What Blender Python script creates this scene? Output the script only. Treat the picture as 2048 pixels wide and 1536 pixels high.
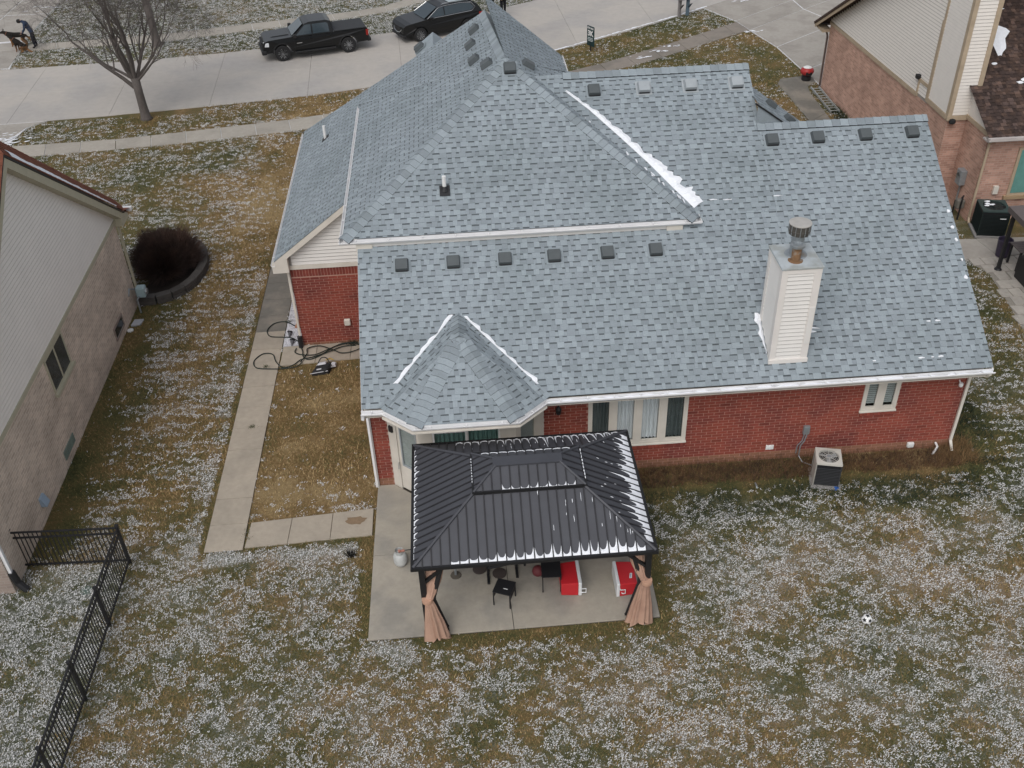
import bpy, bmesh, math, random
import numpy as np
from mathutils import Vector, Matrix
random.seed(7); R=math.radians
sc=bpy.context.scene; COL=sc.collection
for o in list(bpy.data.objects): bpy.data.objects.remove(o)
# ---------------------------------------------------------------- camera
F_PX=1998.47; PIT=0.647755; ROL=-0.036085; YAW=-0.050032
cam=bpy.data.cameras.new('camera'); camo=bpy.data.objects.new('camera',cam); COL.objects.link(camo)
cam.sensor_width=36; cam.lens=F_PX/2048*36; cam.clip_start=.5; cam.clip_end=2000
_r=Vector((math.cos(YAW),math.sin(YAW),0)); _f=Vector((-math.sin(YAW),math.cos(YAW),0)); _z=Vector((0,0,1))
_F=_f*math.cos(PIT)-_z*math.sin(PIT); _U=_f*math.sin(PIT)+_z*math.cos(PIT)
_R=_r*math.cos(ROL)+_U*math.sin(ROL); _U2=-_r*math.sin(ROL)+_U*math.cos(ROL)
camo.matrix_world=Matrix(((_R.x,_U2.x,-_F.x,2.5595),(_R.y,_U2.y,-_F.y,-19.0035),(_R.z,_U2.z,-_F.z,17.3934),(0,0,0,1)))
sc.camera=camo; CAMP=Vector((2.5595,-19.0035,17.3934))
# ---------------------------------------------------------------- overcast sky + weak broad sun
SUN_EL=R(52); SUN_AZ=R(205)
w=bpy.data.worlds.new('World'); sc.world=w; w.use_nodes=True
nt=w.node_tree; nt.nodes.clear()
sky=nt.nodes.new('ShaderNodeTexSky'); sky.sky_type='NISHITA'; sky.sun_disc=False; sky.sun_elevation=SUN_EL; sky.sun_rotation=SUN_AZ
sky.air_density=1.0; sky.dust_density=3.0; sky.ozone_density=1.0
hs=nt.nodes.new('ShaderNodeHueSaturation'); hs.inputs['Saturation'].default_value=.30
bg=nt.nodes.new('ShaderNodeBackground'); bg.inputs['Strength'].default_value=.14
wo=nt.nodes.new('ShaderNodeOutputWorld')
nt.links.new(sky.outputs[0],hs.inputs['Color']); nt.links.new(hs.outputs[0],bg.inputs['Color']); nt.links.new(bg.outputs[0],wo.inputs['Surface'])
sl=bpy.data.lights.new('sun','SUN'); sl.energy=.7; sl.angle=R(35); sl.color=(1,.97,.93)
slo=bpy.data.objects.new('sun',sl); COL.objects.link(slo)
_sd=Vector((math.sin(SUN_AZ)*math.cos(SUN_EL),math.cos(SUN_AZ)*math.cos(SUN_EL),math.sin(SUN_EL)))
slo.rotation_euler=_sd.to_track_quat('Z','Y').to_euler(); slo.location=(0,0,40)
sc.view_settings.view_transform='Standard'; sc.view_settings.look='None'; sc.view_settings.gamma=1; sc.view_settings.exposure=.14
# ---------------------------------------------------------------- materials
MATS={}
def M(name,col,rough=.75,var=.12,scale=4.0,bump=0.0,bscale=60,tone=False,metal=0,spec=.35,col2=None,c2scale=1.2,c2lo=.45,c2hi=.62,coat=0,stretch=None,rnd=0):
    if name in MATS: return MATS[name]
    m=bpy.data.materials.new(name); MATS[name]=m; m.use_nodes=True; n=m.node_tree; L=n.links
    b=n.nodes['Principled BSDF']; b.inputs['Roughness'].default_value=rough; b.inputs['Metallic'].default_value=metal
    b.inputs['Specular IOR Level'].default_value=spec; b.inputs['Coat Weight'].default_value=coat
    g=n.nodes.new('ShaderNodeNewGeometry'); pos=g.outputs['Position']
    if stretch:
        mp=n.nodes.new('ShaderNodeMapping'); mp.inputs['Scale'].default_value=stretch; L.new(pos,mp.inputs['Vector']); pos=mp.outputs[0]
    cur=n.nodes.new('ShaderNodeRGB'); cur.outputs[0].default_value=(*col,1); cur=cur.outputs[0]
    if col2:
        t=n.nodes.new('ShaderNodeTexNoise'); t.inputs['Scale'].default_value=c2scale; t.inputs['Detail'].default_value=6; L.new(pos,t.inputs['Vector'])
        mr=n.nodes.new('ShaderNodeMapRange'); mr.inputs[1].default_value=c2lo; mr.inputs[2].default_value=c2hi; L.new(t.outputs['Fac'],mr.inputs[0])
        mx=n.nodes.new('ShaderNodeMix'); mx.data_type='RGBA'; L.new(mr.outputs[0],mx.inputs['Factor']); L.new(cur,mx.inputs['A']); mx.inputs['B'].default_value=(*col2,1); cur=mx.outputs['Result']
    if var:
        t=n.nodes.new('ShaderNodeTexNoise'); t.inputs['Scale'].default_value=scale; t.inputs['Detail'].default_value=8; t.inputs['Roughness'].default_value=.65; L.new(pos,t.inputs['Vector'])
        mr=n.nodes.new('ShaderNodeMapRange'); mr.inputs[1].default_value=.25; mr.inputs[2].default_value=.75; mr.inputs[3].default_value=1-var; mr.inputs[4].default_value=1+var; L.new(t.outputs['Fac'],mr.inputs[0])
        mx=n.nodes.new('ShaderNodeVectorMath'); mx.operation='SCALE'; L.new(cur,mx.inputs[0]); L.new(mr.outputs[0],mx.inputs['Scale']); cur=mx.outputs[0]
    if tone:
        a=n.nodes.new('ShaderNodeAttribute'); a.attribute_name='tone'
        mx=n.nodes.new('ShaderNodeVectorMath'); mx.operation='SCALE'; L.new(cur,mx.inputs[0]); L.new(a.outputs['Fac'],mx.inputs['Scale']); cur=mx.outputs[0]
    if rnd:
        oi=n.nodes.new('ShaderNodeObjectInfo'); mr=n.nodes.new('ShaderNodeMapRange'); mr.inputs[3].default_value=1-rnd; mr.inputs[4].default_value=1+rnd; L.new(oi.outputs['Random'],mr.inputs[0])
        mx=n.nodes.new('ShaderNodeVectorMath'); mx.operation='SCALE'; L.new(cur,mx.inputs[0]); L.new(mr.outputs[0],mx.inputs['Scale']); cur=mx.outputs[0]
    L.new(cur,b.inputs['Base Color'])
    if bump:
        t=n.nodes.new('ShaderNodeTexNoise'); t.inputs['Scale'].default_value=bscale; t.inputs['Detail'].default_value=4; L.new(pos,t.inputs['Vector'])
        bp=n.nodes.new('ShaderNodeBump'); bp.inputs['Strength'].default_value=bump; bp.inputs['Distance'].default_value=.02; L.new(t.outputs['Fac'],bp.inputs['Height']); L.new(bp.outputs[0],b.inputs['Normal'])
    return m
def glass_mat(name,tint=(.93,.945,.945),gl=.035):
    if name in MATS: return MATS[name]
    m=bpy.data.materials.new(name); MATS[name]=m; m.use_nodes=True; n=m.node_tree; n.nodes.clear(); L=n.links
    tr=n.nodes.new('ShaderNodeBsdfTransparent'); tr.inputs[0].default_value=(*tint,1)
    gs=n.nodes.new('ShaderNodeBsdfGlossy'); gs.inputs['Roughness'].default_value=.03
    lw=n.nodes.new('ShaderNodeLayerWeight'); pw=n.nodes.new('ShaderNodeMath'); pw.operation='POWER'; pw.inputs[1].default_value=4.5; L.new(lw.outputs['Facing'],pw.inputs[0])
    ad=n.nodes.new('ShaderNodeMath'); ad.operation='ADD'; ad.use_clamp=True; ad.inputs[1].default_value=gl; L.new(pw.outputs[0],ad.inputs[0])
    mx=n.nodes.new('ShaderNodeMixShader'); L.new(ad.outputs[0],mx.inputs[0]); L.new(tr.outputs[0],mx.inputs[1]); L.new(gs.outputs[0],mx.inputs[2])
    o=n.nodes.new('ShaderNodeOutputMaterial'); L.new(mx.outputs[0],o.inputs[0]); return m
SHG=(.29,.332,.360)
m_shingle=M('shingle_blue_grey',SHG,.9,.10,30,.35,220,tone=True,col2=(.255,.296,.318),c2scale=.55,c2lo=.42,c2hi=.68,spec=.2)
m_cap=M('ridge_cap_shingle',(.278,.318,.345),.9,.10,25,.35,220,tone=True,spec=.2,col2=(.258,.297,.318),c2scale=2)
m_deck=M('roof_deck',(.13,.155,.17),.9)
m_brick=M('red_brick',(.275,.068,.047),.85,.18,14,.3,120,tone=True,spec=.25,col2=(.20,.052,.042),c2scale=1.1)
m_brickbase=M('weathered_brick',(.27,.135,.085),.9,.2,8,.3,120,tone=True,spec=.2)
m_mortar=M('mortar',(.43,.25,.20),.95,.12,10)
m_white=M('white_gutter',(.76,.76,.765),.5,.06,3,spec=.4,stretch=(1,1,4))
m_cream=M('cream_trim',(.66,.62,.555),.6,.07,2,col2=(.61,.57,.505),c2scale=1.5)
m_siding=M('cream_siding',(.72,.70,.67),.6,.05,2)
m_chtrim=M('pale_trim',(.72,.685,.65),.6,.06,2)
m_dimcurtain=M('interior_ambient_curtain',(.13,.155,.155),.9,.35,3,stretch=(9,1,.4))  # dull cloth colour stands in for ambient light behind the end panes
m_sidingshade=M('siding_shadow_gap',(.30,.285,.27),.8)  # darker backing colour draws the shade lines between siding boards
m_black=M('black_metal',(.018,.018,.02),.45,.1,spec=.4)
m_vent=M('dark_vent',(.085,.097,.102),.55,.12,spec=.35)
m_ventlight=M('light_vent',(.34,.37,.39),.55,.1)
m_plate=M('chimney_plate',(.44,.48,.50),.5,.12,3,col2=(.34,.36,.35),c2scale=2.5)
m_galv=M('galvanised',(.33,.36,.38),.45,.2,6,metal=.5,col2=(.26,.22,.17),c2scale=3,c2lo=.55,c2hi=.75)
m_rust=M('rust',(.20,.115,.06),.8,.3,9,col2=(.26,.25,.23),c2scale=5)
m_fleck=M('frosty_fleck',(.66,.66,.655),.9,.15,20)
m_snow=M('snow',(.82,.84,.88),.85,.06,12,.4,60,spec=.2)
m_glass=glass_mat('window_glass'); m_dark=M('dark_interior',(.015,.02,.02),.9)  # near-black colour stands in for the darkness of unlit rooms
m_curtain=M('sheer_curtain',(.80,.82,.84),.9,.25,3,stretch=(9,1,.4)); m_green_curtain=M('teal_curtain',(.16,.30,.28),.9,.3,2,stretch=(14,14,.3))
m_blind=M('blind_slat',(.36,.39,.38),.6); m_pvc=M('white_pvc',(.75,.75,.74),.5,.04)
def conc(name,col,c2,rnd=.05): return M(name,col,.9,.10,7,.25,90,col2=c2,c2scale=.9,spec=.2,rnd=rnd)
m_walk=conc('walkway_concrete',(.40,.35,.285),(.345,.305,.25)); m_patio=conc('patio_concrete',(.37,.335,.28),(.29,.27,.235),.03)
m_street=M('street_concrete',(.43,.40,.365),.9,.07,3,.2,60,col2=(.38,.36,.34),c2scale=.35,spec=.2,rnd=.03)
m_sidewalk=conc('sidewalk_concrete',(.375,.345,.30),(.33,.305,.265)); m_drive=conc('driveway_concrete',(.36,.335,.30),(.31,.285,.255))
m_jsnow=M('joint_snow',(.62,.62,.63),.9,.2,6)
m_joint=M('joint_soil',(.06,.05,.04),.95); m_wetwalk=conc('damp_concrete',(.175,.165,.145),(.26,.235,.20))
# ---------------------------------------------------------------- mesh helpers
ORG={}
class MB:
    def __init__(s): s.v=[]; s.f=[]; s.m=[]; s.t=[]
    def poly(s,pts,m=0,t=1.0):
        i=len(s.v); s.v+= [tuple(p) for p in pts]; s.f.append(tuple(range(i,i+len(pts)))); s.m.append(m); s.t.append(t)
    def hexa(s,p,m=0,t=1.0):
        i=len(s.v); s.v+=[tuple(q) for q in p]
        for q in ((0,3,2,1),(4,5,6,7),(0,1,5,4),(1,2,6,5),(2,3,7,6),(3,0,4,7)): s.f.append(tuple(i+k for k in q)); s.m.append(m); s.t.append(t)
    def box(s,x0,x1,y0,y1,z0,z1,m=0,t=1.0): s.hexa([(x0,y0,z0),(x1,y0,z0),(x1,y1,z0),(x0,y1,z0),(x0,y0,z1),(x1,y0,z1),(x1,y1,z1),(x0,y1,z1)],m,t)
    def obox(s,c,a,b,n,m=0,t=1.0):
        c=Vector(c);a=Vector(a);b=Vector(b);n=Vector(n)
        s.hexa([c-a-b-n,c+a-b-n,c+a+b-n,c-a+b-n,c-a-b+n,c+a-b+n,c+a+b+n,c-a+b+n],m,t)
    def prism(s,pts,d,m=0,t=1.0):
        d=Vector(d); n=len(pts); i=len(s.v); s.v+=[tuple(p) for p in pts]+[tuple(Vector(p)+d) for p in pts]
        s.f.append(tuple(range(i,i+n))[::-1]); s.f.append(tuple(range(i+n,i+2*n))); s.m+=[m,m]; s.t+=[t,t]
        for k in range(n): s.f.append((i+k,i+(k+1)%n,i+n+(k+1)%n,i+n+k)); s.m.append(m); s.t.append(t)
    def tube(s,pts,r,n=6,m=0,t=1.0,caps=True):
        pts=[Vector(p) for p in pts]; rr=r if isinstance(r,(list,tuple)) else [r]*len(pts)
        up=None; rings=[]
        for k,p in enumerate(pts):
            d=(pts[min(k+1,len(pts)-1)]-pts[max(k-1,0)]).normalized()
            if up is None: up=d.orthogonal().normalized()
            a=(up-d*up.dot(d)); a=a.normalized() if a.length>1e-6 else d.orthogonal().normalized(); up=a; b=d.cross(a)
            i=len(s.v); rings.append(i)
            for j in range(n):
                th=2*math.pi*j/n; s.v.append(tuple(p+(a*math.cos(th)+b*math.sin(th))*rr[k]))
        for q in range(len(rings)-1):
            i,k=rings[q],rings[q+1]
            for j in range(n): s.f.append((i+j,i+(j+1)%n,k+(j+1)%n,k+j)); s.m.append(m); s.t.append(t)
        if caps:
            s.f.append(tuple(rings[0]+j for j in range(n))[::-1]); s.f.append(tuple(rings[-1]+j for j in range(n))); s.m+=[m,m]; s.t+=[t,t]
    def lathe(s,c,prof,n=16,m=0,ax=None,t=1.0):
        c=Vector(c); ax=Vector(ax or (0,0,1)).normalized(); a=ax.orthogonal().normalized() if ax.z<.99 else Vector((1,0,0)); b=ax.cross(a); rings=[]
        for r,z in prof:
            i=len(s.v); rings.append(i)
            for j in range(n):
                th=2*math.pi*j/n; s.v.append(tuple(c+ax*z+(a*math.cos(th)+b*math.sin(th))*r))
        for q in range(len(rings)-1):
            i,k=rings[q],rings[q+1]
            for j in range(n): s.f.append((i+j,i+(j+1)%n,k+(j+1)%n,k+j)); s.m.append(m); s.t.append(t)
        s.f.append(tuple(rings[0]+j for j in range(n))[::-1]); s.f.append(tuple(rings[-1]+j for j in range(n))); s.m+=[m,m]; s.t+=[t,t]
    def build(s,name,mats,parent=None,local=False,smooth=False,bevel=0):
        me=bpy.data.meshes.new(name); off=Vector((0,0,0)) if (local or parent is None) else ORG.get(parent,Vector((0,0,0)))
        me.from_pydata([(x-off.x,y-off.y,z-off.z) for x,y,z in s.v],[],s.f)
        if not isinstance(mats,(list,tuple)): mats=[mats]
        for q in mats: me.materials.append(q)
        me.polygons.foreach_set('material_index',s.m)
        a=me.attributes.new('tone','FLOAT','FACE'); a.data.foreach_set('value',s.t)
        if smooth: me.polygons.foreach_set('use_smooth',[True]*len(s.f))
        me.update()
        o=bpy.data.objects.new(name,me); COL.objects.link(o)
        if parent is not None: o.parent=parent; ORG[o]=off
        if bevel:
            bm=o.modifiers.new('bevel','BEVEL'); bm.width=bevel; bm.segments=2; bm.limit_method='ANGLE'; bm.angle_limit=R(40)
        return o
def recalc(o):
    bm=bmesh.new(); bm.from_mesh(o.data); bmesh.ops.recalc_face_normals(bm,faces=bm.faces); bm.to_mesh(o.data); bm.free(); return o
def tag(o,label,cat,group=None):
    o['label']=label; o['category']=cat
    if group: o['group']=group
    return o
def struct(o,label=None):
    o['kind']='structure'
    if label: o['label']=label
    return o
def stuff(o,label=None,cat=None):
    o['kind']='stuff'
    if label: o['label']=label
    if cat: o['category']=cat
    return o
def thing(name,label,cat,loc=(0,0,0),rotz=0,group=None):
    o=bpy.data.objects.new(name,None); COL.objects.link(o); o.location=loc; o.rotation_euler=(0,0,rotz); o.empty_display_size=.2
    ORG[o]=Vector(loc); return tag(o,label,cat,group)
def clip(poly,region):
    out=poly; n=len(region)
    for i in range(n):
        ax,ay=region[i]; bx,by=region[(i+1)%n]; ex,ey=bx-ax,by-ay
        src=out; out=[]
        for k in range(len(src)):
            p=src[k]; q=src[(k+1)%len(src)]
            dp=ex*(p[1]-ay)-ey*(p[0]-ax); dq=ex*(q[1]-ay)-ey*(q[0]-ax)
            if dp>=-1e-9: out.append(p)
            if (dp>1e-9 and dq<-1e-9) or (dp<-1e-9 and dq>1e-9):
                t=dp/(dp-dq); out.append((p[0]+(q[0]-p[0])*t,p[1]+(q[1]-p[1])*t))
        if len(out)<3: return []
    return out
# ---------------------------------------------------------------- numpy noise
def _hash(ix,iy,seed):
    h=(ix.astype(np.int64)*374761393+iy.astype(np.int64)*668265263+seed*69069)&0x7fffffff
    h=((h^(h>>13))*1274126177)&0x7fffffff
    return ((h^(h>>16))&0xffff)/65535.0
def vnoise(x,y,seed=0):
    ix=np.floor(x);iy=np.floor(y);fx=x-ix;fy=y-iy;fx=fx*fx*(3-2*fx);fy=fy*fy*(3-2*fy)
    a=_hash(ix,iy,seed);b=_hash(ix+1,iy,seed);c=_hash(ix,iy+1,seed);d=_hash(ix+1,iy+1,seed)
    return (a*(1-fx)+b*fx)*(1-fy)+(c*(1-fx)+d*fx)*fy
def fbm(x,y,seed=0,o=4):
    s=0;a=.5
    for k in range(o): s=s+a*vnoise(x*2**k+17.3*k,y*2**k-9.1*k,seed+k);a*=.5
    return s/(1-.5**o)
# ================================================================= GROUND
def interp(xs,ys): return lambda x: np.interp(x,xs,ys)
ST_N=interp([-60,-18.1,-16.4,-11.8,-6.5,-2.4,2.5,7.9,15.2,17.8,24,40],[23.0,26.0,26.1,26.5,27.2,27.8,29.4,31.9,36.5,38.3,43,56])
ST_F=interp([-60,-20,-14.2,-7.4,-.4,5.8,8.1,16,26,40],[30.5,33.5,33.7,34.5,36.1,39.5,40.8,46,53.5,65])
SW_L=interp([-60,-15.6,-12.3,-9.3,-4.4,3.5,11.1,13.3,17.5,24,40],[19.2,22.2,22.4,22.7,23.4,25.6,29.0,30.3,33.0,37.5,49])
SW_U=interp([-60,-16.7,-12.5,-9.5,-4.6,3.0,9.0,10.3,13.6,17.9,24,40],[20.6,23.4,23.5,23.9,24.7,26.7,29.1,29.8,31.8,34.7,39.2,51])
FW_L=interp([-60,-17.3,-12.8,-8.7,-3.7,-1.2,1.6,8,20,40],[33,36.5,36.7,37.8,39.0,39.8,42,46,54,70])
FW_U=interp([-60,-17.6,-13.1,-8.8,-3.8,-1.2,1.4,8,20,40],[34.2,37.6,38.0,39.0,40.1,40.9,43.2,47.4,55.4,71.4])
HARD=[] # polygons with no grass
def pip(x,y,poly):
    ins=np.zeros(x.shape,bool); n=len(poly)
    for i in range(n):
        x1,y1=poly[i][:2]; x2,y2=poly[(i+1)%n][:2]
        if y1==y2: continue
        ins^=((y1>y)!=(y2>y))&(x<(x2-x1)*(y-y1)/(y2-y1)+x1)
    return ins
def hard_mask(x,y):
    m=((y>ST_N(x))&(y<ST_F(x)))|((y>SW_L(x))&(y<SW_U(x))&(x>-60))|((y>FW_L(x))&(y<FW_U(x)))
    for p in HARD: m|=pip(x,y,p)
    return m
WALK=[(-4.09,-1.92),(-3.16,-1.92),(-3.16,5.55),(-3.2,11.5),(-4.12,11.5),(-4.1,5.5)]
CROSS=[(-3.13,-1.86),(-.08,-1.74),(-.08,-.82),(-3.08,-1.02)]
PATIO=[(-.05,-4.92),(6.33,-4.87),(6.4,-1.0),(4.4,-.0),(.0,-.0)]
GPATH=[(-3.13,5.55),(.0,5.75),(.0,6.6),(-3.12,6.55)]
LDRIVE=[(-17.2,23.5),(-16.95,23.55),(-16.7,25.4),(-16.0,26.1),(-26,25.6),(-26,23)]
FDRIVE=[(-20.1,33.55),(-20.75,38.1),(-20.9,46),(-21.5,60),(-30,60),(-30,33.2)]
RDRIVE=[(16.9,37.7),(18.1,35.1),(18.45,33.5),(19.1,30.7),(19.4,27),(19.6,25.2),(29,25.2),(29,46),(23,42.4)]
RWALK=[(18.05,26.35),(19.55,26.6),(19.55,25.75),(19.0,25.2),(18.85,24.3),(18.75,20.0),(18.2,16.0),(17.4,16.0),(17.9,21.0),(17.75,25.8)]
RCONC=[(19.2,9.15),(22.5,9.3),(22.5,10.35),(19.7,10.5),(19.1,11.5),(18.7,11.3)]
RPAV=[(19.35,9.2),(24,9.3),(24,3.2),(19.0,3.2),(19.5,6.2),(19.75,8.2)]
HOUSE=[(-.02,-.02),(.42,-.02),(1.2,-.7),(3.6,-.7),(4.25,-.02),(14.88,-.02),(14.88,15.5),(-2.5,15.5),(-2.5,6.6),(-.02,6.6)]
LHOUSE=[(-8.22,-2.75),(-8.22,9.7),(-22,9.7),(-22,-2.75)]
RHOUSE=[(19.5,24.9),(19.9,15.3),(20.5,13.5),(20.5,11.8),(40,11.8),(40,24.9)]
GRAVEL=[(-3.15,6.55),(-2.52,6.6),(-2.52,12),(-3.15,12)]
BEDRING=[(-8.2,9.6),(-7.2,9.75),(-6.55,10.6),(-6.35,11.7),(-6.7,13.1),(-8.2,13.7)]
HARD+= [WALK,CROSS,PATIO,GPATH,LDRIVE,FDRIVE,RDRIVE,RWALK,RCONC,RPAV,HOUSE,LHOUSE,RHOUSE,GRAVEL,BEDRING]
def boxw(x,y,x0,x1,y0,y1,s=.35):
    f=lambda t:np.clip(t/s+.5,0,1)
    return f(x-x0)*f(x1-x)*f(y-y0)*f(y1-y)
def snow_field(x,y):
    n1=fbm(x*.33+3,y*.33,1,3)-.5; n2=fbm(x*1.5,y*1.7,5,3)-.5
    back=np.clip((-.6-y)/.8,0,1); front=np.clip((y-16)/3,0,1)
    stA=fbm((x+y*.45)*1.1,(y-x*.35)*2.6,11,3)-.5; stB=(fbm(x*.9+.3*y,y*3.3,9,3)-.5)*1.5
    st=stA*back+stB*(1-back)*(1-front)
    row=np.sin(2*np.pi*(y+.06*x+.12*(fbm(x*.9,y*.9,55,2)-.5)*4)/.36)*(1-front)*(1-back)+.55*np.sin(2*np.pi*((y*.8+x*.6)+.9*(fbm(x*.7,y*.7,56,2)-.5))/.5)*back
    s=.5+.11*n1+(.25-.05*front)*n2+.34*st+.11*row
    s=s+.10*back
    s=s+.0*front
    s=s-.42*boxw(x,y,-3.2,.1,.6,6.2,.8)-.12*boxw(x,y,-3.2,.1,-1.2,.6,.8)
    bedn=.45*(fbm(x*1.2,y*1.2,77,2)-.5)
    s=s-.8*boxw(x,y+bedn,5.2,15.2,-.85,.3,.5)-.10*boxw(x,y,5.8,15.5,-2.0,-1.0,.5)
    s=s-.5*boxw(x,y,-9,-7.45,-1.6,10,.7)-.02*boxw(x,y,-7.5,-5.6,-1.6,22,1.2)
    s=s+.10*boxw(x,y,-12,-5.9,-14,-2.1,.3)
    s=s+.16*boxw(x,y,-4.55,-4.2,-2.2,13,.2)-.5*boxw(x,y,-4.2,-4.0,-2.2,13,.1)
    s=s-.28*boxw(x,y,-5.2,-2.6,11,22,1.5)-.2*boxw(x,y,-5,-2,24.5,28,1)
    s=s-.5*boxw(x,y,-.3,6.6,-5.2,-1,.3)+.75*boxw(x,y,-.15,1.0,-5.25,-4.9,.2)+.4*boxw(x,y,-4.2,-.3,-2.35,-1.95,.25)
    s=s-.35*boxw(x,y,-3.2,-.2,-1.95,-1.72,.12)
    s=s+.13*np.clip((y-33)/3,0,1)-.12*boxw(x,y,6,20,25,40,2)-.35*boxw(x,y,14.8,16.2,-1,14,.8)-.1*boxw(x,y,16,20,12,30,1)
    s=s-.6*np.exp(-(((x+11.45)**2+(y-25.8)**2)/.5))
    s=s+.03*boxw(x,y,7,14,-9,-2.5,2)
    return s
def dry_field(x,y):
    d=.49+.55*(fbm(x*.3,y*.3,31,3)-.5)+.7*(fbm(x*1.6,y*1.6,33,3)-.5)
    d=d+.28*boxw(x,y,-3.3,.1,-1,6,.6)+.22*boxw(x,y,-8,-4,2,20,2)-.15*boxw(x,y,-9,-6.6,-2,10,.8)-.30*boxw(x,y,6,19,-2.6,-.9,1)-.25*boxw(x,y,14.8,19,-4,9,1)
    d=d-.35*boxw(x,y,-14,-5.9,-14,-2.1,.5)-.28*np.clip((y-33)/3,0,1)+.18*boxw(x,y,-6,-2,12,28,2)-.12*boxw(x,y,-18,-6,12,24,2)-.15*boxw(x,y,-2.9,0,-1,5.5,.5)*np.clip(x+1.2,0,1)
    d=d+.06*boxw(x,y+.5*(fbm(x*1.2,y*1.2,77,2)-.5),5.4,15,-.8,.3,.4)
    return np.clip(d,0,1)
def lawn_nodes(m,blade):
    m.use_nodes=True; n=m.node_tree; L=n.links; b=n.nodes['Principled BSDF']; b.inputs['Roughness'].default_value=.9; b.inputs['Specular IOR Level'].default_value=.15
    a=n.nodes.new('ShaderNodeAttribute'); a.attribute_name='dry'
    g=n.nodes.new('ShaderNodeNewGeometry')
    t=n.nodes.new('ShaderNodeTexNoise'); t.inputs['Scale'].default_value=9; t.inputs['Detail'].default_value=8; t.inputs['Roughness'].default_value=.75; L.new(g.outputs['Position'],t.inputs['Vector'])
    ad=n.nodes.new('ShaderNodeMath'); ad.operation='MULTIPLY_ADD'; ad.inputs[1].default_value=1.3; L.new(t.outputs['Fac'],ad.inputs[0])
    sb=n.nodes.new('ShaderNodeMath'); sb.operation='SUBTRACT'; sb.inputs[1].default_value=.65; L.new(a.outputs['Fac'],sb.inputs[0]); L.new(sb.outputs[0],ad.inputs[2])
    cr=n.nodes.new('ShaderNodeValToRGB'); e=cr.color_ramp.elements
    k=2.2 if blade else 1.5
    e[0].position=.08; e[0].color=(.036*k,.040*k,.017*k,1); e[1].position=.95; e[1].color=(.19*k,.140*k,.072*k,1)
    for p,c in ((.33,(.066,.061,.025)),(.55,(.094,.071,.031)),(.75,(.130,.084,.038))):
        q=cr.color_ramp.elements.new(p); q.color=(c[0]*k,c[1]*k,c[2]*k,1)
    L.new(ad.outputs[0],cr.inputs[0]); col=cr.outputs[0]
    if not blade:
        s=n.nodes.new('ShaderNodeAttribute'); s.attribute_name='snow'
        t2=n.nodes.new('ShaderNodeTexNoise'); t2.inputs['Scale'].default_value=26; t2.inputs['Detail'].default_value=6; t2.inputs['Roughness'].default_value=.8; t2.inputs['Distortion'].default_value=1.2; L.new(g.outputs['Position'],t2.inputs['Vector'])
        m1=n.nodes.new('ShaderNodeMath'); m1.operation='MULTIPLY_ADD'; m1.inputs[1].default_value=.55; L.new(s.outputs['Fac'],m1.inputs[0]); L.new(t2.outputs['Fac'],m1.inputs[2])
        mr=n.nodes.new('ShaderNodeMapRange'); mr.inputs[1].default_value=.80; mr.inputs[2].default_value=1.05; mr.inputs[4].default_value=.4; L.new(m1.outputs[0],mr.inputs[0])
        mx=n.nodes.new('ShaderNodeMix'); mx.data_type='RGBA'; L.new(mr.outputs[0],mx.inputs['Factor']); L.new(col,mx.inputs['A']); mx.inputs['B'].default_value=(.62,.64,.66,1); col=mx.outputs['Result']
        bp=n.nodes.new('ShaderNodeBump'); bp.inputs['Strength'].default_value=.6; bp.inputs['Distance'].default_value=.05; L.new(t2.outputs['Fac'],bp.inputs['Height']); L.new(bp.outputs[0],b.inputs['Normal'])
    L.new(col,b.inputs['Base Color'])
m_lawn=bpy.data.materials.new('lawn_soil_and_thatch'); lawn_nodes(m_lawn,False)
m_blade=bpy.data.materials.new('grass_blades'); lawn_nodes(m_blade,True)
gx=np.concatenate([[-400,-200,-100,-60],np.arange(-34,34.01,.22),[60,100,200,400]]); gy=np.concatenate([[-200,-100,-50,-25],np.arange(-14,52.01,.22),[70,110,200,500]])
X,Y=np.meshgrid(gx,gy); nx,ny=len(gx),len(gy)
Z=(fbm(X*.8,Y*.8,71,3)-.5)*.045
Z-=.03*np.clip(boxw(X,Y,-3.3,0.1,-1,6.7,.3),0,1)*0
me=bpy.data.meshes.new('lawn'); me.vertices.add(nx*ny); me.vertices.foreach_set('co',np.stack([X,Y,Z],-1).astype(np.float32).ravel())
ii=np.arange((ny-1)*nx).reshape(ny-1,nx)[:,:-1].ravel(); qd=np.stack([ii,ii+1,ii+nx+1,ii+nx],-1).astype(np.int32)
me.loops.add(qd.size); me.loops.foreach_set('vertex_index',qd.ravel()); me.polygons.add(len(qd)); me.polygons.foreach_set('loop_start',np.arange(0,qd.size,4,dtype=np.int32))
for nm_,fld in (('snow',snow_field),('dry',dry_field)):
    at=me.attributes.new(nm_,'FLOAT','POINT'); at.data.foreach_set('value',fld(X.ravel(),Y.ravel()).astype(np.float32))
me.update(calc_edges=True); me.validate(); me.materials.append(m_lawn)
lawn=bpy.data.objects.new('lawn',me); COL.objects.link(lawn); struct(lawn,'winter lawn of brown and green turf dusted with snow')
rng=np.random.default_rng(5)
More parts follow.
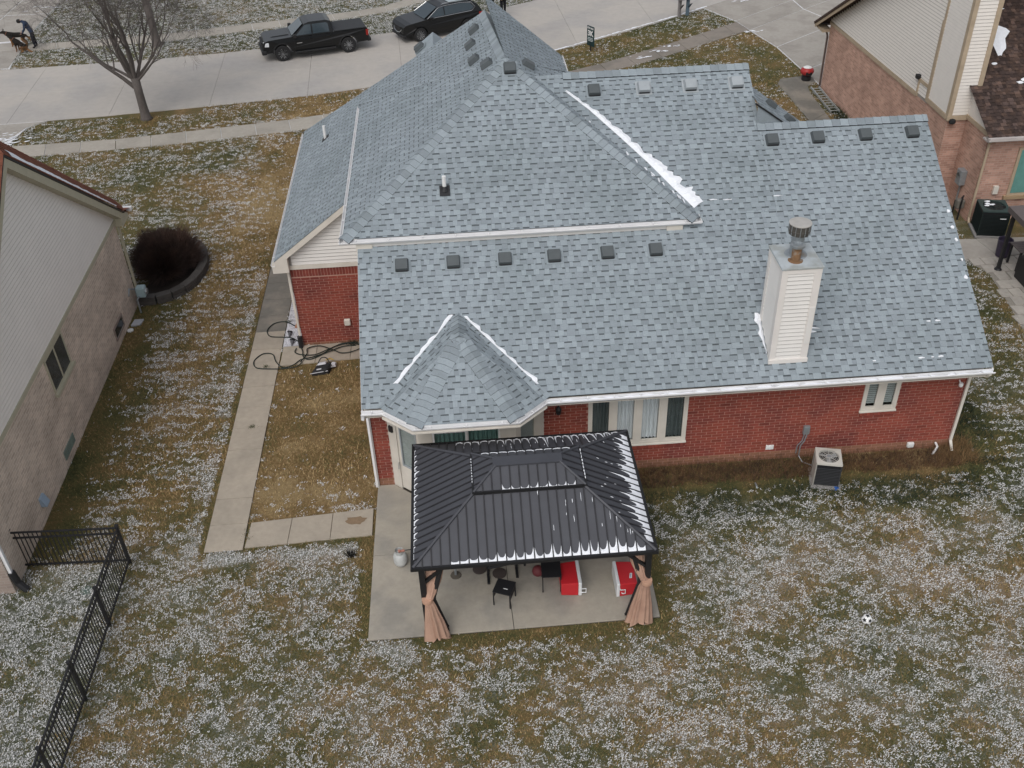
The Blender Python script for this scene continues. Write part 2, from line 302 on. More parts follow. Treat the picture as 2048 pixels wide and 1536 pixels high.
def tri_mesh(name,V,Fq,mat,attrs={}):
    me=bpy.data.meshes.new(name); me.vertices.add(len(V)); me.vertices.foreach_set('co',V.astype(np.float32).ravel())
    k=Fq.shape[1]; me.loops.add(Fq.size); me.loops.foreach_set('vertex_index',Fq.astype(np.int32).ravel()); me.polygons.add(len(Fq)); me.polygons.foreach_set('loop_start',np.arange(0,Fq.size,k,dtype=np.int32))
    for a,val in attrs.items(): at=me.attributes.new(a,'FLOAT','POINT'); at.data.foreach_set('value',val.astype(np.float32))
    me.update(calc_edges=True); me.materials.append(mat); o=bpy.data.objects.new(name,me); COL.objects.link(o); return o
ZONES=[((-12,20,-9.5,.2),520,430,1.0),((-9,.2,.2,24.9),330,300,1.25),((14.9,20,.2,14),330,300,1.25),((-20,-9,9,26),230,220,1.4),((.2,20,24,38),160,150,1.6),((14.8,20,14,26),160,150,1.5),((-24,.5,33,48),120,170,1.8),((.5,10,38,50),90,130,1.8),((-9,3,24.3,29.5),200,180,1.5)]
BV=[];BD=[];SV=[]
for (x0,x1,y0,y1),nb,ns,sz in ZONES:
    A=(x1-x0)*(y1-y0); n=int(A*nb*1.7); x=rng.uniform(x0,x1,n); y=rng.uniform(y0,y1,n); k=~hard_mask(x,y); x=x[k];y=y[k];n=len(x)
    th=rng.uniform(0,2*np.pi,n); ln=rng.uniform(.035,.085,n)*sz; wd=rng.uniform(.006,.012,n)*sz; up=rng.uniform(.25,1.0,n)*ln*.7
    dx,dy=np.cos(th),np.sin(th); z0=np.full(n,-.01)
    p0=np.stack([x-dy*wd,y+dx*wd,z0],-1);p1=np.stack([x+dy*wd,y-dx*wd,z0],-1);p2=np.stack([x+dx*ln,y+dy*ln,up+.012],-1)
    BV.append(np.stack([p0,p1,p2],1)); BD.append(np.repeat(np.clip(dry_field(x,y)+rng.normal(0,.24,n),0,1),3))
    n=int(A*ns*4.6); x=rng.uniform(x0,x1,n); y=rng.uniform(y0,y1,n); s=snow_field(x,y)+rng.normal(0,.10,n)
    qx=x+.10*(vnoise(x*4,y*4,95)-.5); qy=y+.10*(vnoise(x*4,y*4,96)-.5); fine=vnoise(qx*5.6,qy*7.6,91)*.55+vnoise(qx*12+qy*4,qy*13-qx*3,92)*.45
    k=(s+ 1.30*(fine-.5)+rng.normal(0,.04,n)>.615)&~hard_mask(x,y); x=x[k];y=y[k];n=len(x)
    th=rng.uniform(0,2*np.pi,n); a=rng.uniform(.009,.028,n)*sz; bq=rng.uniform(.003,.0075,n)*sz; dx,dy=np.cos(th),np.sin(th); h=rng.uniform(.012,.05,n); tl=rng.uniform(-.02,.02,n)
    P=[]
    for (u,v,q) in ((-1,-.5,-1),(.2,-1,-.3),(1,.1,1),(-.1,1,.4)):
        P.append(np.stack([x+dx*a*u-dy*bq*v,y+dy*a*u+dx*bq*v,h+tl*q],-1))
    SV.append(np.stack(P,1))
BV=np.concatenate(BV);BD=np.concatenate(BD);SV=np.concatenate(SV)
g=tri_mesh('grass',BV.reshape(-1,3),np.arange(len(BV)*3).reshape(-1,3),m_blade,{'dry':BD}); stuff(g,'short brown and green grass blades of the winter lawn','grass')
g=tri_mesh('snow_dusting',SV.reshape(-1,3),np.arange(len(SV)*4).reshape(-1,4),m_fleck); stuff(g,'thin flecks of snow caught in the lawn grass','snow')
# ---------------------------------------------------------------- slabs
def slab(poly,z0,z1,mat,parent,name='slab',inset=.008):
    c=Vector((sum(p[0] for p in poly)/len(poly),sum(p[1] for p in poly)/len(poly),0)); mb=MB()
    q=[]
    for p in poly:
        v=Vector((p[0],p[1],0))-c; q.append(c+v*(1-inset/max(v.length,.1)))
    mb.prism([(p.x,p.y,z0) for p in q],(0,0,z1-z0)); o=mb.build(name,mat,parent,bevel=.006); return o
def bed(name,poly,z,label,mat=None):
    mb=MB(); mb.prism([(p[0],p[1],z-.3) for p in poly],(0,0,.3)); o=mb.build(name,mat or m_joint); return struct(o,label)
def quad_split(a,b,c,d,nu,nv):
    a,b,c,d=[Vector((*p[:2],0)) for p in (a,b,c,d)]; out=[]
    pt=lambda u,v:(a*(1-u)+b*u)*(1-v)+(d*(1-u)+c*u)*v
    for i in range(nu):
        for j in range(nv): out.append([tuple(pt(i/nu,j/nv)),tuple(pt((i+1)/nu,j/nv)),tuple(pt((i+1)/nu,(j+1)/nv)),tuple(pt(i/nu,(j+1)/nv))])
    return out
b=bed('walkway',WALK,.015,'narrow concrete side walk running from the garage wall to the patio walk')
ys=[-1.92,-1.02,-.1,.85,1.8,2.72,3.65,4.6,5.55,6.5,7.45,8.4,9.35,10.4,11.5]
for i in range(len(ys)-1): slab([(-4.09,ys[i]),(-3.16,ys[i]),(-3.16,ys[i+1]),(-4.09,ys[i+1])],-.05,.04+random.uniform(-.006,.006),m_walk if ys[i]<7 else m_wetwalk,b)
for s_ in quad_split(*CROSS,3,1): slab(s_,-.05,.042+random.uniform(-.005,.005),m_walk,b)
for s_ in quad_split(*GPATH,3,1): slab(s_,-.05,.04+random.uniform(-.005,.005),m_walk,b)
mb=MB(); rn=random.Random(8); pts=[]
for k in range(16): a=2*math.pi*k/16; r=rn.uniform(.75,1.15); pts.append((-.5+.27*r*math.cos(a),-1.22+.15*r*math.sin(a),.0505))
mb.poly(pts); mb.build('stain',M('rusty_stain',(.235,.165,.105),.9,.2,10),b)
b=bed('patio',PATIO,.02,'concrete patio slab behind the red brick house')
slab([(-.05,-4.92),(3.12,-4.9),(3.05,-2.45),(-.03,-2.45)],-.1,.06,m_patio,b); slab([(3.12,-4.9),(6.33,-4.87),(6.36,-2.45),(3.05,-2.45)],-.1,.058,m_patio,b)
slab([(-.03,-2.45),(3.05,-2.45),(3.05,-.66),(1.15,-.66),(.42,-.02),(.0,-.02)],-.1,.061,m_patio,b); slab([(3.05,-2.45),(6.36,-2.45),(6.4,-1.0),(4.3,-.05),(3.62,-.66),(3.05,-.66)],-.1,.059,m_patio,b)
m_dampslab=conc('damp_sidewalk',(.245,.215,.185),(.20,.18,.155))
def strip(name,lo,hi,x0,x1,step,z,mat,label,lanes=1,skip=None):
    xs=np.arange(x0,x1+.01,step); poly=[(x,float(lo(x))) for x in xs]+[(x,float(hi(x))) for x in xs[::-1]]
    mb=MB(); k=len(xs)
    for i in range(k-1): mb.poly([(xs[i],lo(xs[i]),z-.025),(xs[i+1],lo(xs[i+1]),z-.025),(xs[i+1],hi(xs[i+1]),z-.025),(xs[i],hi(xs[i]),z-.025)])
    b=struct(mb.build(name,m_joint if lanes==2 else m_jsnow),label)
    for i in range(k-1):
        xa,xb=xs[i],xs[i+1]; sk=.45*(1 if lanes==1 else 1.5)
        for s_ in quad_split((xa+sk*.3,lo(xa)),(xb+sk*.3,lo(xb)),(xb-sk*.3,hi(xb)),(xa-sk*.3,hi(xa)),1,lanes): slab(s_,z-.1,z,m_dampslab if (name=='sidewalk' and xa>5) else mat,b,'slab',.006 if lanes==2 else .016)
    return b
strip('street',ST_N,ST_F,-36,36,4.5,.03,m_street,'curving pale concrete residential street',2)
strip('sidewalk',SW_L,SW_U,-24,22.6,1.48,.035,m_sidewalk,'concrete sidewalk in front of the red brick house')
strip('far_sidewalk',FW_L,FW_U,-20.2,16,1.48,.035,m_sidewalk,'concrete sidewalk on the far side of the street')
def drive(name,poly,label,mat,cells,z=.034):
    b=bed(name,poly,z-.012,label,m_jsnow)
    for c in cells: slab(c,z-.1,z,mat,b,'slab',.05)
drive('neighbor_driveway',LDRIVE,'driveway apron beside the left neighbour house',m_drive,[[(-26,23),(-17.2,23.5),(-16.7,25.4),(-16.0,26.05),(-26,25.55)]],.045)
drive('far_driveway',FDRIVE,'driveway across the street where the dogs stand',m_drive,[[(-20.15,33.6),(-20.4,36.6),(-25,36.2),(-25,33.4)],[(-20.4,36.6),(-20.6,37.9),(-25,37.5),(-25,36.2)],[(-20.75,38.1),(-20.85,43),(-23.4,43),(-23.6,37.9)],[(-20.85,43),(-20.9,50),(-23.3,50),(-23.4,43)],[(-23.6,37.9),(-23.4,43),(-28,43),(-28,37.5)],[(-23.4,43),(-23.3,50),(-28,50),(-28,43)]],.046)
drive('right_driveway',RDRIVE,'wide concrete driveway of the right neighbour house',m_drive,[[(16.9,37.7),(18.1,35.1),(22.2,38.3),(21.8,41.4)],[(18.1,35.1),(18.45,33.5),(22.3,36.5),(22.2,38.3)],[(18.45,33.5),(19.1,30.7),(23.3,33.9),(22.3,36.5)],[(19.1,30.7),(19.4,27.2),(24,30.4),(23.3,33.9)],[(19.4,27.2),(19.6,25.2),(29,25.2),(29,30.4),(24,30.4)],[(22.3,36.5),(23.3,33.9),(28,37),(27,40)],[(22.2,38.3),(22.3,36.5),(27,40),(26,43)],[(23.3,33.9),(24,30.4),(29,30.4),(29,37.5)]],.047)
b=bed('right_walk',RWALK,.02,'dark damp concrete path beside the right neighbour house'); slab(RWALK[:5]+[(18.8,22),(17.85,21.2),RWALK[-1]],-.1,.045,m_wetwalk,b); slab([(18.8,22),(18.75,20),(18.2,16),(17.4,16),(17.85,21.2)],-.1,.043,m_wetwalk,b)
b=bed('right_patio',RCONC,.02,'small concrete pad behind the right neighbour house'); 
for s_ in ([(19.2,9.15),(20.5,9.2),(20.3,10.45),(19.7,10.5)],[(20.5,9.2),(22.5,9.3),(22.5,10.35),(20.3,10.45)],[(19.2,9.15),(19.7,10.5),(19.1,11.5),(18.7,11.3)]): slab(s_,-.1,.05,m_drive,b)
b=bed('paver_patio',RPAV,.02,'pale stone paver patio of the right neighbour house',M('paver_sand',(.27,.25,.22),.95,.2,8))
m_paver=M('pale_paver',(.42,.39,.35),.9,.15,6,.3,60,rnd=.12)
for i in range(13):
    for j in range(12):
        x=18.9+i*.4+(j%2)*.18; y=3.25+j*.5; ar=np.array([x+.19]),np.array([y+.24])
        if pip(ar[0],ar[1],RPAV)[0]:
            jx=lambda:random.uniform(-.03,.03)
            slab([(x+jx(),y+jx()),(x+.38+jx(),y+jx()),(x+.38+jx(),y+.48+jx()),(x+jx(),y+.48+jx())],-.05,.045+random.uniform(-.008,.008),m_paver,b,'paver')
# ================================================================= MAIN HOUSE
S=.6208; S2=.7582; ZE=3.02; YE=-.835
def zm(y): return ZE+S*(y-YE)          # main south plane
house=thing('brick_house','red brick house with large blue grey shingle roof in the middle','house',(7,5,0))
BR=[]  # (centre,U,N,half len,half height,tone,mat,parent)
BL,BC,BJ=.266,.0885,.017
def brick_wall(name,P0,U,N,width,z1,openings=(),soldier=False,gable=None,z0=0,base=3):
    P0=Vector(P0);U=Vector(U).normalized();N=Vector(N).normalized(); mb=MB()
    us=sorted({0,width}|{o[0] for o in openings}|{o[1] for o in openings}); zs=sorted({z0,z1}|{o[2] for o in openings}|{o[3] for o in openings})
    us=[u for u in us if 0<=u<=width]; zs=[z for z in zs if z0<=z<=z1]
    for a,b in zip(us,us[1:]):
        for c,d in zip(zs,zs[1:]):
            um,zm_=(a+b)/2,(c+d)/2
            if any(o[0]<um<o[1] and o[2]<zm_<o[3] for o in openings): continue
            q=P0+U*um+Vector((0,0,zm_))-N*.06; mb.obox(q,U*(b-a)/2,N*.06,Vector((0,0,(d-c)/2)))
    wall=mb.build(name,m_mortar,house)
    rn=random.Random(hash(name)%999 if False else len(name)*31+int(P0.x*7+50))
    def put(a,b,c,d,row):
        if b-a<.03: return
        for o in openings:
            if o[2]<(c+d)/2<o[3] and b>o[0] and a<o[1]:
                put(a,min(b,o[0]-.005),c,d,row); put(max(a,o[1]+.005),b,c,d,row); return
        t=rn.uniform(.88,1.1)*(1 if rn.random()>.05 else .8)
        BR.append((P0+U*(a+b)/2+Vector((0,0,(c+d)/2)),U,N,(b-a)/2,(d-c)/2,t,1 if row<base else 0,wall))
    zt=z1-(.27 if soldier else 0); nr=int((zt-z0)/BC)
    for r in range(nr):
        c=z0+r*BC+BJ; d=z0+(r+1)*BC; off=(BL/2 if r%2 else 0)+rn.uniform(-.012,.012); u=-off
        while u<width: put(max(u+BJ/2,0),min(u+BL-BJ/2,width),c,d,r); u+=BL
    if soldier:
        u=0
        while u<width: put(u+.006,min(u+.082,width),zt+BJ,z1-.004,99); u+=.0885
    return wall
WIN4=(5.36,7.84,.85,2.5); WINR=(12.24,13.14,1.42,2.6)
wb=brick_wall('back_wall',(4.26,0,0),(1,0,0),(0,-1,0),10.61,2.78,[(WIN4[0]-4.26,WIN4[1]-4.26,WIN4[2],WIN4[3]),(WINR[0]-4.26,WINR[1]-4.26,WINR[2],WINR[3])])
brick_wall('back_corner_wall',(0,0,0),(1,0,0),(0,-1,0),.43,2.78)
brick_wall('garage_rear_wall',(-2.51,6.61,0),(1,0,0),(0,-1,0),2.5,2.69,soldier=True,base=1)
brick_wall('east_wall',(14.87,.12,0),(0,1,0),(1,0,0),9.8,2.78)
brick_wall('west_wall',(0,6.61,0),(0,-1,0),(-1,0,0),6.5,2.78)
brick_wall('garage_side_wall',(-2.51,15.6,0),(0,-1,0),(-1,0,0),8.98,2.69)
def vis_rank(b):
    c=b[0]
    if b[2].y>-.5 or b[6]==1 or c.z>2.02 or b[3]<.1: return 1e9
    if .43<c.x<6.4: return 1e9
    return (c-CAMP).length
order=sorted(range(len(BR)),key=lambda i:vis_rank(BR[i])); single=set(order[:300])
rest={}
def brick_faces(mb,c,U,N,hl,hh,m,t,d=.010):
    z=Vector((0,0,hh)); u=U*hl; f=c+N*d; k=c-N*.004
    a=[f-u-z,f+u-z,f+u+z,f-u+z]; b_=[k-u-z,k+u-z,k+u+z,k-u+z]
    mb.poly(a,m,t)
    for i in range(4): mb.poly([a[i],b_[i],b_[(i+1)%4],a[(i+1)%4]],m,t)
for i,(c,U,N,hl,hh,t,m,wl) in enumerate(BR):
    if i in single:
        mb=MB(); brick_faces(mb,Vector((0,0,0)),U,N,hl,hh,0,t); o=mb.build('brick',m_brick,wl,local=True); o.location=c-ORG[wl]
    else:
        brick_faces(rest.setdefault(wl,MB()),c,U,N,hl,hh,m,t)
for wl,mb in rest.items(): stuff(mb.build('brickwork',[m_brick,m_brickbase],wl))
# ---------------- shingles
ROWH=.152
CELLS=[]
def shingle_plane(P0,U,V,poly,seed,main=False):
    P0=Vector(P0);U=Vector(U).normalized();V=Vector(V).normalized();N=U.cross(V)
    pts=[((Vector(p)-P0).dot(U),(Vector(p)-P0).dot(V)) for p in poly]
    ar=sum(pts[i][0]*pts[(i+1)%len(pts)][1]-pts[(i+1)%len(pts)][0]*pts[i][1] for i in range(len(pts)))
    if ar<0: pts=pts[::-1]
    u0=min(p[0] for p in pts);u1=max(p[0] for p in pts);v0=min(p[1] for p in pts);v1=max(p[1] for p in pts)
    def P(u,v,h): return P0+U*u+V*v+N*h
    deck=MB(); deck.poly([P(u,v,-.004) for u,v in pts]); 
    for r in range(int(math.floor(v0/ROWH)),int(math.ceil(v1/ROWH))):
        rn=random.Random(seed*7919+r); u=-17-rn.uniform(0,.5); tab=rn.random()<.5; a=r*ROWH; b=a+ROWH
        rowt=rn.uniform(.96,1.04)
        while u<u1:
            wd=rn.choice((.085,.115,.14,.17,.2)) if tab else rn.choice((.075,.1,.13,.16,.185))
            if u+wd>u0:
                faces=[]
                base=rn.choice((.89,.95,1.0,1.04,1.08))*rowt
                def add(c,d,t,h0,h1,butt):
                    q=clip([(u+.0012,c),(u+wd-.0012,c),(u+wd-.0012,d),(u+.0012,d)],pts)
                    if not q: return
                    hh=lambda v:h0+(h1-h0)*(v-a)/ROWH
                    faces.append(([P(x,y,hh(y)) for x,y in q],t))
                    if butt:
                        e=[p for p in q if abs(p[1]-c)<1e-6]
                        if len(e)==2:
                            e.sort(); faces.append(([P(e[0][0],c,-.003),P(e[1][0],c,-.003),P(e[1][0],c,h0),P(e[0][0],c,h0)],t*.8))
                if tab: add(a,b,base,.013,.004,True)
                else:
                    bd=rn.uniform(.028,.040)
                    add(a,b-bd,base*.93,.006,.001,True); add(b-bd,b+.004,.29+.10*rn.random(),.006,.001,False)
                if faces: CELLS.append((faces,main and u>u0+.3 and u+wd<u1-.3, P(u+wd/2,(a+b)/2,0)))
            u+=wd; tab=not tab
    return deck
def V3(*a): return Vector(a)
c1=1/math.sqrt(1+S*S); s1=S*c1; c2=1/math.sqrt(1+S2*S2); s2_=S2*c2
decks=[]
def plane_s(pts,x0,y0,z0,seed,main=False,sl=S):
    c=1/math.sqrt(1+sl*sl); f=lambda x,y:(x,y,z0+sl*(y-y0))
    decks.append(shingle_plane((0,y0,z0),(1,0,0),(0,c,sl*c),[f(*p) for p in pts],seed,main))
plane_s([(-.03,-.72),(10.49,-.72),(10.49,3.2),(-.03,3.2)],0,-.72,zm(-.72),1,True)
plane_s([(8.1,3.2),(10.49,3.2),(10.49,7.0),(4.4,7.0)],0,-.72,zm(-.72),1)
plane_s([(10.49,-.72),(14.91,-.72),(14.91,5.35),(10.49,5.35)],0,-.72,zm(-.72),1,True)
ZU=5.53; YU=2.77; AP=(4.02,7.25,8.31)
plane_s([(-.37,2.86),(8.43,2.86),(4.03,7.25)],0,YU,ZU,2)
# pyramid west / east
def plane_w(pts,x0,z0,sl,seed):
    c=1/math.sqrt(1+sl*sl); decks.append(shingle_plane((x0,0,z0),(0,-1,0),(c,0,sl*c),[(x,y,z0+sl*(x-x0)) for x,y in pts],seed))
def plane_e(pts,x0,z0,sl,seed):
    c=1/math.sqrt(1+sl*sl); decks.append(shingle_plane((x0,0,z0),(0,1,0),(-c,0,sl*c),[(x,y,z0+sl*(x0-x)) for x,y in pts],seed))
plane_w([(-.37,2.86),(4.03,7.25),(-.37,11.64)],-.46,ZU,S,3)
plane_e([(8.43,2.86),(8.43,11.6),(4.03,7.25)],8.52,ZU,S,4)
plane_w([(-2.88,6.37),(3.2,6.37),(4.02,7.3),(3.68,12.27),(-2.88,15.78)],-2.97,ZE,S2,5)
plane_e([(5.99,9.3),(5.99,11.5),(3.68,12.27),(4.02,7.3)],11.0,3.02,S2,6)
# bay roof: front apex / ridge back into the main roof
BA=(2.33,.30,4.27); BT=(2.33,1.20,4.285); G=[(.43,-.87),(1.14,-1.5),(3.59,-1.5),(4.27,-.87)]
def inset(p,q,d): v=(Vector(q)-Vector(p)).normalized(); return Vector(p)+v*d
zb=ZE+.01
BG=[inset((*g,zb),BA,.09) for g in G]
sl=(BA[2]-zb)/(BA[1]+1.5); 
V=Vector(BA)-Vector((BA[0],-1.5,zb)); decks.append(shingle_plane((0,-1.5,zb),(1,0,0),V,[tuple(BG[1]),tuple(BG[2]),BA],8))
def side_plane(a,b,top,top2,seed):
    a=Vector(a);b=Vector(b);U=(b-a).normalized(); n=U.cross(Vector(top)-a).normalized(); Vd=n.cross(U)
    pr=lambda p:Vector(p)-n*((Vector(p)-a).dot(n))
    decks.append(shingle_plane(a,U,Vd,[tuple(a),tuple(b),tuple(pr(top)),tuple(pr(top2))],seed))
def tri_plane(a,b,c,seed):
    a=Vector(a);b=Vector(b);U=(b-a).normalized(); n=U.cross(Vector(c)-a).normalized(); decks.append(shingle_plane(a,U,n.cross(U),[tuple(a),tuple(b),tuple(c)],seed))
tri_plane(BG[0],BG[1],BA,9); tri_plane(BG[2],BG[3],BA,10)
LV=Vector((.38,-.70,zm(-.70)+.015)); RV=Vector((4.38,-.70,zm(-.70)+.015))
tri_plane(BG[0],BA,BT,13); tri_plane(LV,BG[0],BT,15); tri_plane(BA,BG[3],BT,14); tri_plane(BG[3],RV,BT,16)
decks.append(shingle_plane((12.3,5.5,6.075),(0,1,0),Vector((-.82,0,.57)),[(10.45,5.4,7.36),(12.45,5.4,5.97),(12.45,7.1,5.97),(10.45,7.3,7.36)],12))
rf=MB(); rf.poly(decks[0].v)
roof=rf.build('roof',m_deck,house)
for d in decks[1:]: d.build('roof_plane',m_deck,roof)
# hidden north slopes, dormer and undersides close the roof
rf=MB(); rf.poly([(4.02,7.0,zm(7)),(10.49,7.0,zm(7)),(10.49,15.5,zm(7)-.62*8.5),(4.02,15.5,zm(7)-.62*8.5)])
rf.build('roof_plane',m_deck,roof); rf=MB(); rf.poly([(10.49,5.35,zm(5.35)),(14.91,5.35,zm(5.35)),(14.91,11,zm(5.35)-.62*5.65),(10.49,11,zm(5.35)-.62*5.65)])
rf.build('roof_plane',m_deck,roof); rf=MB(); rf.poly([(3.68,12.27,8.06),(-2.97,15.83,ZE),(5.99,15.8,ZE),(5.99,11.5,6.82)])
rf.build('roof_plane',m_deck,roof); rf=MB(); rf.poly([(10.49,-.3,zm(-.3)-.05),(10.49,7,zm(7)-.06),(10.49,9,6.6),(10.49,5.3,zm(5.3)-.2)])
rf.build('roof_plane',m_deck,roof)
cand=[i for i,c in enumerate(CELLS) if c[1]]; cand.sort(key=lambda i:(CELLS[i][2]-CAMP).length); cand=[i for i in cand if not(.2<CELLS[i][2].x<4.5 and CELLS[i][2].y<1.3) and CELLS[i][2].y>-.65]
one=set(cand[:300]); mb=MB()
for i,(faces,_,c) in enumerate(CELLS):
    if i in one:
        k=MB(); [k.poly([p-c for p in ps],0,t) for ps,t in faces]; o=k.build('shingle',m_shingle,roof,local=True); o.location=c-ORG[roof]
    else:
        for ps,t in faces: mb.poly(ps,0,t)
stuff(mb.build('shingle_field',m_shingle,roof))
# ---------------- hip and ridge caps
def caps(A,B,p1,p2,w=.17,ex=.17,seed=0,top=True):
    A=Vector(A);B=Vector(B);h=(B-A).normalized();L=(B-A).length;p1=Vector(p1).normalized();p2=Vector(p2).normalized(); up=Vector((0,0,1)); rn=random.Random(seed)
    k=0; s=0
    while s<L-.03:
        e=min(s+ex+.03,L); t=rn.choice((.84,.92,1,1.06,1.1)); a=A+h*s;b=A+h*e; mb=MB(); u1=up*.034;u2=up*.016
        q0=[a+p1*w+up*.020,a+u1,a+p2*w+up*.020]; q1=[b+p1*w+up*.006,b+u2,b+p2*w+up*.006]
        mb.poly([q0[0],q0[1],q1[1],q1[0]],0,t); mb.poly([q0[1],q0[2],q1[2],q1[1]],0,t)
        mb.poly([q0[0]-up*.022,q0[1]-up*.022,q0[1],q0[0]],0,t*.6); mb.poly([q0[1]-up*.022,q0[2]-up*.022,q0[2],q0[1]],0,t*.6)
        mb.poly([q0[0],q1[0],q1[0]-up*.02,q0[0]-up*.03],0,.12); mb.poly([q0[2],q1[2],q1[2]-up*.02,q0[2]-up*.03],0,.12)  # shade of the gap under each cap put into the skirt tone
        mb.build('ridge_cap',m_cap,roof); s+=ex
hs_=lambda h,n:Vector(n).cross(Vector(h).normalized())
def hipcaps(A,B,n1,n2,**k):
    h=(Vector(B)-Vector(A)).normalized(); 
    def down(n,o):
        p=Vector(n).normalized().cross(h); return p if p.dot(Vector(o))>0 else -p
    caps(A,B,down(n1,(Vector(n1).x,Vector(n1).y,0)),down(n2,(Vector(n2).x,Vector(n2).y,0)),**k)
nS=(0,-s1,c1);nW=(-s1,0,c1);nE=(s1,0,c1);nN=(0,s1,c1);nW2=(-s2_,0,c2);nE2=(s2_,0,c2)
hipcaps((-.37,2.86,5.588),AP,nS,nW,w=.21,ex=.19,seed=1); hipcaps((8.41,2.86,5.588),AP,nS,nE,w=.21,ex=.19,seed=2)
hipcaps((-.37,11.64,5.588),AP,nW,nN,w=.05,ex=.4,seed=3); hipcaps((6.3,9.5,6.93),AP,nE,nN,w=.05,ex=.4,seed=4)
hipcaps((3.68,12.27,8.07),(4.0,7.5,8.31),nW2,nE2,w=.24,ex=.2,seed=5)
hipcaps((5.5,7.0,zm(7)+.02),(10.5,7.0,zm(7)+.02),nS,nN,w=.2,ex=.22,seed=6); hipcaps((10.4,5.35,zm(5.35)+.02),(14.93,5.35,zm(5.35)+.02),nS,nN,w=.2,ex=.22,seed=7)
def bayhip(A,B,n1,n2,w,seed):
    h=(Vector(B)-Vector(A)).normalized(); f=lambda n,o:(lambda p:p if p.dot(Vector(o))>0 else -p)(Vector(n).normalized().cross(h)); caps(A,B,f(n1[0],n1[1]),f(n2[0],n2[1]),w=w,ex=.16,seed=seed)
fn=Vector((1,0,0)).cross(V).normalized()
def pn(a,b,c): return (Vector(b)-Vector(a)).cross(Vector(c)-Vector(a)).normalized()
nl=pn(BG[0],BG[1],BA); nr_=pn(BG[2],BG[3],BA)
bayhip(BG[1],BA,(fn,(1,0,0)),(nl,(-1,0,0)),.21,21); bayhip(BG[2],BA,(fn,(-1,0,0)),(nr_,(1,0,0)),.21,22)
caps(Vector(BA)+V3(0,-.05,.02),Vector(BT)+V3(0,.02,.01),(-.8,0,-.45),(.8,0,-.45),w=.2,ex=.17,seed=23)
mb=MB(); 
for a,b_ in ((BG[0],BG[1]),(BG[1],BG[2]),(BG[2],BG[3])): # bay roof underside and side walls below its eave
    mb.poly([a,b_,Vector(b_)-V3(0,0,.16),Vector(a)-V3(0,0,.16)])
mb.build('bay_fascia',m_white,house)
# dormer tip at the front of the wing
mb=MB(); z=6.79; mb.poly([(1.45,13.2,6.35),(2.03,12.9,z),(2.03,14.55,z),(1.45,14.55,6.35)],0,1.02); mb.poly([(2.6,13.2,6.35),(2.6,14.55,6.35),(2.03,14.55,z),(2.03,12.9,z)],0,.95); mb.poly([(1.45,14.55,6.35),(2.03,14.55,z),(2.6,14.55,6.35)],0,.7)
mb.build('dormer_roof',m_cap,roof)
mb=MB(); mb.poly([(10.40,5.41,7.40),(11.75,5.41,6.46),(11.75,5.41,6.2),(10.40,5.41,6.7)],0,.9); mb.build('roof_plane',m_cap,roof); mb=MB(); mb.obox((11.05,5.40,6.93),(.72,0,-.50),(0,.02,0),(.012,0,.017)); mb.build('rake_edge',m_black,roof)
# ---------------- gutters
GP=[(0,.004),(-.004,-.015),(.012,-.05),(.035,-.074),(.118,-.074),(.118,.03),(.108,.03),(.108,-.064),(.04,-.064),(.022,-.045),(.006,-.015),(.012,.004)]
def gutter(path,name='gutter',side=1,hang=.62,z=None):
    path=[Vector(p) for p in path]; mb=MB(); rings=[]
    for k,p in enumerate(path):
        ns=[]
        for a,b in ((k-1,k),(k,k+1)):
            if a<0 or b>=len(path): continue
            d=(path[b]-path[a]).normalized(); ns.append(Vector((-d.y,d.x,0))*side)
        n=sum(ns,Vector((0,0,0))); n=n/len(ns); n=n/max(n.length_squared,.3) if len(ns)>1 else n
        rings.append([p+n*d+Vector((0,0,q)) for d,q in GP])
    for r0,r1 in zip(rings,rings[1:]):
        for j in range(len(GP)): mb.poly([r0[j],r1[j],r1[(j+1)%len(GP)],r0[(j+1)%len(GP)]])
    mb.poly(rings[0]); mb.poly(rings[-1][::-1])
    o=recalc(mb.build(name,m_white,house))
    for a,b in zip(path,path[1:]):
        d=(b-a); L=d.length; d.normalize(); n=Vector((-d.y,d.x,0))*side; k=max(1,int(L/hang))
        for i in range(k):
            c=a+d*(L*(i+.5)/k)+n*.055+Vector((0,0,.008)); h=MB(); h.obox(c,d*.012,n*.06,(0,0,.005)); h.build('gutter_hanger',m_white,o)
    return o
g_back=gutter([(-.05,YE,ZE),(.43,YE-.02,ZE),(1.14,-1.5,ZE),(3.59,-1.5,ZE),(4.28,YE-.02,ZE),(14.93,YE,ZE)])
gutter([(-.46,11.6,ZU),(-.46,YU,ZU),(8.52,YU,ZU),(8.52,4.0,ZU)],hang=.75)
gutter([(-2.97,15.8,ZE),(-2.97,6.35,ZE)],hang=.8)
gutter([(6.02,10.1,6.85),(6.02,11.5,6.85)],hang=.8)
# fascia, soffit, rake boards
mb=MB(); mb.box(-.03,14.9,-.712,-.69,2.86,3.03); mb.box(-.02,14.88,-.69,-.02,2.80,2.83); mb.build('soffit',m_cream,house)
mb=MB()
def rake(mb,p,q,drop,th): 
    p=Vector(p);q=Vector(q); mb.hexa([p-V3(0,0,drop),p+V3(th,0,-drop),q+V3(th,0,-drop),q-V3(0,0,drop),p-V3(0,0,.006),p+V3(th,0,-.006),q+V3(th,0,-.006),q-V3(0,0,.006)])
rake(mb,(-.035,-.71,zm(-.71)),(-.035,3.0,zm(3.0)),.2,.03); mb.build('rake_board',m_white,house); mb=MB(); rake(mb,(14.885,-.71,zm(-.71)),(14.885,5.35,zm(5.35)),.2,.03)
mb.build('rake_board',m_white,house)
mb=MB(); mb.box(-.02,8.05,2.885,3.2,5.0,5.50); mb.build('upper_fascia',m_siding,house)
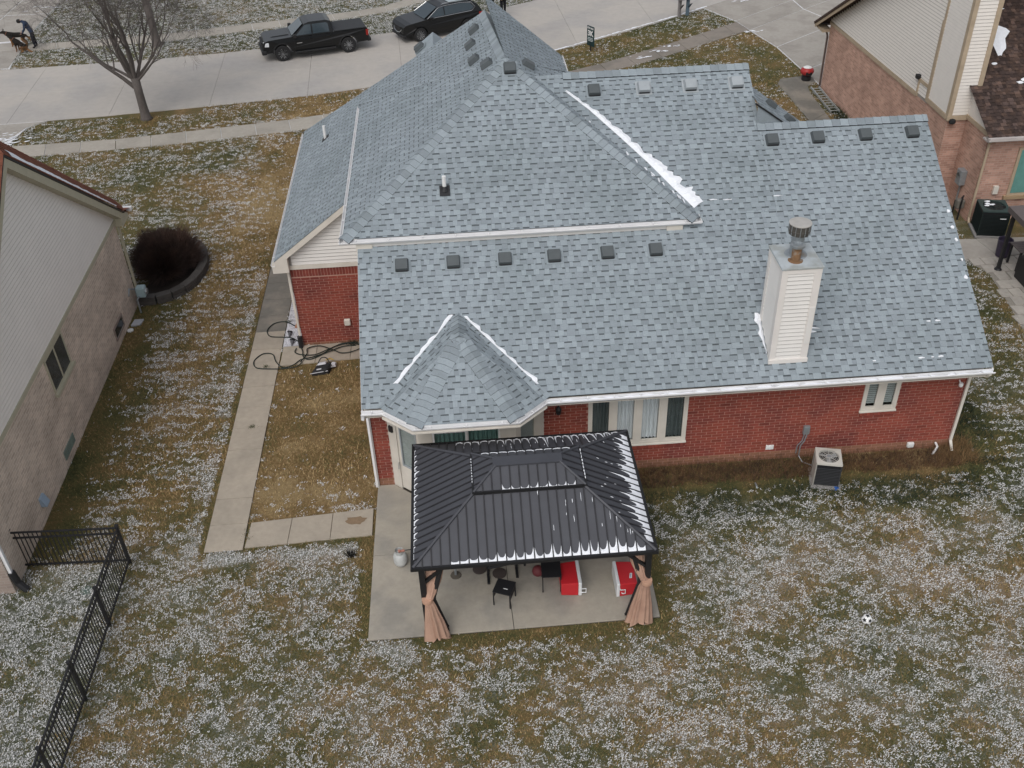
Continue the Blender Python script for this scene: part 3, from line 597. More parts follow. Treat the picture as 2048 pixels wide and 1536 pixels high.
mb=MB(); mb.box(-.06,.34,2.84,2.885,5.15,5.44); mb.build('return_trim',m_cream,house); mb=MB(); mb.box(7.65,8.05,2.84,2.885,5.15,5.44); mb.build('return_trim',m_cream,house)
mb=MB(); mb.box(-.05,.1,3.2,11.2,3.0,5.45); mb.box(7.9,8.05,3.2,11.2,4.5,5.45); mb.build('upper_wall',m_siding,house)
# gable of the garage wing
mb=MB(); mb.prism([(-2.5,6.62,2.69),(.02,6.62,2.69),(.02,6.62,4.95),(-.1,6.62,4.95),(-2.5,6.62,3.3)],(0,.1,0)); gab=mb.build('gable_wall',m_sidingshade,house)
zz=2.84; k=0
while zz<4.9:
    z1=zz+.112; zg=z1-.022; xl=max(-2.42,(zz+.1-ZE)/S2-2.97+.12); 
    if xl<-.05:
        b=MB(); b.hexa([(xl,6.585,zz),(0,6.585,zz),(0,6.615,zz),(xl,6.615,zz),(xl+.12*(xl>-2.4),6.606,zg),(0,6.606,zg),(0,6.617,zg),(xl+.12*(xl>-2.4),6.617,zg)]); b.build('siding_board',m_siding,gab)
    zz=z1
mb=MB(); mb.box(-2.53,0,6.57,6.6,2.70,2.83); 
wz=lambda x:ZE+S2*(x+2.97)
p=Vector((-2.9,6.37,wz(-2.9))); q=Vector((0.1,6.37,wz(.1)))
mb.hexa([p-V3(0,0,.2),p+V3(0,.03,-.2),q+V3(0,.03,-.2),q-V3(0,0,.2),p-V3(0,0,.01),p+V3(0,.03,-.01),q+V3(0,.03,-.01),q-V3(0,0,.01)])
mb.poly([(-2.93,6.40,2.85),(.1,6.40,5.12),(.1,6.61,5.12),(-2.93,6.61,2.85)])
mb.hexa([(-2.95,6.37,2.72),(-2.49,6.37,2.72),(-2.49,6.6,2.72),(-2.95,6.6,2.72),(-2.95,6.375,3.0),(-2.49,6.375,3.34),(-2.49,6.6,3.34),(-2.95,6.6,3.0)])
mb.build('gable_trim',m_cream,house)
def spout(pts,name='downspout',mat=None,r=.04):
    mb=MB(); mb.tube(pts,r*1.2,4); return mb.build(name,mat or m_white,house)
spout([(-.02,-.78,2.94),(-.02,-.78,2.85),(.0,-.1,2.55),(.0,-.06,2.4),(.0,-.06,.06)]); spout([(14.84,-.78,2.94),(14.84,-.7,2.82),(14.82,-.08,2.5),(14.82,-.06,.3),(14.82,-.25,.08)],mat=m_cream)
spout([(-2.56,6.56,2.7),(-2.56,6.56,.35)],mat=m_cream); mb=MB(); mb.tube([(-2.57,6.5,.42),(-2.57,6.46,.0)],.075,8); mb.build('drain_boot',m_black,house)
# ---------------- windows and doors
def casement(name,x0,x1,z0,z1,n,behind,y=0.0,par=house):
    f=MB(); fw=.055
    f.box(x0,x1,y-.03,y+.06,z0-.0,z0+.07); f.box(x0,x1,y-.03,y+.06,z1-.07,z1)
    w_=(x1-x0)/n
    for i in range(n+1):
        xc=x0+w_*i; a=max(x0,xc-fw); b=min(x1,xc+fw); f.box(a,b,y-.028,y+.058,z0+.07,z1-.07)
    win=f.build(name,m_cream,par)
    for i in range(n):
        a=x0+w_*i+(fw if i else .055)+.0; b=x0+w_*(i+1)-(fw if i<n-1 else .055)
        s_=MB()
        for q in ((a,a+.05,z0+.07,z1-.07),(b-.05,b,z0+.07,z1-.07),(a+.05,b-.05,z0+.07,z0+.13),(a+.05,b-.05,z1-.13,z1-.07)): s_.box(q[0],q[1],y-.018,y+.03,q[2],q[3])
        s_.build('sash',m_cream,win)
        g=MB(); g.box(a+.05,b-.05,y+.005,y+.012,z0+.13,z1-.13); g.build('pane',m_glass,win)
        r=MB(); r.box(a,b,y+.25,y+.27,z0,z1); r.build('dark_room_panel',m_dark,win)
        k=behind[i]
        if k in('curtain','dim'):
            c=MB(); N_=18; xs=[a+(b-a)*j/N_ for j in range(N_+1)]; yy=[y+.10+.025*math.sin(j*1.9)+.01*math.sin(j*4.1) for j in range(N_+1)]
            for j in range(N_): c.poly([(xs[j],yy[j],z0+.1),(xs[j+1],yy[j+1],z0+.1),(xs[j+1],yy[j+1],z1),(xs[j],yy[j],z1)])
            c.build('curtain',m_curtain if k=='curtain' else m_dimcurtain,win,smooth=True)
        elif k=='blind':
            c=MB(); zz=z0+.2
            while zz<z1-.13: c.hexa([(a+.05,y+.04,zz),(b-.05,y+.04,zz),(b-.05,y+.06,zz+.036),(a+.05,y+.06,zz+.036),(a+.05,y+.037,zz+.003),(b-.05,y+.037,zz+.003),(b-.05,y+.057,zz+.039),(a+.05,y+.057,zz+.039)]); zz+=.062
            c.build('blind',m_blind,win)
    return win
w4=casement('window',*WIN4,4,['dim','curtain','curtain','dim']); wr=casement('window',*WINR,2,['blind','blind'])
for wn,xa,xb,zs in ((w4,WIN4[0],WIN4[1],WIN4[2]),(wr,WINR[0],WINR[1],WINR[2])):
    s_=MB(); s_.hexa([(xa-.02,-.06,zs-.03),(xb+.02,-.06,zs-.03),(xb+.02,.05,zs-.03),(xa-.02,.05,zs-.03),(xa-.02,-.055,zs+.005),(xb+.02,-.055,zs+.005),(xb+.02,.05,zs+.02),(xa-.02,.05,zs+.02)]); s_.build('sill',m_cream,wn)
    u=xa
    while u<xb-.03:
        q=MB(); q.box(u+.005,min(u+.085,xb),-.055,.0,zs-.135,zs-.033,0,random.uniform(.85,1.15)); q.build('sill_brick',m_brick,wn); u+=.09
# bay: angled walls, door, sliding door, angled window
BWALL=[(.43,0),(1.2,-.66),(3.53,-.66),(4.27,0)]
bay=MB()
def panel(mb,a,b,z0,z1,th=.08,off=0,m=0):
    a=Vector((*a,0));b=Vector((*b,0));d=(b-a).normalized();n=Vector((d.y,-d.x,0)); c=(a+b)/2+n*(off-th/2)+Vector((0,0,(z0+z1)/2)); mb.obox(c,d*(b-a).length/2,n*th/2,(0,0,(z1-z0)/2),m)
def along(a,b,t): return (a[0]+(b[0]-a[0])*t,a[1]+(b[1]-a[1])*t)
A,B,C,D=BWALL
panel(bay,A,along(A,B,.26),0,2.8); panel(bay,along(A,B,.26),along(A,B,.98),2.25,2.8); panel(bay,along(A,B,.97),B,0,2.8)
panel(bay,B,along(B,C,.14),0,2.8); panel(bay,along(B,C,.14),along(B,C,.84),2.2,2.8); panel(bay,along(B,C,.84),C,0,2.8)
panel(bay,C,along(C,D,.12),0,2.8); panel(bay,along(C,D,.12),along(C,D,.70),0,.9); panel(bay,along(C,D,.12),along(C,D,.70),2.3,2.8); panel(bay,along(C,D,.70),D,0,2.8)
bayo=bay.build('bay_wall',m_cream,house)
s_=MB(); s_.prism([(*G[0],2.88),(*G[1],2.88),(*G[2],2.88),(*G[3],2.88),(4.27,.1,2.88),(.43,.1,2.88)],(0,0,.03)); s_.build('bay_soffit',m_cream,house)
def glazed(a,b,z0,z1,name,frame,fm,behind,off=.0,sill=None,par=None):
    mb=MB(); a3=Vector((*a,0));b3=Vector((*b,0));L=(b3-a3).length; t=frame/L
    panel(mb,a,along(a,b,t),z0,z1,.06,off); panel(mb,along(a,b,1-t),b,z0,z1,.06,off); panel(mb,along(a,b,t),along(a,b,1-t),z0,z0+frame,.06,off); panel(mb,along(a,b,t),along(a,b,1-t),z1-frame,z1,.06,off)
    o=mb.build(name,fm,par or house); q=MB(); panel(q,along(a,b,t),along(a,b,1-t),z0+frame,z1-frame,.008,off-.02); q.build('pane',m_glass,o)
    q=MB(); panel(q,a,b,z0,z1,.02,off-.3); q.build('dark_room_panel',m_dark,o)
    d=(b3-a3).normalized(); n=Vector((d.y,-d.x,0))
    if behind=='blind':
        q=MB(); zz=z0+frame+.03
        while zz<z1-frame: 
            c=(a3+b3)/2+n*(off-.05)+Vector((0,0,zz)); q.obox(c,d*(L/2-frame),n*.012+Vector((0,0,-.019)),(0,0,.002)); zz+=.056
        q.build('blind',m_blind,o)
    elif behind:
        q=MB(); N_=22
        for j in range(N_):
            p0=a3+d*(L*j/N_)+n*(off-.12+.03*math.sin(j*2.1)); p1=a3+d*(L*(j+1)/N_)+n*(off-.12+.03*math.sin((j+1)*2.1)); q.poly([p0+V3(0,0,z0),p1+V3(0,0,z0),p1+V3(0,0,z1),p0+V3(0,0,z1)])
        q.build('curtain',behind,o)
    return o
dr=MB(); panel(dr,along(A,B,.27),along(A,B,.96),.08,.86,.05,-.02); panel(dr,along(A,B,.27),along(A,B,.36),.86,2.25,.05,-.02); panel(dr,along(A,B,.9),along(A,B,.96),.86,2.25,.05,-.02); panel(dr,along(A,B,.36),along(A,B,.9),2.1,2.25,.05,-.02)
door=dr.build('door',m_cream,house); glazed(along(A,B,.36),along(A,B,.9),.86,2.1,'door_window',.035,m_ventlight,'blind',-.005,par=door)
q=MB(); q.tube([(along(A,B,.31)[0]-.04,along(A,B,.31)[1]-.06,1.0),(along(A,B,.31)[0]-.06,along(A,B,.31)[1]-.08,.8)],.012,6); q.build('handle',m_galv,door)
q=MB(); c=along(A,B,.13); q.obox((c[0]-.02,c[1]-.02,1.95),(.045,-.04,0),(.015,.02,0),(0,0,.09),0); q.build('doorbell_camera',m_black,house,bevel=.01)
glazed(along(B,C,.14),along(B,C,.5),.06,2.2,'sliding_door',.05,m_white,m_green_curtain,-.01); glazed(along(B,C,.49),along(B,C,.84),.06,2.2,'sliding_door',.05,m_white,m_green_curtain,-.06)
glazed(along(C,D,.12),along(C,D,.7),.9,2.3,'window',.05,m_cream,'blind',-.005)
q=MB(); q.prism([(.8,.12,.03),(1.38,-.38,.03),(3.36,-.38,.03),(3.95,.12,.03),(4.3,.34,.03),(14.6,.34,.03),(14.6,6,.03),(.3,6,.03),(.3,.34,.03)],(0,0,2.7)); q.build('dark_interior_block',m_dark,house)  # solid dark block behind the glass, painted as unlit rooms
# wall fittings
q=MB(); q.lathe((4.62,-.06,2.02),[(.02,.0),(.06,.02),(.075,.16),(.05,.2),(.015,.26)],10); q.box(4.6,4.64,-.06,0,2.1,2.2); q.build('wall_lantern',m_black,house); q=MB(); q.lathe((4.62,-.075,2.07),[(.03,0),(.045,.05),(.03,.09)],8); q.build('lantern_glass',m_pvc,house)
q=MB(); q.box(9.97,10.17,-.03,0,.36,.5); q.lathe((10.07,-.03,.43),[(.055,0),(.05,.03),(.0,.03)],12,ax=(0,-1,0)); q.build('dryer_vent',m_pvc,house)
q=MB(); q.box(10.86,11.02,-.09,0,.83,1.08); dc=q.build('disconnect_box',m_galv,house,bevel=.01)
q=MB(); q.tube([(10.91,-.05,.83),(10.88,-.05,.6),(10.78,-.05,.45),(10.77,-.06,.2)],.014,6); q.tube([(10.98,-.05,.83),(10.93,-.07,.6),(10.85,-.07,.45),(10.84,-.1,.15),(10.9,-.25,.06),(11.05,-.5,.15)],.016,6); q.build('conduit',m_galv,dc)
q=MB(); q.box(13.7,13.88,-.09,0,.12,.28); q.build('hose_bib_cover',m_pvc,house,bevel=.03); q=MB(); q.tube([(14.45,-.05,.22),(14.45,-.18,.2),(14.4,-.22,.1),(14.3,-.3,.05)],.03,7); q.build('faucet',m_pvc,house)
q=MB(); q.lathe((14.62,-.12,2.1),[(.05,0),(.055,.05),(.04,.1)],10); q.tube([(14.62,-.12,2.15),(14.62,0,2.2)],.02,6); q.build('security_camera',m_pvc,house)
q=MB(); q.box(-1.17,-.98,6.5,6.6,.68,.9); q.build('outlet_cover',m_cream,house,bevel=.03)
# ---------------- chimney
CX0,CX1,CY0,CY1,CT=9.6,10.48,-.29,.74,5.87
mb=MB(); mb.prism([(CX0+.02,CY0+.02,3.2),(CX1-.02,CY0+.02,3.2),(CX1-.02,CY1-.02,3.2),(CX0+.02,CY1-.02,3.2)],(0,0,CT-3.22)); ch=mb.build('chimney',m_sidingshade,house)
zz=3.42
while zz<CT-.13:
    z2=zz+.108; z1=z2-.022; b=MB(); b.hexa([(CX0+.12,CY0-.006,zz),(CX1-.14,CY0-.006,zz),(CX1-.14,CY0+.03,zz),(CX0+.12,CY0+.03,zz),(CX0+.12,CY0+.014,z1),(CX1-.14,CY0+.014,z1),(CX1-.14,CY0+.03,z1),(CX0+.12,CY0+.03,z1)]); b.build('siding_board',m_siding,ch)
    b=MB(); b.hexa([(CX0-.006,CY0+.14,zz),(CX0+.03,CY0+.14,zz),(CX0+.03,CY1-.12,zz),(CX0-.006,CY1-.12,zz),(CX0+.014,CY0+.14,z1),(CX0+.03,CY0+.14,z1),(CX0+.03,CY1-.12,z1),(CX0+.014,CY1-.12,z1)]); b.build('siding_board',m_siding,ch)
    b=MB(); b.hexa([(CX1+.006,CY0+.14,zz),(CX1-.03,CY0+.14,zz),(CX1-.03,CY1-.12,zz),(CX1+.006,CY1-.12,zz),(CX1-.014,CY0+.14,z1),(CX1-.03,CY0+.14,z1),(CX1-.03,CY1-.12,z1),(CX1-.014,CY1-.12,z1)]); b.build('siding_board',m_siding,ch)
    zz=z2
b=MB()
for x0,x1,y0,y1 in ((CX0-.012,CX0+.125,CY0-.014,CY0+.15),(CX1-.15,CX1+.012,CY0-.014,CY0+.15),(CX0-.012,CX0+.1,CY1-.13,CY1+.012),(CX1-.1,CX1+.012,CY1-.13,CY1+.012)): b.box(x0,x1,y0,y1,3.25,CT-.1)
b.box(CX0-.014,CX1+.014,CY0-.016,CY1+.014,CT-.11,CT); b.hexa([(CX0-.03,CY0-.05,3.33),(CX1+.03,CY0-.05,3.33),(CX1+.03,CY0+.0,3.33),(CX0-.03,CY0+.0,3.33),(CX0-.03,CY0-.045,3.43),(CX1+.03,CY0-.045,3.43),(CX1+.03,CY0,3.43),(CX0-.03,CY0,3.43)])
b.build('corner_trim',m_chtrim,ch)
q=MB(); q.obox((CX1-.07,CY0-.022,4.35),(.055,0,0),(0,.006,0),(0,0,.5)); q.build('loose_trim',m_siding,ch)
b=MB(); b.box(CX0-.035,CX1+.035,CY0-.035,CY1+.035,CT,CT+.05); b.build('chimney_cap',m_plate,ch,bevel=.008)
b=MB(); b.lathe((9.96,.02,CT+.05),[(.17,0),(.12,.015),(.105,.02),(.105,.36)],18); b.build('flue_pipe',m_rust,ch,smooth=False); b=MB(); b.lathe((9.96,.02,CT+.39),[(.11,0),(.16,.02),(.165,.075),(.11,.085),(.10,.04)],18); b.build('flue_collar',m_galv,ch)
b=MB(); b.lathe((10.05,.30,CT+.05),[(.26,0),(.24,.02),(.145,.03),(.145,.55)],20); b.build('flue_pipe',m_galv,ch); b=MB(); b.lathe((10.05,.30,CT+.56),[(.14,0),(.225,.02),(.235,.10),(.245,.105),(.245,.125),(.235,.13),(.24,.27)],22,0); fc=b.build('flue_cap',M('dark_cap_metal',(.075,.07,.062),.7,.3,8),ch); b=MB(); b.lathe((10.05,.30,CT+.83),[(.24,-.01),(.252,.0),(.25,.02),(.2,.032),(.0,.036)],22); b.build('cap_lid',M('lid_metal',(.40,.385,.36),.6,.15,5),house)  # flue cap sides dark, lid paler
for k in range(14): b=MB(); a=2*math.pi*k/14; b.box(10.05+.238*math.cos(a)-.006,10.05+.238*math.cos(a)+.006,.30+.238*math.sin(a)-.006,.30+.238*math.sin(a)+.006,CT+.58,CT+.83); b.build('cap_bar',m_galv,house)
# ---------------- roof vents and pipes
def vent(p,n,up,mat,name='roof_vent',s=.165):
    p=Vector(p);n=Vector(n).normalized();up=Vector(up).normalized();r=up.cross(n); mb=MB()
    mb.obox(p+n*.012,r*(s+.045),up*(s+.06),n*.004,1)
    a=[p+n*.02+r*x*s+up*y*s for x,y in ((-1,-1.05),(1,-1.05),(1,1),(-1,1))]; b=[p+n*.15+r*x*s*.86+up*(y*s*.86-.02) for x,y in ((-1,-1),(1,-1),(1,1),(-1,1))]
    mb.hexa([q for q in a]+[q for q in b],0); mb.obox(p+n*.045-up*(s*1.06),r*s*.85,up*.01,n*.022,2)  # black strip painted as the shaded opening under the hood
    o=mb.build(name,[mat,m_cap if mat is m_vent else mat,m_black],house,bevel=.03); return o
uS=(0,c1,s1);uW=(c1,0,s1);uW2=(c2,0,s2_)
for x in (1.04,2.3,3.57,4.78,6.1,7.3): vent((x,2.40,zm(2.40)),nS,uS,m_vent)
for x in (10.72,11.92,13.17,14.41): vent((x,4.93,zm(4.93)),nS,uS,m_vent)
for x,mt in ((6.28,m_vent),(7.6,m_ventlight),(8.84,m_ventlight),(10.08,m_ventlight)): vent((x,6.5,zm(6.5)),nS,uS,mt)
vent((4.1,6.95,ZU+S*(6.95-YU)),nS,uS,m_vent)
for x,y in ((3.35,11.2),(3.2,10.2),(3.25,8.8)): vent((x,y,wz(x)),nW2,uW2,m_vent)
vent((1.6,13.9,wz(1.6)),nW2,uW2,m_vent); vent((3.55,7.6,ZU+S*(3.55+.46)),nW,uW,m_vent); vent((4.6,7.55,ZU+S*(8.52-4.6)),nE,(-c1,0,s1),m_vent)
vent((11.0,6.3,6.98),(.57,0,.82),(-.82,0,.57),m_vent,s=.13); vent((11.45,6.0,6.66),(.57,0,.82),(-.82,0,.57),m_vent,s=.13)
mb=MB(); mb.tube([(2.2,3.9,6.2),(2.2,3.9,6.62)],.05,12,0); z0=ZU+S*(3.9-YU); mb.obox((2.2,3.86,z0+.015),(.13,0,0),(0,.15*c1,.15*s1),Vector(nS)*.006,1); mb.lathe((2.2,3.9,z0),[(.11,0),(.06,.1),(.055,.12)],12,1); mb.build('plumbing_vent',[m_pvc,m_black],house)
mb=MB(); mb.tube([(-1.8,13.1,3.85),(-1.8,13.1,4.35)],.05,12,0); z0=wz(-1.8); mb.obox((-1.8,13.1,z0+.015),Vector(uW2)*.15,(0,.13,0),Vector(nW2)*.006,1); mb.build('plumbing_vent',[m_pvc,m_black],house)
# ================================================================= SNOW ON ROOFS
def snow_strip(mb,inner,outer,n,nrm,h=.04,seed=0,jag=.5):
    rn=random.Random(seed); nrm=Vector(nrm)
    def at(pl,t):
        k=t*(len(pl)-1); i=min(int(k),len(pl)-2); return Vector(pl[i]).lerp(Vector(pl[i+1]),k-i)
    prev=None; kn=[rn.random() for _ in range(n+4)]
    def sm(i): q=i*.42; j=int(q); f=q-j; f=f*f*(3-2*f); return kn[j]*(1-f)+kn[j+1]*f
    for i in range(n+1):
        t=i/n; a=at(inner,t)+nrm*.006; b=at(outer,t); w_=(b-a)*max(.08,1+jag*(sm(i)-.45)); e=a+w_+nrm*.008; m=a+w_*.5+nrm*h*rn.uniform(.7,1.2)
        if prev: mb.poly([prev[0],a,m,prev[1]]); mb.poly([prev[1],m,e,prev[2]])
        prev=(a,m,e)
def snow_blob(mb,c,u,v,n,a,b,h=.03,seed=0):
    rn=random.Random(seed); c=Vector(c);u=Vector(u);v=Vector(v);n=Vector(n); k=9; ring=[]; 
    for i in range(k):
        th=2*math.pi*i/k; r=rn.uniform(.65,1.2); ring.append(c+u*a*r*math.cos(th)+v*b*r*math.sin(th)+n*.004)
    top=c+n*h
    mid=[c.lerp(p,.6)+n*h*.8 for p in ring]
    for i in range(k): j=(i+1)%k; mb.poly([ring[i],ring[j],mid[j],mid[i]]); mb.poly([mid[i],mid[j],top])
def mpz(x,y): return (x,y,zm(y)+.012)
mb=MB()
vi=[mpz(*p) for p in ((5.52,6.52),(6.10,5.98),(6.78,5.25),(7.42,4.54),(7.96,3.88),(8.42,3.34))]; vo=[mpz(*p) for p in ((5.60,6.52),(6.22,6.0),(6.93,5.30),(7.62,4.60),(8.22,3.98),(8.70,3.50))]
snow_strip(mb,vi,vo,110,nS,.05,3,.75)
stuff(mb.build('snow',m_snow),'jagged white snow drift in the roof valley right of the peaked roof','snow')
mb=MB(); rn=random.Random(4)
for i in range(26):
    t=rn.random(); x=6.2+2.1*t; y=(x-4.02)*-1+10.9+rn.uniform(.0,.25); p=Vector((8.2-2.4*t,3.35+2.3*t+rn.uniform(.05,.5),0)); p.z=ZU+S*(8.52-p.x)+.02; snow_blob(mb,p,(0,1,0),(-c1,0,s1),nE,rn.uniform(.05,.16),rn.uniform(.02,.05),.02,i)
stuff(mb.build('snow',m_snow),'thin snow streaks on the narrow east face of the peaked roof','snow')
mb=MB(); L=[(2.2,1.19),(1.75,.72),(1.26,.24),(.82,-.23)]; snow_strip(mb,[mpz(x+.02,y) for x,y in L],[mpz(x-.05-.03*(i%2),y-.0) for i,(x,y) in enumerate(L)],34,nS,.018,6,1.5)
stuff(mb.build('snow',m_snow),'snow line along the left valley of the bay window roof','snow')
mb=MB(); L=[(2.5,1.14),(3.05,.59),(3.6,.06),(4.1,-.44)]; snow_strip(mb,[mpz(x-.03,y) for x,y in L],[mpz(x+.07,y) for x,y in L],34,nS,.022,7,1.4)
stuff(mb.build('snow',m_snow),'snow line along the right valley of the bay window roof','snow')
mb=MB(); snow_strip(mb,[mpz(9.585,.76),mpz(9.585,.3),mpz(9.585,-.12)],[mpz(9.47,.80),mpz(9.50,.3),mpz(9.565,-.12)],26,nS,.05,61,1.6); snow_strip(mb,[mpz(10.49,.45),mpz(10.49,.15)],[mpz(10.78,.40),mpz(10.62,.17)],12,nS,.05,62,1.5)
stuff(mb.build('snow',m_snow),'snow clumps at the foot of the white chimney','snow')
mb=MB()
for i,(x,y,a,b) in enumerate(((13.63,.37,.05,.025),(13.86,.37,.07,.025),(13.25,-.42,.08,.03),(13.52,-.42,.04,.02),(13.71,-.42,.09,.03),(12.1,-.42,.06,.025),(10.58,3.52,.14,.015),(14.82,2.5,.06,.06),(14.83,2.2,.04,.06),(14.84,1.72,.04,.05),(14.82,1.31,.05,.07),(14.83,2.9,.05,.05),(8.93,3.52,.1,.02),(9.3,3.5,.12,.015))): snow_blob(mb,mpz(x,y),(1,0,0),uS,nS,a,b,.018,i+40)
stuff(mb.build('snow',m_snow),'small scattered snow scraps on the right part of the grey roof','snow')
mb=MB()
snow_strip(mb,[(4.3,-.80,ZE-.035),(14.9,-.80,ZE-.035)],[(4.3,-.75,ZE-.035),(14.9,-.75,ZE-.035)],160,(0,0,1),.012,31,1.6); stuff(mb.build('snow',m_snow),'snow lying in the long back gutter','snow')
# ================================================================= NEIGHBOUR HOUSES
def brick_tex(name,c1_,c2_,mo,horiz,sx=.25,sy=.085):
    m=bpy.data.materials.new(name); MATS[name]=m; m.use_nodes=True; n=m.node_tree; L=n.links; b=n.nodes['Principled BSDF']; b.inputs['Roughness'].default_value=.9; b.inputs['Specular IOR Level'].default_value=.2
    g=n.nodes.new('ShaderNodeNewGeometry'); sp=n.nodes.new('ShaderNodeSeparateXYZ'); L.new(g.outputs['Position'],sp.inputs[0]); cb=n.nodes.new('ShaderNodeCombineXYZ'); L.new(sp.outputs[horiz],cb.inputs[0]); L.new(sp.outputs['Z'],cb.inputs[1])
    t=n.nodes.new('ShaderNodeTexBrick'); t.inputs['Scale'].default_value=1; t.inputs['Brick Width'].default_value=sx; t.inputs['Row Height'].default_value=sy; t.inputs['Mortar Size'].default_value=.008; t.inputs['Color1'].default_value=(*c1_,1); t.inputs['Color2'].default_value=(*c2_,1); t.inputs['Mortar'].default_value=(*mo,1); L.new(cb.outputs[0],t.inputs['Vector'])
    nz=n.nodes.new('ShaderNodeTexNoise'); nz.inputs['Scale'].default_value=1.3; nz.inputs['Detail'].default_value=8; L.new(g.outputs['Position'],nz.inputs['Vector']); mr=n.nodes.new('ShaderNodeMapRange'); mr.inputs[1].default_value=.3; mr.inputs[2].default_value=.7; mr.inputs[3].default_value=.82; mr.inputs[4].default_value=1.15; L.new(nz.outputs[0],mr.inputs[0])
    v=n.nodes.new('ShaderNodeVectorMath'); v.operation='SCALE'; L.new(t.outputs['Color'],v.inputs[0]); L.new(mr.outputs[0],v.inputs['Scale']); L.new(v.outputs[0],b.inputs['Base Color'])
    bp=n.nodes.new('ShaderNodeBump'); bp.inputs['Strength'].default_value=.5; bp.inputs['Distance'].default_value=.01; bp.invert=True; L.new(t.outputs['Fac'],bp.inputs['Height']); L.new(bp.outputs[0],b.inputs['Normal']); return m
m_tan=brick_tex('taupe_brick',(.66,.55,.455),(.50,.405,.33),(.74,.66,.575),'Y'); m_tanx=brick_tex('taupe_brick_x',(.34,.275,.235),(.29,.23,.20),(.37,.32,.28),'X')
m_salmon=brick_tex('salmon_brick',(.58,.355,.275),(.42,.25,.19),(.52,.39,.32),'Y'); m_salmonx=brick_tex('salmon_brick_x',(.56,.34,.265),(.38,.22,.17),(.50,.37,.31),'X')
m_olive=M('olive_cream_trim',(.47,.44,.33),.6,.08); m_greysiding=M('pale_grey_siding',(.83,.79,.735),.6,.04,1.5)
m_redroof=M('red_brown_shingle',(.22,.085,.055),.9,.2,5,.3,100,tone=True,spec=.2); m_brownroof=M('dark_brown_shingle',(.060,.042,.037),.9,.2,20,.3,150,tone=True,spec=.2,col2=(.085,.055,.043),c2scale=4)
LX=-8.22
lh=thing('neighbor_house','taupe brick house with pale siding gable on the left','house',(-15,3.5,0))
mb=MB(); mb.box(-22,LX,-2.75,9.7,0,2.98); o=mb.build('wall',[m_tan],lh)
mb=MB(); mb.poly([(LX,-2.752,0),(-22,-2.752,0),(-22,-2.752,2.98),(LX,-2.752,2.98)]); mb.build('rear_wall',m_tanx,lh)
PKY,PKZ=3.55,7.78
rk=lambda y:PKZ-abs(y-PKY)*(PKZ-3.1)/(9.9-PKY)
mb=MB(); mb.prism([(LX,-2.75,3.0),(LX,9.85,3.0),(LX,9.8,3.15),(LX,PKY,PKZ),(LX,-2.75,3.15)],(-.1,0,0)); gw=mb.build('gable_wall',M('siding_shade_grey',(.42,.395,.365),.8),lh)  # backing darkened to paint the shade under each board lap
zz=3.10
while zz<7.6:
    z2=zz+.118; z1=z2-.026; hw=(PKZ-z1)*(9.9-PKY)/(PKZ-3.1)
    b=MB(); ya,yb=max(-2.75,PKY-hw),PKY+hw; b.hexa([(LX,ya,zz),(LX,yb,zz),(LX+.024,yb,zz),(LX+.024,ya,zz),(LX,ya,z1),(LX,yb,z1),(LX+.008,yb,z1),(LX+.008,ya,z1)]); b.build('siding_board',m_greysiding,gw); zz=z2
mb=MB(); mb.box(LX-.02,LX+.045,-2.75,9.78,2.97,3.10); mb.build('trim_band',m_olive,lh)
def rakeboard(y0,z0,y1,z1,x0,x1,d,mat,name):
    mb=MB(); mb.hexa([(x0,y0,z0-d),(x1,y0,z0-d),(x1,y1,z1-d),(x0,y1,z1-d),(x0,y0,z0),(x1,y0,z0),(x1,y1,z1),(x0,y1,z1)]); return mb.build(name,mat,lh)
for y1 in (10.05,-3.0):
    rakeboard(PKY,PKZ+.12,y1,rk(10.05)+.1 if y1>0 else rk(-2.9)+.1,LX+.2,LX+.25,.26,m_olive,'rake_board'); rakeboard(PKY,PKZ-.12,y1,rk(10.05)-.12,LX-.05,LX+.2,.03,m_olive,'rake_soffit'); rakeboard(PKY,PKZ+.19,y1,rk(10.05)+.17,LX+.21,LX+.27,.06,m_black,'drip_edge')
RC=[]; _C=CELLS; CELLS=RC
e1=Vector((LX+.27,PKY,PKZ+.2)); e2=Vector((LX+.27,10.5,rk(10.5)+.2)); Ud=(e2-e1).normalized(); Vd=Vector((-.62,0,.78)); Vd=(Vd-Ud*Vd.dot(Ud)).normalized()
e3=e1+Vd*.95; e4=e2+Vd*.6
dk=shingle_plane(tuple(e1),Ud,Vd,[tuple(e1),tuple(e2),tuple(e4),tuple(e3)],51)
e5=Vector((LX+.27,-3.2,rk(-3.2)+.2)); Ud2=(e1-e5).normalized(); dk2=shingle_plane(tuple(e5),Ud2,(Vector((-.62,0,.78))-Ud2*Vector((-.62,0,.78)).dot(Ud2)).normalized(),[tuple(e5),tuple(e1),tuple(e3),tuple(e5+Vector((-.3,0,.4)))],52)
mb=MB(); mb.poly([e3,e4,e4+V3(-14,0,.0),e3+V3(-14,0,0)],0,.9); mb.poly([e3,e3+V3(-14,0,0),e5+V3(-14,0,.3),e5+V3(-.3,0,.4)],0,.9)
for d in (dk,dk2):
    for f in d.f: mb.poly([d.v[i] for i in f],0,.7)
for fs,_,_ in RC:
    for ps,t in fs: mb.poly(ps,0,.7+.3*t)
lroof=mb.build('roof',m_redroof,lh)
CELLS=_C
mb=MB(); mb.hexa([(LX-.1,9.65,2.85),(LX+.26,9.65,2.85),(LX+.26,10.35,2.85),(LX-.1,10.35,2.85),(LX-.1,9.65,3.35),(LX+.26,9.65,3.25),(LX+.26,10.35,3.02),(LX-.1,10.35,3.05)]); mb.build('eave_return',m_olive,lh)
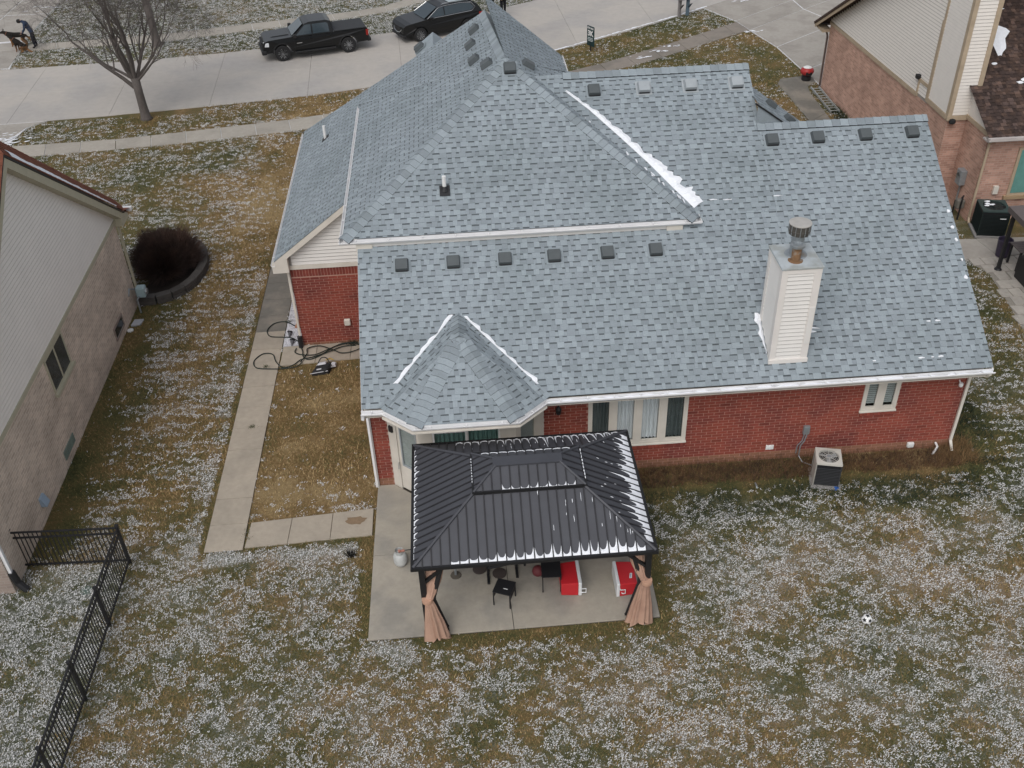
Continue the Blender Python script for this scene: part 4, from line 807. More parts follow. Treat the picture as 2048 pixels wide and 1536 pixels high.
mb=MB(); mb.poly([(LX+.3,9.75,3.32),(LX+.3,10.5,3.06),(LX-.2,10.5,3.08),(LX-.2,9.75,3.42)],0,.9); mb.build('return_roof',m_redroof,lh)
mb=MB(); mb.box(LX-.2,LX+.34,10.5,10.62,2.95,3.07); mb.build('gutter_end',m_white,lh)
mb=MB(); mb.tube([(LX+.03,9.85,2.85),(LX+.05,9.78,2.6),(LX+.05,9.78,.5)],.05,4); mb.build('downspout',m_olive,lh)
mb=MB(); mb.tube([(LX+.04,-2.68,2.9),(LX+.05,-2.68,.5)],.05,4); mb.build('downspout',m_white,lh); mb=MB(); mb.tube([(LX+.06,-2.68,.62),(LX+.1,-2.68,.28),(LX+.25,-2.72,.06)],.085,8); mb.build('drain_boot',m_black,lh)
def side_window(y0,y1,z0,z1,fm,parent,n=2,x=LX,sx=1,glass=None,depth=.25):
    f=MB(); fw=.06; x0,x1=(x-.02,x+.03*sx)
    for a,b,c,d in ((y0-fw,y0,z0-fw,z1+fw),(y1,y1+fw,z0-fw,z1+fw),(y0,y1,z0-fw,z0),(y0,y1,z1,z1+fw)): f.box(min(x0,x1),max(x0,x1),a,b,c,d)
    for i in range(1,n): yy=y0+(y1-y0)*i/n; f.box(min(x0,x1),max(x0,x1),yy-.03,yy+.03,z0,z1)
    o=f.build('window',fm,parent)
    for i in range(n):
        g=MB(); a=y0+(y1-y0)*i/n+(.03 if i else 0); b=y0+(y1-y0)*(i+1)/n-(.03 if i<n-1 else 0); g.box(x+.004*sx,x+.014*sx,a,b,z0,z1) if sx>0 else g.box(x-.014,x-.004,a,b,z0,z1); g.build('pane',glass or M('dark_pane',(.03,.038,.042),.15,.1,spec=.5),o)
    return o
wn=side_window(2.36,3.68,1.95,2.88,m_olive,lh); mb=MB(); mb.box(LX,LX+.10,2.25,3.8,1.82,1.9); mb.build('sill',m_olive,wn)
side_window(7.12,7.95,.34,.66,m_tanx,lh,1)
gbm=M('glass_block',(.22,.28,.25),.25,.15,spec=.5); 
for i in range(4):
    for j in range(1 if i>3 else 2): mb=MB(); mb.box(LX,LX+.02,1.57+i*.21,1.57+i*.21+.2,.26+j*.14,.26+j*.14+.13); mb.build('glass_block',gbm,lh)
mb=MB(); mb.hexa([(LX,-.38,.44),(LX+.14,-.38,.44),(LX+.14,-.14,.44),(LX,-.14,.44),(LX,-.38,.7),(LX+.05,-.38,.7),(LX+.05,-.14,.7),(LX,-.14,.7)]); mb.build('wall_vent',M('pale_blue_metal',(.33,.42,.52),.5),lh)
mb=MB(); snow_strip(mb,[e1+Ud*.6+Vd*.1,e2-Ud*1.1+Vd*.05],[e1+Ud*.6+Vd*.36,e2-Ud*1.1+Vd*.1],60,Ud.cross(Vd),.03,12,.6); stuff(mb.build('snow',m_snow),'patchy snow along the red rake of the left neighbour roof','snow')
gm=thing('gas_meter','pale blue grey gas meter on the left neighbour wall beside the bush','gas meter',(-7.95,9.45,0))
mb=MB(); mb.box(-8.08,-7.78,9.3,9.6,.42,.78); mb.build('meter_body',M('meter_blue_grey',(.33,.43,.45),.5),gm,bevel=.05); mb=MB(); mb.lathe((-7.78,9.45,.6),[(.11,0),(.1,.05),(.03,.06)],12,ax=(1,0,0)); mb.build('meter_dial',m_galv,gm); mb=MB(); mb.tube([(-7.98,9.25,.5),(-8.0,9.1,.5),(-8.0,9.1,0)],.03,6); mb.tube([(-8.1,9.35,.75),(-8.2,9.2,.85),(-8.2,9.0,.7)],.03,6); mb.build('pipe',m_galv,gm)
tag(slab([(-8.15,8.3),(-7.85,8.3),(-7.8,8.65),(-8.1,8.65)],-.02,.05,M('splash_pad',(.42,.43,.46),.8),None,'splash_block'),'grey splash block lying by the left neighbour wall','splash block')
mb=MB(); mb.lathe((-8.1,8.05,-.01),[(.09,0),(.1,.05),(.06,.07)],14); tag(mb.build('drain_lid',m_pvc),'small round white lid by the left neighbour wall','drain lid')
# right neighbour
rh=thing('neighbor_house','salmon brick house with siding gable and dark brown roof on the right','house',(27,18,0))
W1=[Vector((19.5,24.9,0)),Vector((19.92,15.3,0))]
mb=MB(); d=W1[1]-W1[0]; mb.prism([W1[0],W1[1],V3(28,15.3,0),V3(28,24.9,0)],(0,0,3.0)); mb.build('wall',m_salmon,rh)
RY,RZ,EY=15.6,8.7,25.65; fr=lambda y:RZ-(y-RY)*(RZ-2.78)/(EY-RY); rr_=lambda y:3.35+.5*(y-11.5)
def on1(y,z): t=(y-24.9)/(15.3-24.9); p=W1[0].lerp(W1[1],t); return V3(p.x,y,z)
mb=MB(); mb.prism([on1(24.9,3.0),on1(15.3,3.0),on1(15.3,RZ-.2),on1(RY,RZ-.1),on1(24.9,fr(24.9)-.05)],(.1,0,0)); g2=mb.build('gable_wall',M('siding_shade_cream',(.34,.31,.28),.8),rh)  # darker backing paints lap shade here and on the chase
m_csid=M('cream_grey_siding',(.78,.735,.68),.6,.04); zz=3.12
while zz<8.3:
    z2=zz+.118; z1=z2-.024; ya=15.3; yb=min(24.9,RY+(RZ-z1)*(EY-RY)/(RZ-2.78)); ex=V3(-.024,0,0)
    b=MB(); p,q=on1(ya,zz),on1(yb,zz); p1,q1=on1(ya,z1),on1(yb,z1); b.poly([p+ex,q+ex,q1+ex*.3,p1+ex*.3]); b.poly([p,q,q+ex,p+ex]); b.build('siding_board',m_csid,g2); zz=z2
m_tantrim=M('tan_trim',(.44,.35,.25),.7,.15,3)
def bar(p,q,w_,t_,mat,name,par): 
    p=Vector(p);q=Vector(q);d=(q-p).normalized(); n=Vector((-1,0,0)); n=(n-d*n.dot(d)).normalized(); s_=d.cross(n); mb=MB(); mb.obox((p+q)/2+n*t_/2,d*(q-p).length/2,s_*w_/2,n*t_/2); return mb.build(name,mat,par)
bar(on1(24.9,3.03),on1(16.2,3.03),.14,.05,m_tantrim,'trim_band',rh); bar(on1(16.2,3.0),on1(16.2,3.6),.1,.05,m_tantrim,'trim_post',rh); bar(on1(16.2,3.6),on1(15.3,3.6),.12,.05,m_tantrim,'trim_band',rh); bar(on1(15.38,3.1),on1(15.38,6.0),.16,.06,m_tantrim,'trim_post',rh)
mb=MB(); mb.box(19.72,19.9,16.15,16.35,3.62,3.78); mb.build('flood_light',m_black,rh,bevel=.03)
CHX=19.86; mb=MB(); mb.box(CHX,20.75,13.5,15.28,0,3.2); mb.build('chase_base',m_salmon,rh); mb=MB(); mb.poly([(CHX,13.498,0),(20.75,13.498,0),(20.75,13.498,3.2),(CHX,13.498,3.2)]); mb.build('chase_rear',m_salmonx,rh)
mb=MB(); mb.box(CHX,20.75,13.5,15.28,3.2,9.5); chs=mb.build('chimney_chase',MATS['siding_shade_cream'],rh); zz=3.3
while zz<9.4:
    z2=zz+.118; z1=z2-.014; b=MB(); b.poly([(CHX-.024,13.62,zz),(CHX-.024,15.2,zz),(CHX-.007,15.2,z1),(CHX-.007,13.62,z1)]); b.poly([(CHX,13.62,zz),(CHX,15.2,zz),(CHX-.024,15.2,zz),(CHX-.024,13.62,zz)]); b.build('siding_board',m_csid,chs)
    b=MB(); b.poly([(CHX+.1,13.476,zz),(20.65,13.476,zz),(20.65,13.493,z1),(CHX+.1,13.493,z1)]); b.poly([(CHX+.1,13.5,zz),(20.65,13.5,zz),(20.65,13.476,zz),(CHX+.1,13.476,zz)]); b.build('siding_board',m_csid,chs); zz=z2
for x0,x1,y0,y1 in ((CHX-.04,CHX+.11,13.45,13.64),(CHX-.04,CHX+.05,15.18,15.32),(20.63,20.79,13.45,13.6)): b=MB(); b.box(x0,x1,y0,y1,3.15,9.5); b.build('corner_trim',m_tantrim,chs)
b=MB(); b.box(CHX-.05,20.79,13.44,13.52,3.12,3.28); b.build('trim_band',m_tantrim,chs); b=MB(); b.box(CHX-.05,CHX-.0,13.6,15.3,3.12,3.28); b.build('trim_band',m_tantrim,chs)
b=MB(); b.lathe((CHX+.12,13.36,3.05),[(.09,0),(.12,.05),(.1,.14),(.03,.17)],10); b.build('flood_light',m_black,rh)
mb=MB(); mb.box(20.55,36,11.8,15,0,3.2); mb.build('rear_block',m_salmon,rh); mb=MB(); mb.poly([(20.55,11.798,0),(36,11.798,0),(36,11.798,3.2),(20.55,11.798,3.2)]); mb.build('rear_wall',m_salmonx,rh)
mb=MB(); mb.prism([(20.55,11.8,3.2),(20.55,13.5,3.2),(20.55,13.5,rr_(13.5)-.05),(20.55,11.8,rr_(11.8)-.05)],(.1,0,0)); mb.build('side_gable',m_csid,rh); bar((20.55,11.75,3.25),(20.55,13.5,3.25),.14,.05,m_tantrim,'trim_band',rh)
_C=CELLS; CELLS=[]; dk=shingle_plane((20.35,11.42,rr_(11.42)),(1,0,0),(0,.894,.447),[(20.35,11.42,rr_(11.42)),(30,11.42,rr_(11.42)),(30,18.4,rr_(18.4)),(20.35,18.4,rr_(18.4))],61)
mb=MB(); [mb.poly([dk.v[i] for i in f],0,.8) for f in dk.f]
for fs,_,c in CELLS:
    if c.x<25 and not(20.4<c.x<20.75 and 13.5<c.y<15.3):
        q=random.choice((.7,.9,1.0,1.2,1.7))
        for ps,t in fs: mb.poly(ps,0,(.4+.6*t)*q)
CELLS=_C
mb.build('roof',m_brownroof,rh); mb=MB(); mb.poly([(19.3,RY,RZ),(24,RY,RZ),(24,EY,2.78),(19.1,EY,2.78)],0,.9); mb.build('roof',m_brownroof,rh); mb=MB(); mb.poly([(19.6,RY,RZ),(20.9,RY,RZ),(20.9,14.9,RZ-.4),(19.6,14.9,RZ-.4)],0,.9)
mb.build('roof',m_brownroof,rh)
bar((19.28,RY,RZ-.05),(19.08,EY,2.74),.22,.04,m_tantrim,'rake_board',rh); bar((19.24,RY,RZ+.03),(19.05,EY,2.82),.1,.05,m_brownroof,'roof_edge',rh)
mb=MB(); mb.box(19.15,19.55,24.85,25.65,2.62,2.74); mb.build('eave_return',m_tantrim,rh); mb=MB(); mb.box(19.1,21,25.62,25.74,2.68,2.78); mb.build('gutter',M('dark_gutter',(.09,.085,.09),.5),rh)
mb=MB(); mb.tube([(19.45,25.6,2.7),(19.46,25.1,2.5),(19.46,24.98,2.4),(19.46,24.98,.1)],.045,4); mb.build('downspout',M('brown_spout',(.12,.09,.08),.6),rh)
mb=MB(); mb.box(20.32,32,11.30,11.42,3.22,3.32); mb.box(20.35,32,11.42,11.8,3.15,3.2); mb.build('gutter',M('taupe_gutter',(.48,.44,.42),.5),rh)
mb=MB(); mb.tube([(20.55,11.4,3.2),(20.58,11.7,3.0),(20.58,11.72,.2),(20.5,11.5,.08)],.05,4); mb.build('downspout',m_tantrim,rh)
mb=MB(); mb.box(21.75,23.3,11.75,11.8,.95,2.75); wn=mb.build('window',m_tantrim,rh); mb=MB(); mb.box(21.85,23.2,11.74,11.752,1.05,2.65); mb.build('pane',M('teal_pane',(.13,.30,.27),.15,.15,spec=.5),wn); mb=MB(); mb.box(21.65,23.4,11.68,11.8,.83,.95); mb.build('sill',M('tan_sill',(.36,.26,.16),.8),wn)
mb=MB(); snow_strip(mb,[(21.72,14.6,rr_(14.6)+.02),(21.6,16.6,rr_(16.6)+.02)],[(21.95,14.6,rr_(14.6)+.02),(22.35,16.6,rr_(16.6)+.02)],14,(0,-.447,.894),.03,14,1.4)
for i,(x,y) in enumerate(((22.13,13.5),(22.5,16.7),(22.3,13.6),(21.5,14.3))): snow_blob(mb,(x,y,rr_(y)+.015),(1,0,0),(0,.894,.447),(0,-.447,.894),.12,.07,.03,i+70)
stuff(mb.build('snow',m_snow),'snow patch on the dark brown roof of the right neighbour','snow')
em=thing('electric_meter','grey electric meter box on the right neighbour side wall','meter',(20.4,12.7,0)); mb=MB(); mb.box(20.33,20.55,12.5,12.85,1.05,1.6); mb.build('meter_box',m_galv,em,bevel=.02); mb=MB(); mb.lathe((20.33,12.68,1.38),[(.11,0),(.1,.05),(.0,.06)],14,ax=(-1,0,0)); mb.build('meter_dial',m_glass,em); mb=MB(); mb.tube([(20.5,12.7,1.05),(20.5,12.7,0)],.03,6); mb.build('conduit',m_galv,em)
gm=thing('gas_meter','dark gas meter with bent pipes at the right neighbour corner','gas meter',(20.35,12.1,0)); mb=MB(); mb.box(20.2,20.48,12.0,12.25,.38,.72); mb.build('meter_body',M('weathered_grey',(.16,.15,.13),.6),gm,bevel=.05); mb=MB(); mb.tube([(20.3,11.95,0),(20.3,11.95,.8),(20.4,12.1,.85),(20.4,12.2,.7)],.03,6); mb.tube([(20.25,12.3,0),(20.25,12.3,.6)],.03,6); mb.build('pipe',m_black,gm)
# ================================================================= GAZEBO
gz=thing('gazebo','black metal hardtop gazebo with tied beige curtains over the patio','gazebo',(3.6,-3.1,.06))
m_rib=M('roof_rib',(.026,.026,.03),.5)
m_gz=M('charcoal_roof_panel',(.058,.060,.070),.55,.12,2,spec=.45); m_gzf=M('black_frame',(.016,.016,.017),.5,.1)
GX0,GX1,GY0,GY1,GZ=1.12,6.08,-5.0,-1.19,2.28
GSL=.536; RUN=1.36
def gz_face(A,B,inw,run,zA,w_=.188,snow=None,skipmid=None):
    A=Vector(A);B=Vector(B);U=(B-A).normalized();L=(B-A).length;I=Vector(inw); V=(I+V3(0,0,GSL)).normalized(); N=U.cross(V)
    if N.z<0: N=-N
    n=round(L/w_); w_=L/n
    for i in range(n):
        a,b=i*w_,(i+1)*w_; ta=min(a,L-a,run); tb=min(b,L-b,run)
        P=lambda u,d,h=0:A+U*u+I*d+V3(0,0,GSL*d)+N*h
        pts=[P(a,0),P(b,0),P(b,tb),P(a,ta)] if not(a<run<b or a<L-run<b) else [P(a,0),P(b,0),P(b,tb)]+([P(run,run)] if a<run<b else [P(L-run,run)])+[P(a,ta)]
        mb=MB(); mb.poly(pts); 
        if i:
            if ta>.02:
                p,q=P(a,0,0),P(a,ta,0); mb.hexa([p-U*.014,p+U*.014,q+U*.014,q-U*.014,p-U*.009+N*.026,p+U*.009+N*.026,q+U*.009+N*.026,q-U*.009+N*.026],1)
        mb.build('roof_panel',[m_gz,m_rib],gz)
        if snow: snow(P,a,b,min(ta,tb),N,i,n)
SNW=MB(); rs=random.Random(9)
def scallop(amp,low,prob=1):
    def f(P,a,b,tm,N,i,n):
        k=amp(i/n)
        if k<=.01 or tm<.05: return
        m=9; prev=None; a+=.014; b-=.014; sk=rs.uniform(.35,.65); lo_=low(i/n)*rs.uniform(.7,1.3); kv=rs.uniform(.6,1.15); kv2=rs.uniform(.7,1.1)
        for j in range(m+1):
            t=j/m; u=a+(b-a)*t; d=min(lo_+k*kv*(abs(t-sk)/max(sk,1-sk))**3.0*(1 if t<sk else kv2),tm*.97); cur=(P(u,.012,.004),P(u,max(d*.6,.02),.016),P(u,max(d,.025),.005))
            if prev: SNW.poly([prev[0],cur[0],cur[1],prev[1]]); SNW.poly([prev[1],cur[1],cur[2],prev[2]])
            prev=cur
    return f
gz_face((GX0,GY0,GZ),(GX1,GY0,GZ),(0,1,0),RUN,GZ,snow=scallop(lambda t:(0 if t<.14 else min(1,(t-.1)*2.2))*(.24 if t<.86 else .14),lambda t:(.05+.05*t) if t>.14 else 0))
gz_face((GX1,GY0,GZ),(GX1,GY1,GZ),(-1,0,0),RUN,GZ,snow=scallop(lambda t:.34 if .12<t<.9 else .15,lambda t:.15+.10*math.sin(t*3)))
gz_face((GX1,GY1,GZ),(GX0,GY1,GZ),(0,-1,0),RUN,GZ,snow=scallop(lambda t:.85 if .05<t<.55 else .4*(t<.8),lambda t:.05))
gz_face((GX0,GY1,GZ),(GX0,GY0,GZ),(1,0,0),RUN,GZ,snow=scallop(lambda t:.10,lambda t:.03 if .1<t<.8 else 0))
mb=MB(); fz=GZ
for a,b,c,d in ((GX0-.05,GX1+.05,GY0-.05,GY0+.01),(GX0-.05,GX1+.05,GY1-.01,GY1+.05),(GX0-.05,GX0+.01,GY0+.01,GY1-.01),(GX1-.01,GX1+.05,GY0+.01,GY1-.01)): mb.box(a,b,c,d,fz-.055,fz+.02)
mb.build('eave_channel',m_gzf,gz)
z1=GZ+GSL*RUN
C4=[(GX0,GY0),(GX1,GY0),(GX1,GY1),(GX0,GY1)]; C5=[(GX0+RUN,GY0+RUN),(GX1-RUN,GY0+RUN),(GX1-RUN,GY1-RUN),(GX0+RUN,GY1-RUN)]
for p,q in zip(C4,C5): mb=MB(); mb.tube([(*p,GZ+.02),(*q,z1+.02)],.035,6); mb.build('hip_cap',m_gz,gz)
U0,U1,V0,V1=2.44,4.80,-3.70,-2.48; ZT=z1+.02; UR=.5; 
gz2=[(U0,V0),(U1,V0),(U1,V1),(U0,V1)]
def up_face(A,B,inw,run,snow=None):
    global GSL
    g=GSL; GSL=.52; gz_face((*A,ZT),(*B,ZT),inw,run,ZT,.196,snow); GSL=g
up_face(gz2[0],gz2[1],(0,1,0),UR,scallop(lambda t:.10 if t>.2 else 0,lambda t:.02 if t>.2 else 0)); up_face(gz2[1],gz2[2],(-1,0,0),UR); up_face(gz2[2],gz2[3],(0,-1,0),UR,scallop(lambda t:.1,lambda t:.03)); up_face(gz2[3],gz2[0],(1,0,0),UR)
zt2=ZT+.52*UR; mb=MB(); mb.box(U0+UR-.06,U1-UR+.06,V0+UR-.03,V1-UR+.03,zt2-.01,zt2+.03); mb.build('ridge_plate',m_gz,gz)
for p,q in zip(gz2,[(U0+UR,V0+UR),(U1-UR,V0+UR),(U1-UR,V1-UR),(U0+UR,V1-UR)]): mb=MB(); mb.tube([(*p,ZT+.015),(*q,zt2+.015)],.028,6); mb.build('hip_cap',m_gz,gz)
mb=MB()
for a,b,c,d in ((U0-.03,U1+.03,V0-.03,V0+.01),(U0-.03,U1+.03,V1-.01,V1+.03),(U0-.03,U0+.01,V0+.01,V1-.01),(U1-.01,U1+.03,V0+.01,V1-.01)): mb.box(a,b,c,d,ZT-.05,ZT+.02)
mb.build('upper_channel',m_gzf,gz)
mb=MB(); mb.box(U0+.1,U1-.1,V0+.1,V1-.1,z1-.05,ZT-.02); mb.build('vent_curb',m_gzf,gz)
for i in range(20):
    x=rs.uniform(3.6,5.7); d=rs.uniform(.3,1.25); d=min(d,(GX1-x)*.9); 
    if rs.random()<.6: x=GX0+.188*round((x-GX0)/.188)+.022*rs.choice((-1,1))
    p=Vector((x,GY0+d,GZ+GSL*d+.012)); snow_blob(SNW,p,(1,0,0),(0,.88,.47),(0,-.47,.88),.007,rs.uniform(.03,.12),.008,i)
for i in range(16):
    y=rs.uniform(-4.2,-2.0); d=rs.uniform(.35,1.0); p=Vector((GX1-d,y,GZ+GSL*d+.012)); snow_blob(SNW,p,(0,1,0),(-.88,0,.47),(.47,0,.88),.01,rs.uniform(.02,.05),.008,i+50)
for i in range(26):
    x=GX0+.188*rs.randint(6,24)+.03*rs.choice((-1,1)); d=rs.uniform(.15,.9); p=Vector((x,GY1-d,GZ+GSL*d+.012)); snow_blob(SNW,p,(1,0,0),(0,-.88,.47),(0,.47,.88),.008,rs.uniform(.04,.2),.01,i+90)
for i in range(9): snow_blob(SNW,(U1+.015,-3.5+i*.11,ZT+.025),(0,1,0),(1,0,0),(0,0,1),.05,.012,.012,i+150); snow_blob(SNW,(U0-.015,-3.4+i*.09,ZT+.025),(0,1,0),(1,0,0),(0,0,1),.035,.01,.012,i+170)
stuff(SNW.build('snow',m_snow),'melting scalloped snow along the edges of the gazebo roof','snow')
PX=(1.27,5.97); PY=(-4.87,-1.33)
for x in PX:
    for y in PY:
        mb=MB(); mb.box(x-.06,x+.06,y-.06,y+.06,.06,2.2); mb.box(x-.1,x+.1,y-.1,y+.1,.06,.075); mb.build('post',m_gzf,gz)
        for dx,dy in ((1 if x<3 else -1,0),(0,1 if y<-3 else -1)):
            p=Vector((x+dx*.06,y+dy*.06,1.72)); q=Vector((x+dx*.48,y+dy*.48,2.14)); s_=Vector((-dy,dx,0)); d=(q-p).normalized(); mb=MB(); mb.obox((p+q)/2,d*(q-p).length/2,s_*.035,d.cross(s_)*.03); mb.build('brace',m_gzf,gz)
for y in PY: mb=MB(); mb.box(PX[0],PX[1],y-.03,y+.03,2.08,2.2); mb.build('beam',m_gzf,gz)
for x in PX: mb=MB(); mb.box(x-.03,x+.03,PY[0],PY[1],2.08,2.2); mb.build('beam',m_gzf,gz)
m_cloth=M('beige_curtain_cloth',(.45,.285,.21),.9,.15,2,.2,30,col2=(.37,.225,.165),c2scale=1.5); m_net=M('black_netting',(.022,.02,.02),.9)
def curtain(name,label,sections,seed,mats,sm=True):
    # sections: (z, cx, cy, half width x, half depth y, fold amplitude)
    rn=random.Random(seed); mb=MB(); n=54; rings=[]; ph=[rn.uniform(0,6.28) for _ in range(4)]; zs=[s[0] for s in sections]
    zz=np.linspace(zs[0],zs[-1],26)
    for z in zz:
        f=[float(np.interp(-z,[-q for q in zs],[s[k] for s in sections])) for k in range(1,6)]; i=len(mb.v); rings.append(i)
        for j in range(n):
            th=2*math.pi*j/n; k=1+f[4]*(math.sin(9*th+ph[0])+.6*math.sin(14*th+ph[1])+.5*math.sin(5*th+ph[2])); dz=0
            if z==zz[-1]: dz=.07*math.sin(2*th+ph[3])+.03*math.sin(5*th+ph[1])
            mb.v.append((f[0]+f[2]*k*math.cos(th),f[1]+f[3]*k*math.sin(th),z+dz))
    for a,b in zip(rings,rings[1:]):
        for j in range(n): mb.f.append((a+j,a+(j+1)%n,b+(j+1)%n,b+j)); mb.m.append(0); mb.t.append(1)
    o=mb.build(name,mats,None,smooth=sm); return o
c=curtain('curtain','',[(2.12,1.54,-4.79,.17,.05,.14),(1.7,1.50,-4.80,.14,.05,.15),(1.4,1.43,-4.90,.09,.06,.12),(1.25,1.36,-4.96,.075,.06,.05),(1.1,1.38,-4.96,.10,.08,.10),(.6,1.43,-4.98,.155,.09,.24),(.10,1.47,-5.03,.19,.09,.34)],3,m_cloth); tag(c,'beige gazebo curtain tied back at the front left post','curtain','gazebo curtains')
mb=MB(); mb.lathe((1.33,-4.95,1.2),[(.115,0),(.12,.05),(.115,.1)],16); mb.build('tie_band',M('tan_tie',(.50,.30,.21),.9),c)
c=curtain('curtain','',[(2.12,5.72,-4.79,.14,.05,.14),(1.75,5.76,-4.80,.12,.05,.15),(1.45,5.85,-4.90,.085,.06,.12),(1.32,5.92,-4.96,.08,.06,.05),(1.15,5.90,-4.96,.11,.08,.10),(.6,5.87,-4.98,.165,.09,.24),(.10,5.83,-5.03,.20,.09,.34)],8,m_cloth); tag(c,'beige gazebo curtain tied back at the front right post','curtain','gazebo curtains')
mb=MB(); mb.lathe((5.95,-4.95,1.27),[(.115,0),(.12,.05),(.115,.1)],16); mb.build('tie_band',MATS['tan_tie'],c)
c=curtain('net_curtain','',[(2.12,1.68,-4.86,.05,.03,.1),(1.4,1.50,-4.88,.05,.03,.1),(1.2,1.45,-4.88,.05,.03,.05),(.1,1.66,-4.80,.06,.05,.15)],13,m_net); tag(c,'black mesh net bundled beside the left beige curtain','net curtain')
c=curtain('net_curtain','',[(2.12,5.62,-4.86,.03,.02,.1),(1.4,5.82,-4.88,.05,.03,.1),(1.25,5.82,-4.88,.05,.03,.05),(.1,5.62,-4.82,.07,.05,.15)],15,m_net); tag(c,'black mesh net bundled beside the right beige curtain','net curtain')
# ================================================================= PATIO THINGS
PZ=.06
t=thing('propane_tank','white propane gas cylinder standing on the patio left of the gazebo','gas cylinder',(.63,-2.78,PZ)); m_tank=M('tank_white',(.52,.53,.52),.5,.15,8,col2=(.42,.43,.42))
mb=MB(); mb.lathe((.63,-2.78,PZ),[(.10,0),(.11,.03),(.145,.07),(.155,.13),(.155,.27),(.135,.34),(.08,.385),(.03,.39)],22); mb.build('cylinder',m_tank,t,smooth=True)
mb=MB()
for k in range(13):
    a0=R(40+k*21.5);a1=R(40+(k+1)*21.5); q=lambda a,z:(.63+.1*math.cos(a),-2.78+.1*math.sin(a),PZ+z); mb.poly([q(a0,.37),q(a1,.37),q(a1,.47),q(a0,.47)])
mb.build('collar',m_tank,t); mb=MB(); mb.lathe((.63,-2.78,PZ+.38),[(.02,0),(.025,.05),(.035,.06),(.03,.08)],8); mb.tube([(.63,-2.78,PZ+.42),(.75,-2.76,PZ+.43)],.028,8); mb.build('valve',M('faded_red',(.45,.2,.15),.6),t); mb=MB(); mb.tube([(.75,-2.76,PZ+.43),(1.05,-2.72,PZ+.4),(1.5,-2.5,PZ+.05)],.012,6); mb.build('hose',m_black,t)
m_red=M('cooler_red',(.52,.022,.03),.4,.06,spec=.45); m_cw=M('cooler_white',(.72,.73,.74),.45,.04)
def cooler(x0,x1,y0,y1,z1,lidside,label,logo):
    t=thing('cooler',label,'cooler',((x0+x1)/2,(y0+y1)/2,PZ),0,'red and white coolers'); lx=.075
    mb=MB(); a,b=(x0,x1-lx) if lidside>0 else (x0+lx,x1); tp=.02
    xs=[a,b]; d0=(tp,0) if lidside>0 else (0,tp)
    mb.hexa([(a,y0+d0[0],PZ+d0[0]),(b,y0+d0[1],PZ+d0[1]),(b,y1-d0[1],PZ+d0[1]),(a,y1-d0[0],PZ+d0[0]),(a,y0+d0[0],PZ+z1-d0[0]),(b,y0+d0[1],PZ+z1-d0[1]),(b,y1-d0[1],PZ+z1-d0[1]),(a,y1-d0[0],PZ+z1-d0[0])]); mb.build('body',m_red,t,bevel=.02)
    mb=MB(); p,q=(b,x1) if lidside>0 else (x0,a); mb.box(p,q,y0-.012,y1+.012,PZ,PZ+z1+.012); mb.build('lid',m_cw,t,bevel=.02)
    hx=(x1+.0 if lidside>0 else x0+.10); mb=MB(); yy=y0-.03
    mb.tube([(hx-.02*lidside,y0,PZ+z1*.32),(hx-.02*lidside,yy,PZ+z1*.32),(hx+.09,yy,PZ+z1*.32),(hx+.09,yy,PZ+z1*.62),(hx-.02,yy,PZ+z1*.62),(hx-.02,y0,PZ+z1*.62)],.012,5); mb.build('handle',m_cw,t)
    if logo:
        mb=MB(); lx_=b-.1; zt_=PZ+z1+.003; mb.poly([(lx_-.06,-4.08,zt_),(lx_-.0,-4.08,zt_),(lx_+.03,-3.93,zt_),(lx_-.02,-3.93,zt_)],0); mb.poly([(lx_-.03,-4.06,zt_+.001),(lx_-.018,-4.06,zt_+.001),(lx_+.002,-3.95,zt_+.001),(lx_-.012,-3.95,zt_+.001)],1); mb.build('badge',[m_cw,M('badge_blue',(.08,.12,.3),.5)],t)
    return t
cooler(4.24,4.70,-4.12,-3.44,.40,1,'red cooler lying on its side beside the black table, lid facing right',False)
cooler(5.46,5.92,-4.24,-3.55,.40,-1,'red cooler lying on its side by the right curtain, lid facing left',True)
def table(cx,cy,rot,w_,d,h,label):
    t=thing('side_table',label,'table',(cx,cy,PZ),R(rot),'small black metal side tables'); mb=MB(); mb.box(-w_/2,w_/2,-d/2,d/2,h-.02,h); mb.build('tabletop',m_black,t,local=True,bevel=.006)
    for x in (-1,1):
        for y in (-1,1): mb=MB(); mb.box(x*(w_/2-.02)-.012,x*(w_/2-.02)+.012,y*(d/2-.02)-.012,y*(d/2-.02)+.012,0,h-.02); mb.build('leg',m_black,t,local=True)
    for x in (-1,1): mb=MB(); mb.box(x*(w_/2-.02)-.008,x*(w_/2-.02)+.008,-d/2+.03,d/2-.03,h-.2,h-.02); mb.build('side_panel',m_net,t,local=True)
    return t
t=table(2.97,-4.1,-22,.42,.42,.45,'small black table standing alone near the patio front edge'); mb=MB(); mb.box(.0,.1,-.06,-.045,.451,.456); mb.build('label_strip',m_cw,t,local=True)
table(4.05,-3.72,-2,.44,.5,.5,'small black table pushed against the left red cooler')
t=thing('weight_bench_frame','black steel bench frame with two dark round weights under the gazebo','bench',(3.2,-3.15,PZ)); mb=MB(); mb.tube([(2.62,-3.3,PZ+.2),(3.95,-3.05,PZ+.2)],.03,6); mb.build('rail',m_black,t)
for x,y in ((2.64,-3.3),(3.3,-3.17)): mb=MB(); mb.box(x-.03,x+.03,y-.3,y+.3,PZ,PZ+.05); mb.tube([(x,y,PZ),(x,y,PZ+.22)],.03,6); mb.build('leg',m_black,t)
mb=MB(); mb.box(3.4,4.1,-3.3,-2.9,PZ+.36,PZ+.44); mb.tube([(3.5,-3.1,PZ),(3.5,-3.1,PZ+.36)],.03,6); mb.build('pad',m_black,t)
m_wt=M('dark_brown_plate',(.07,.055,.05),.7)
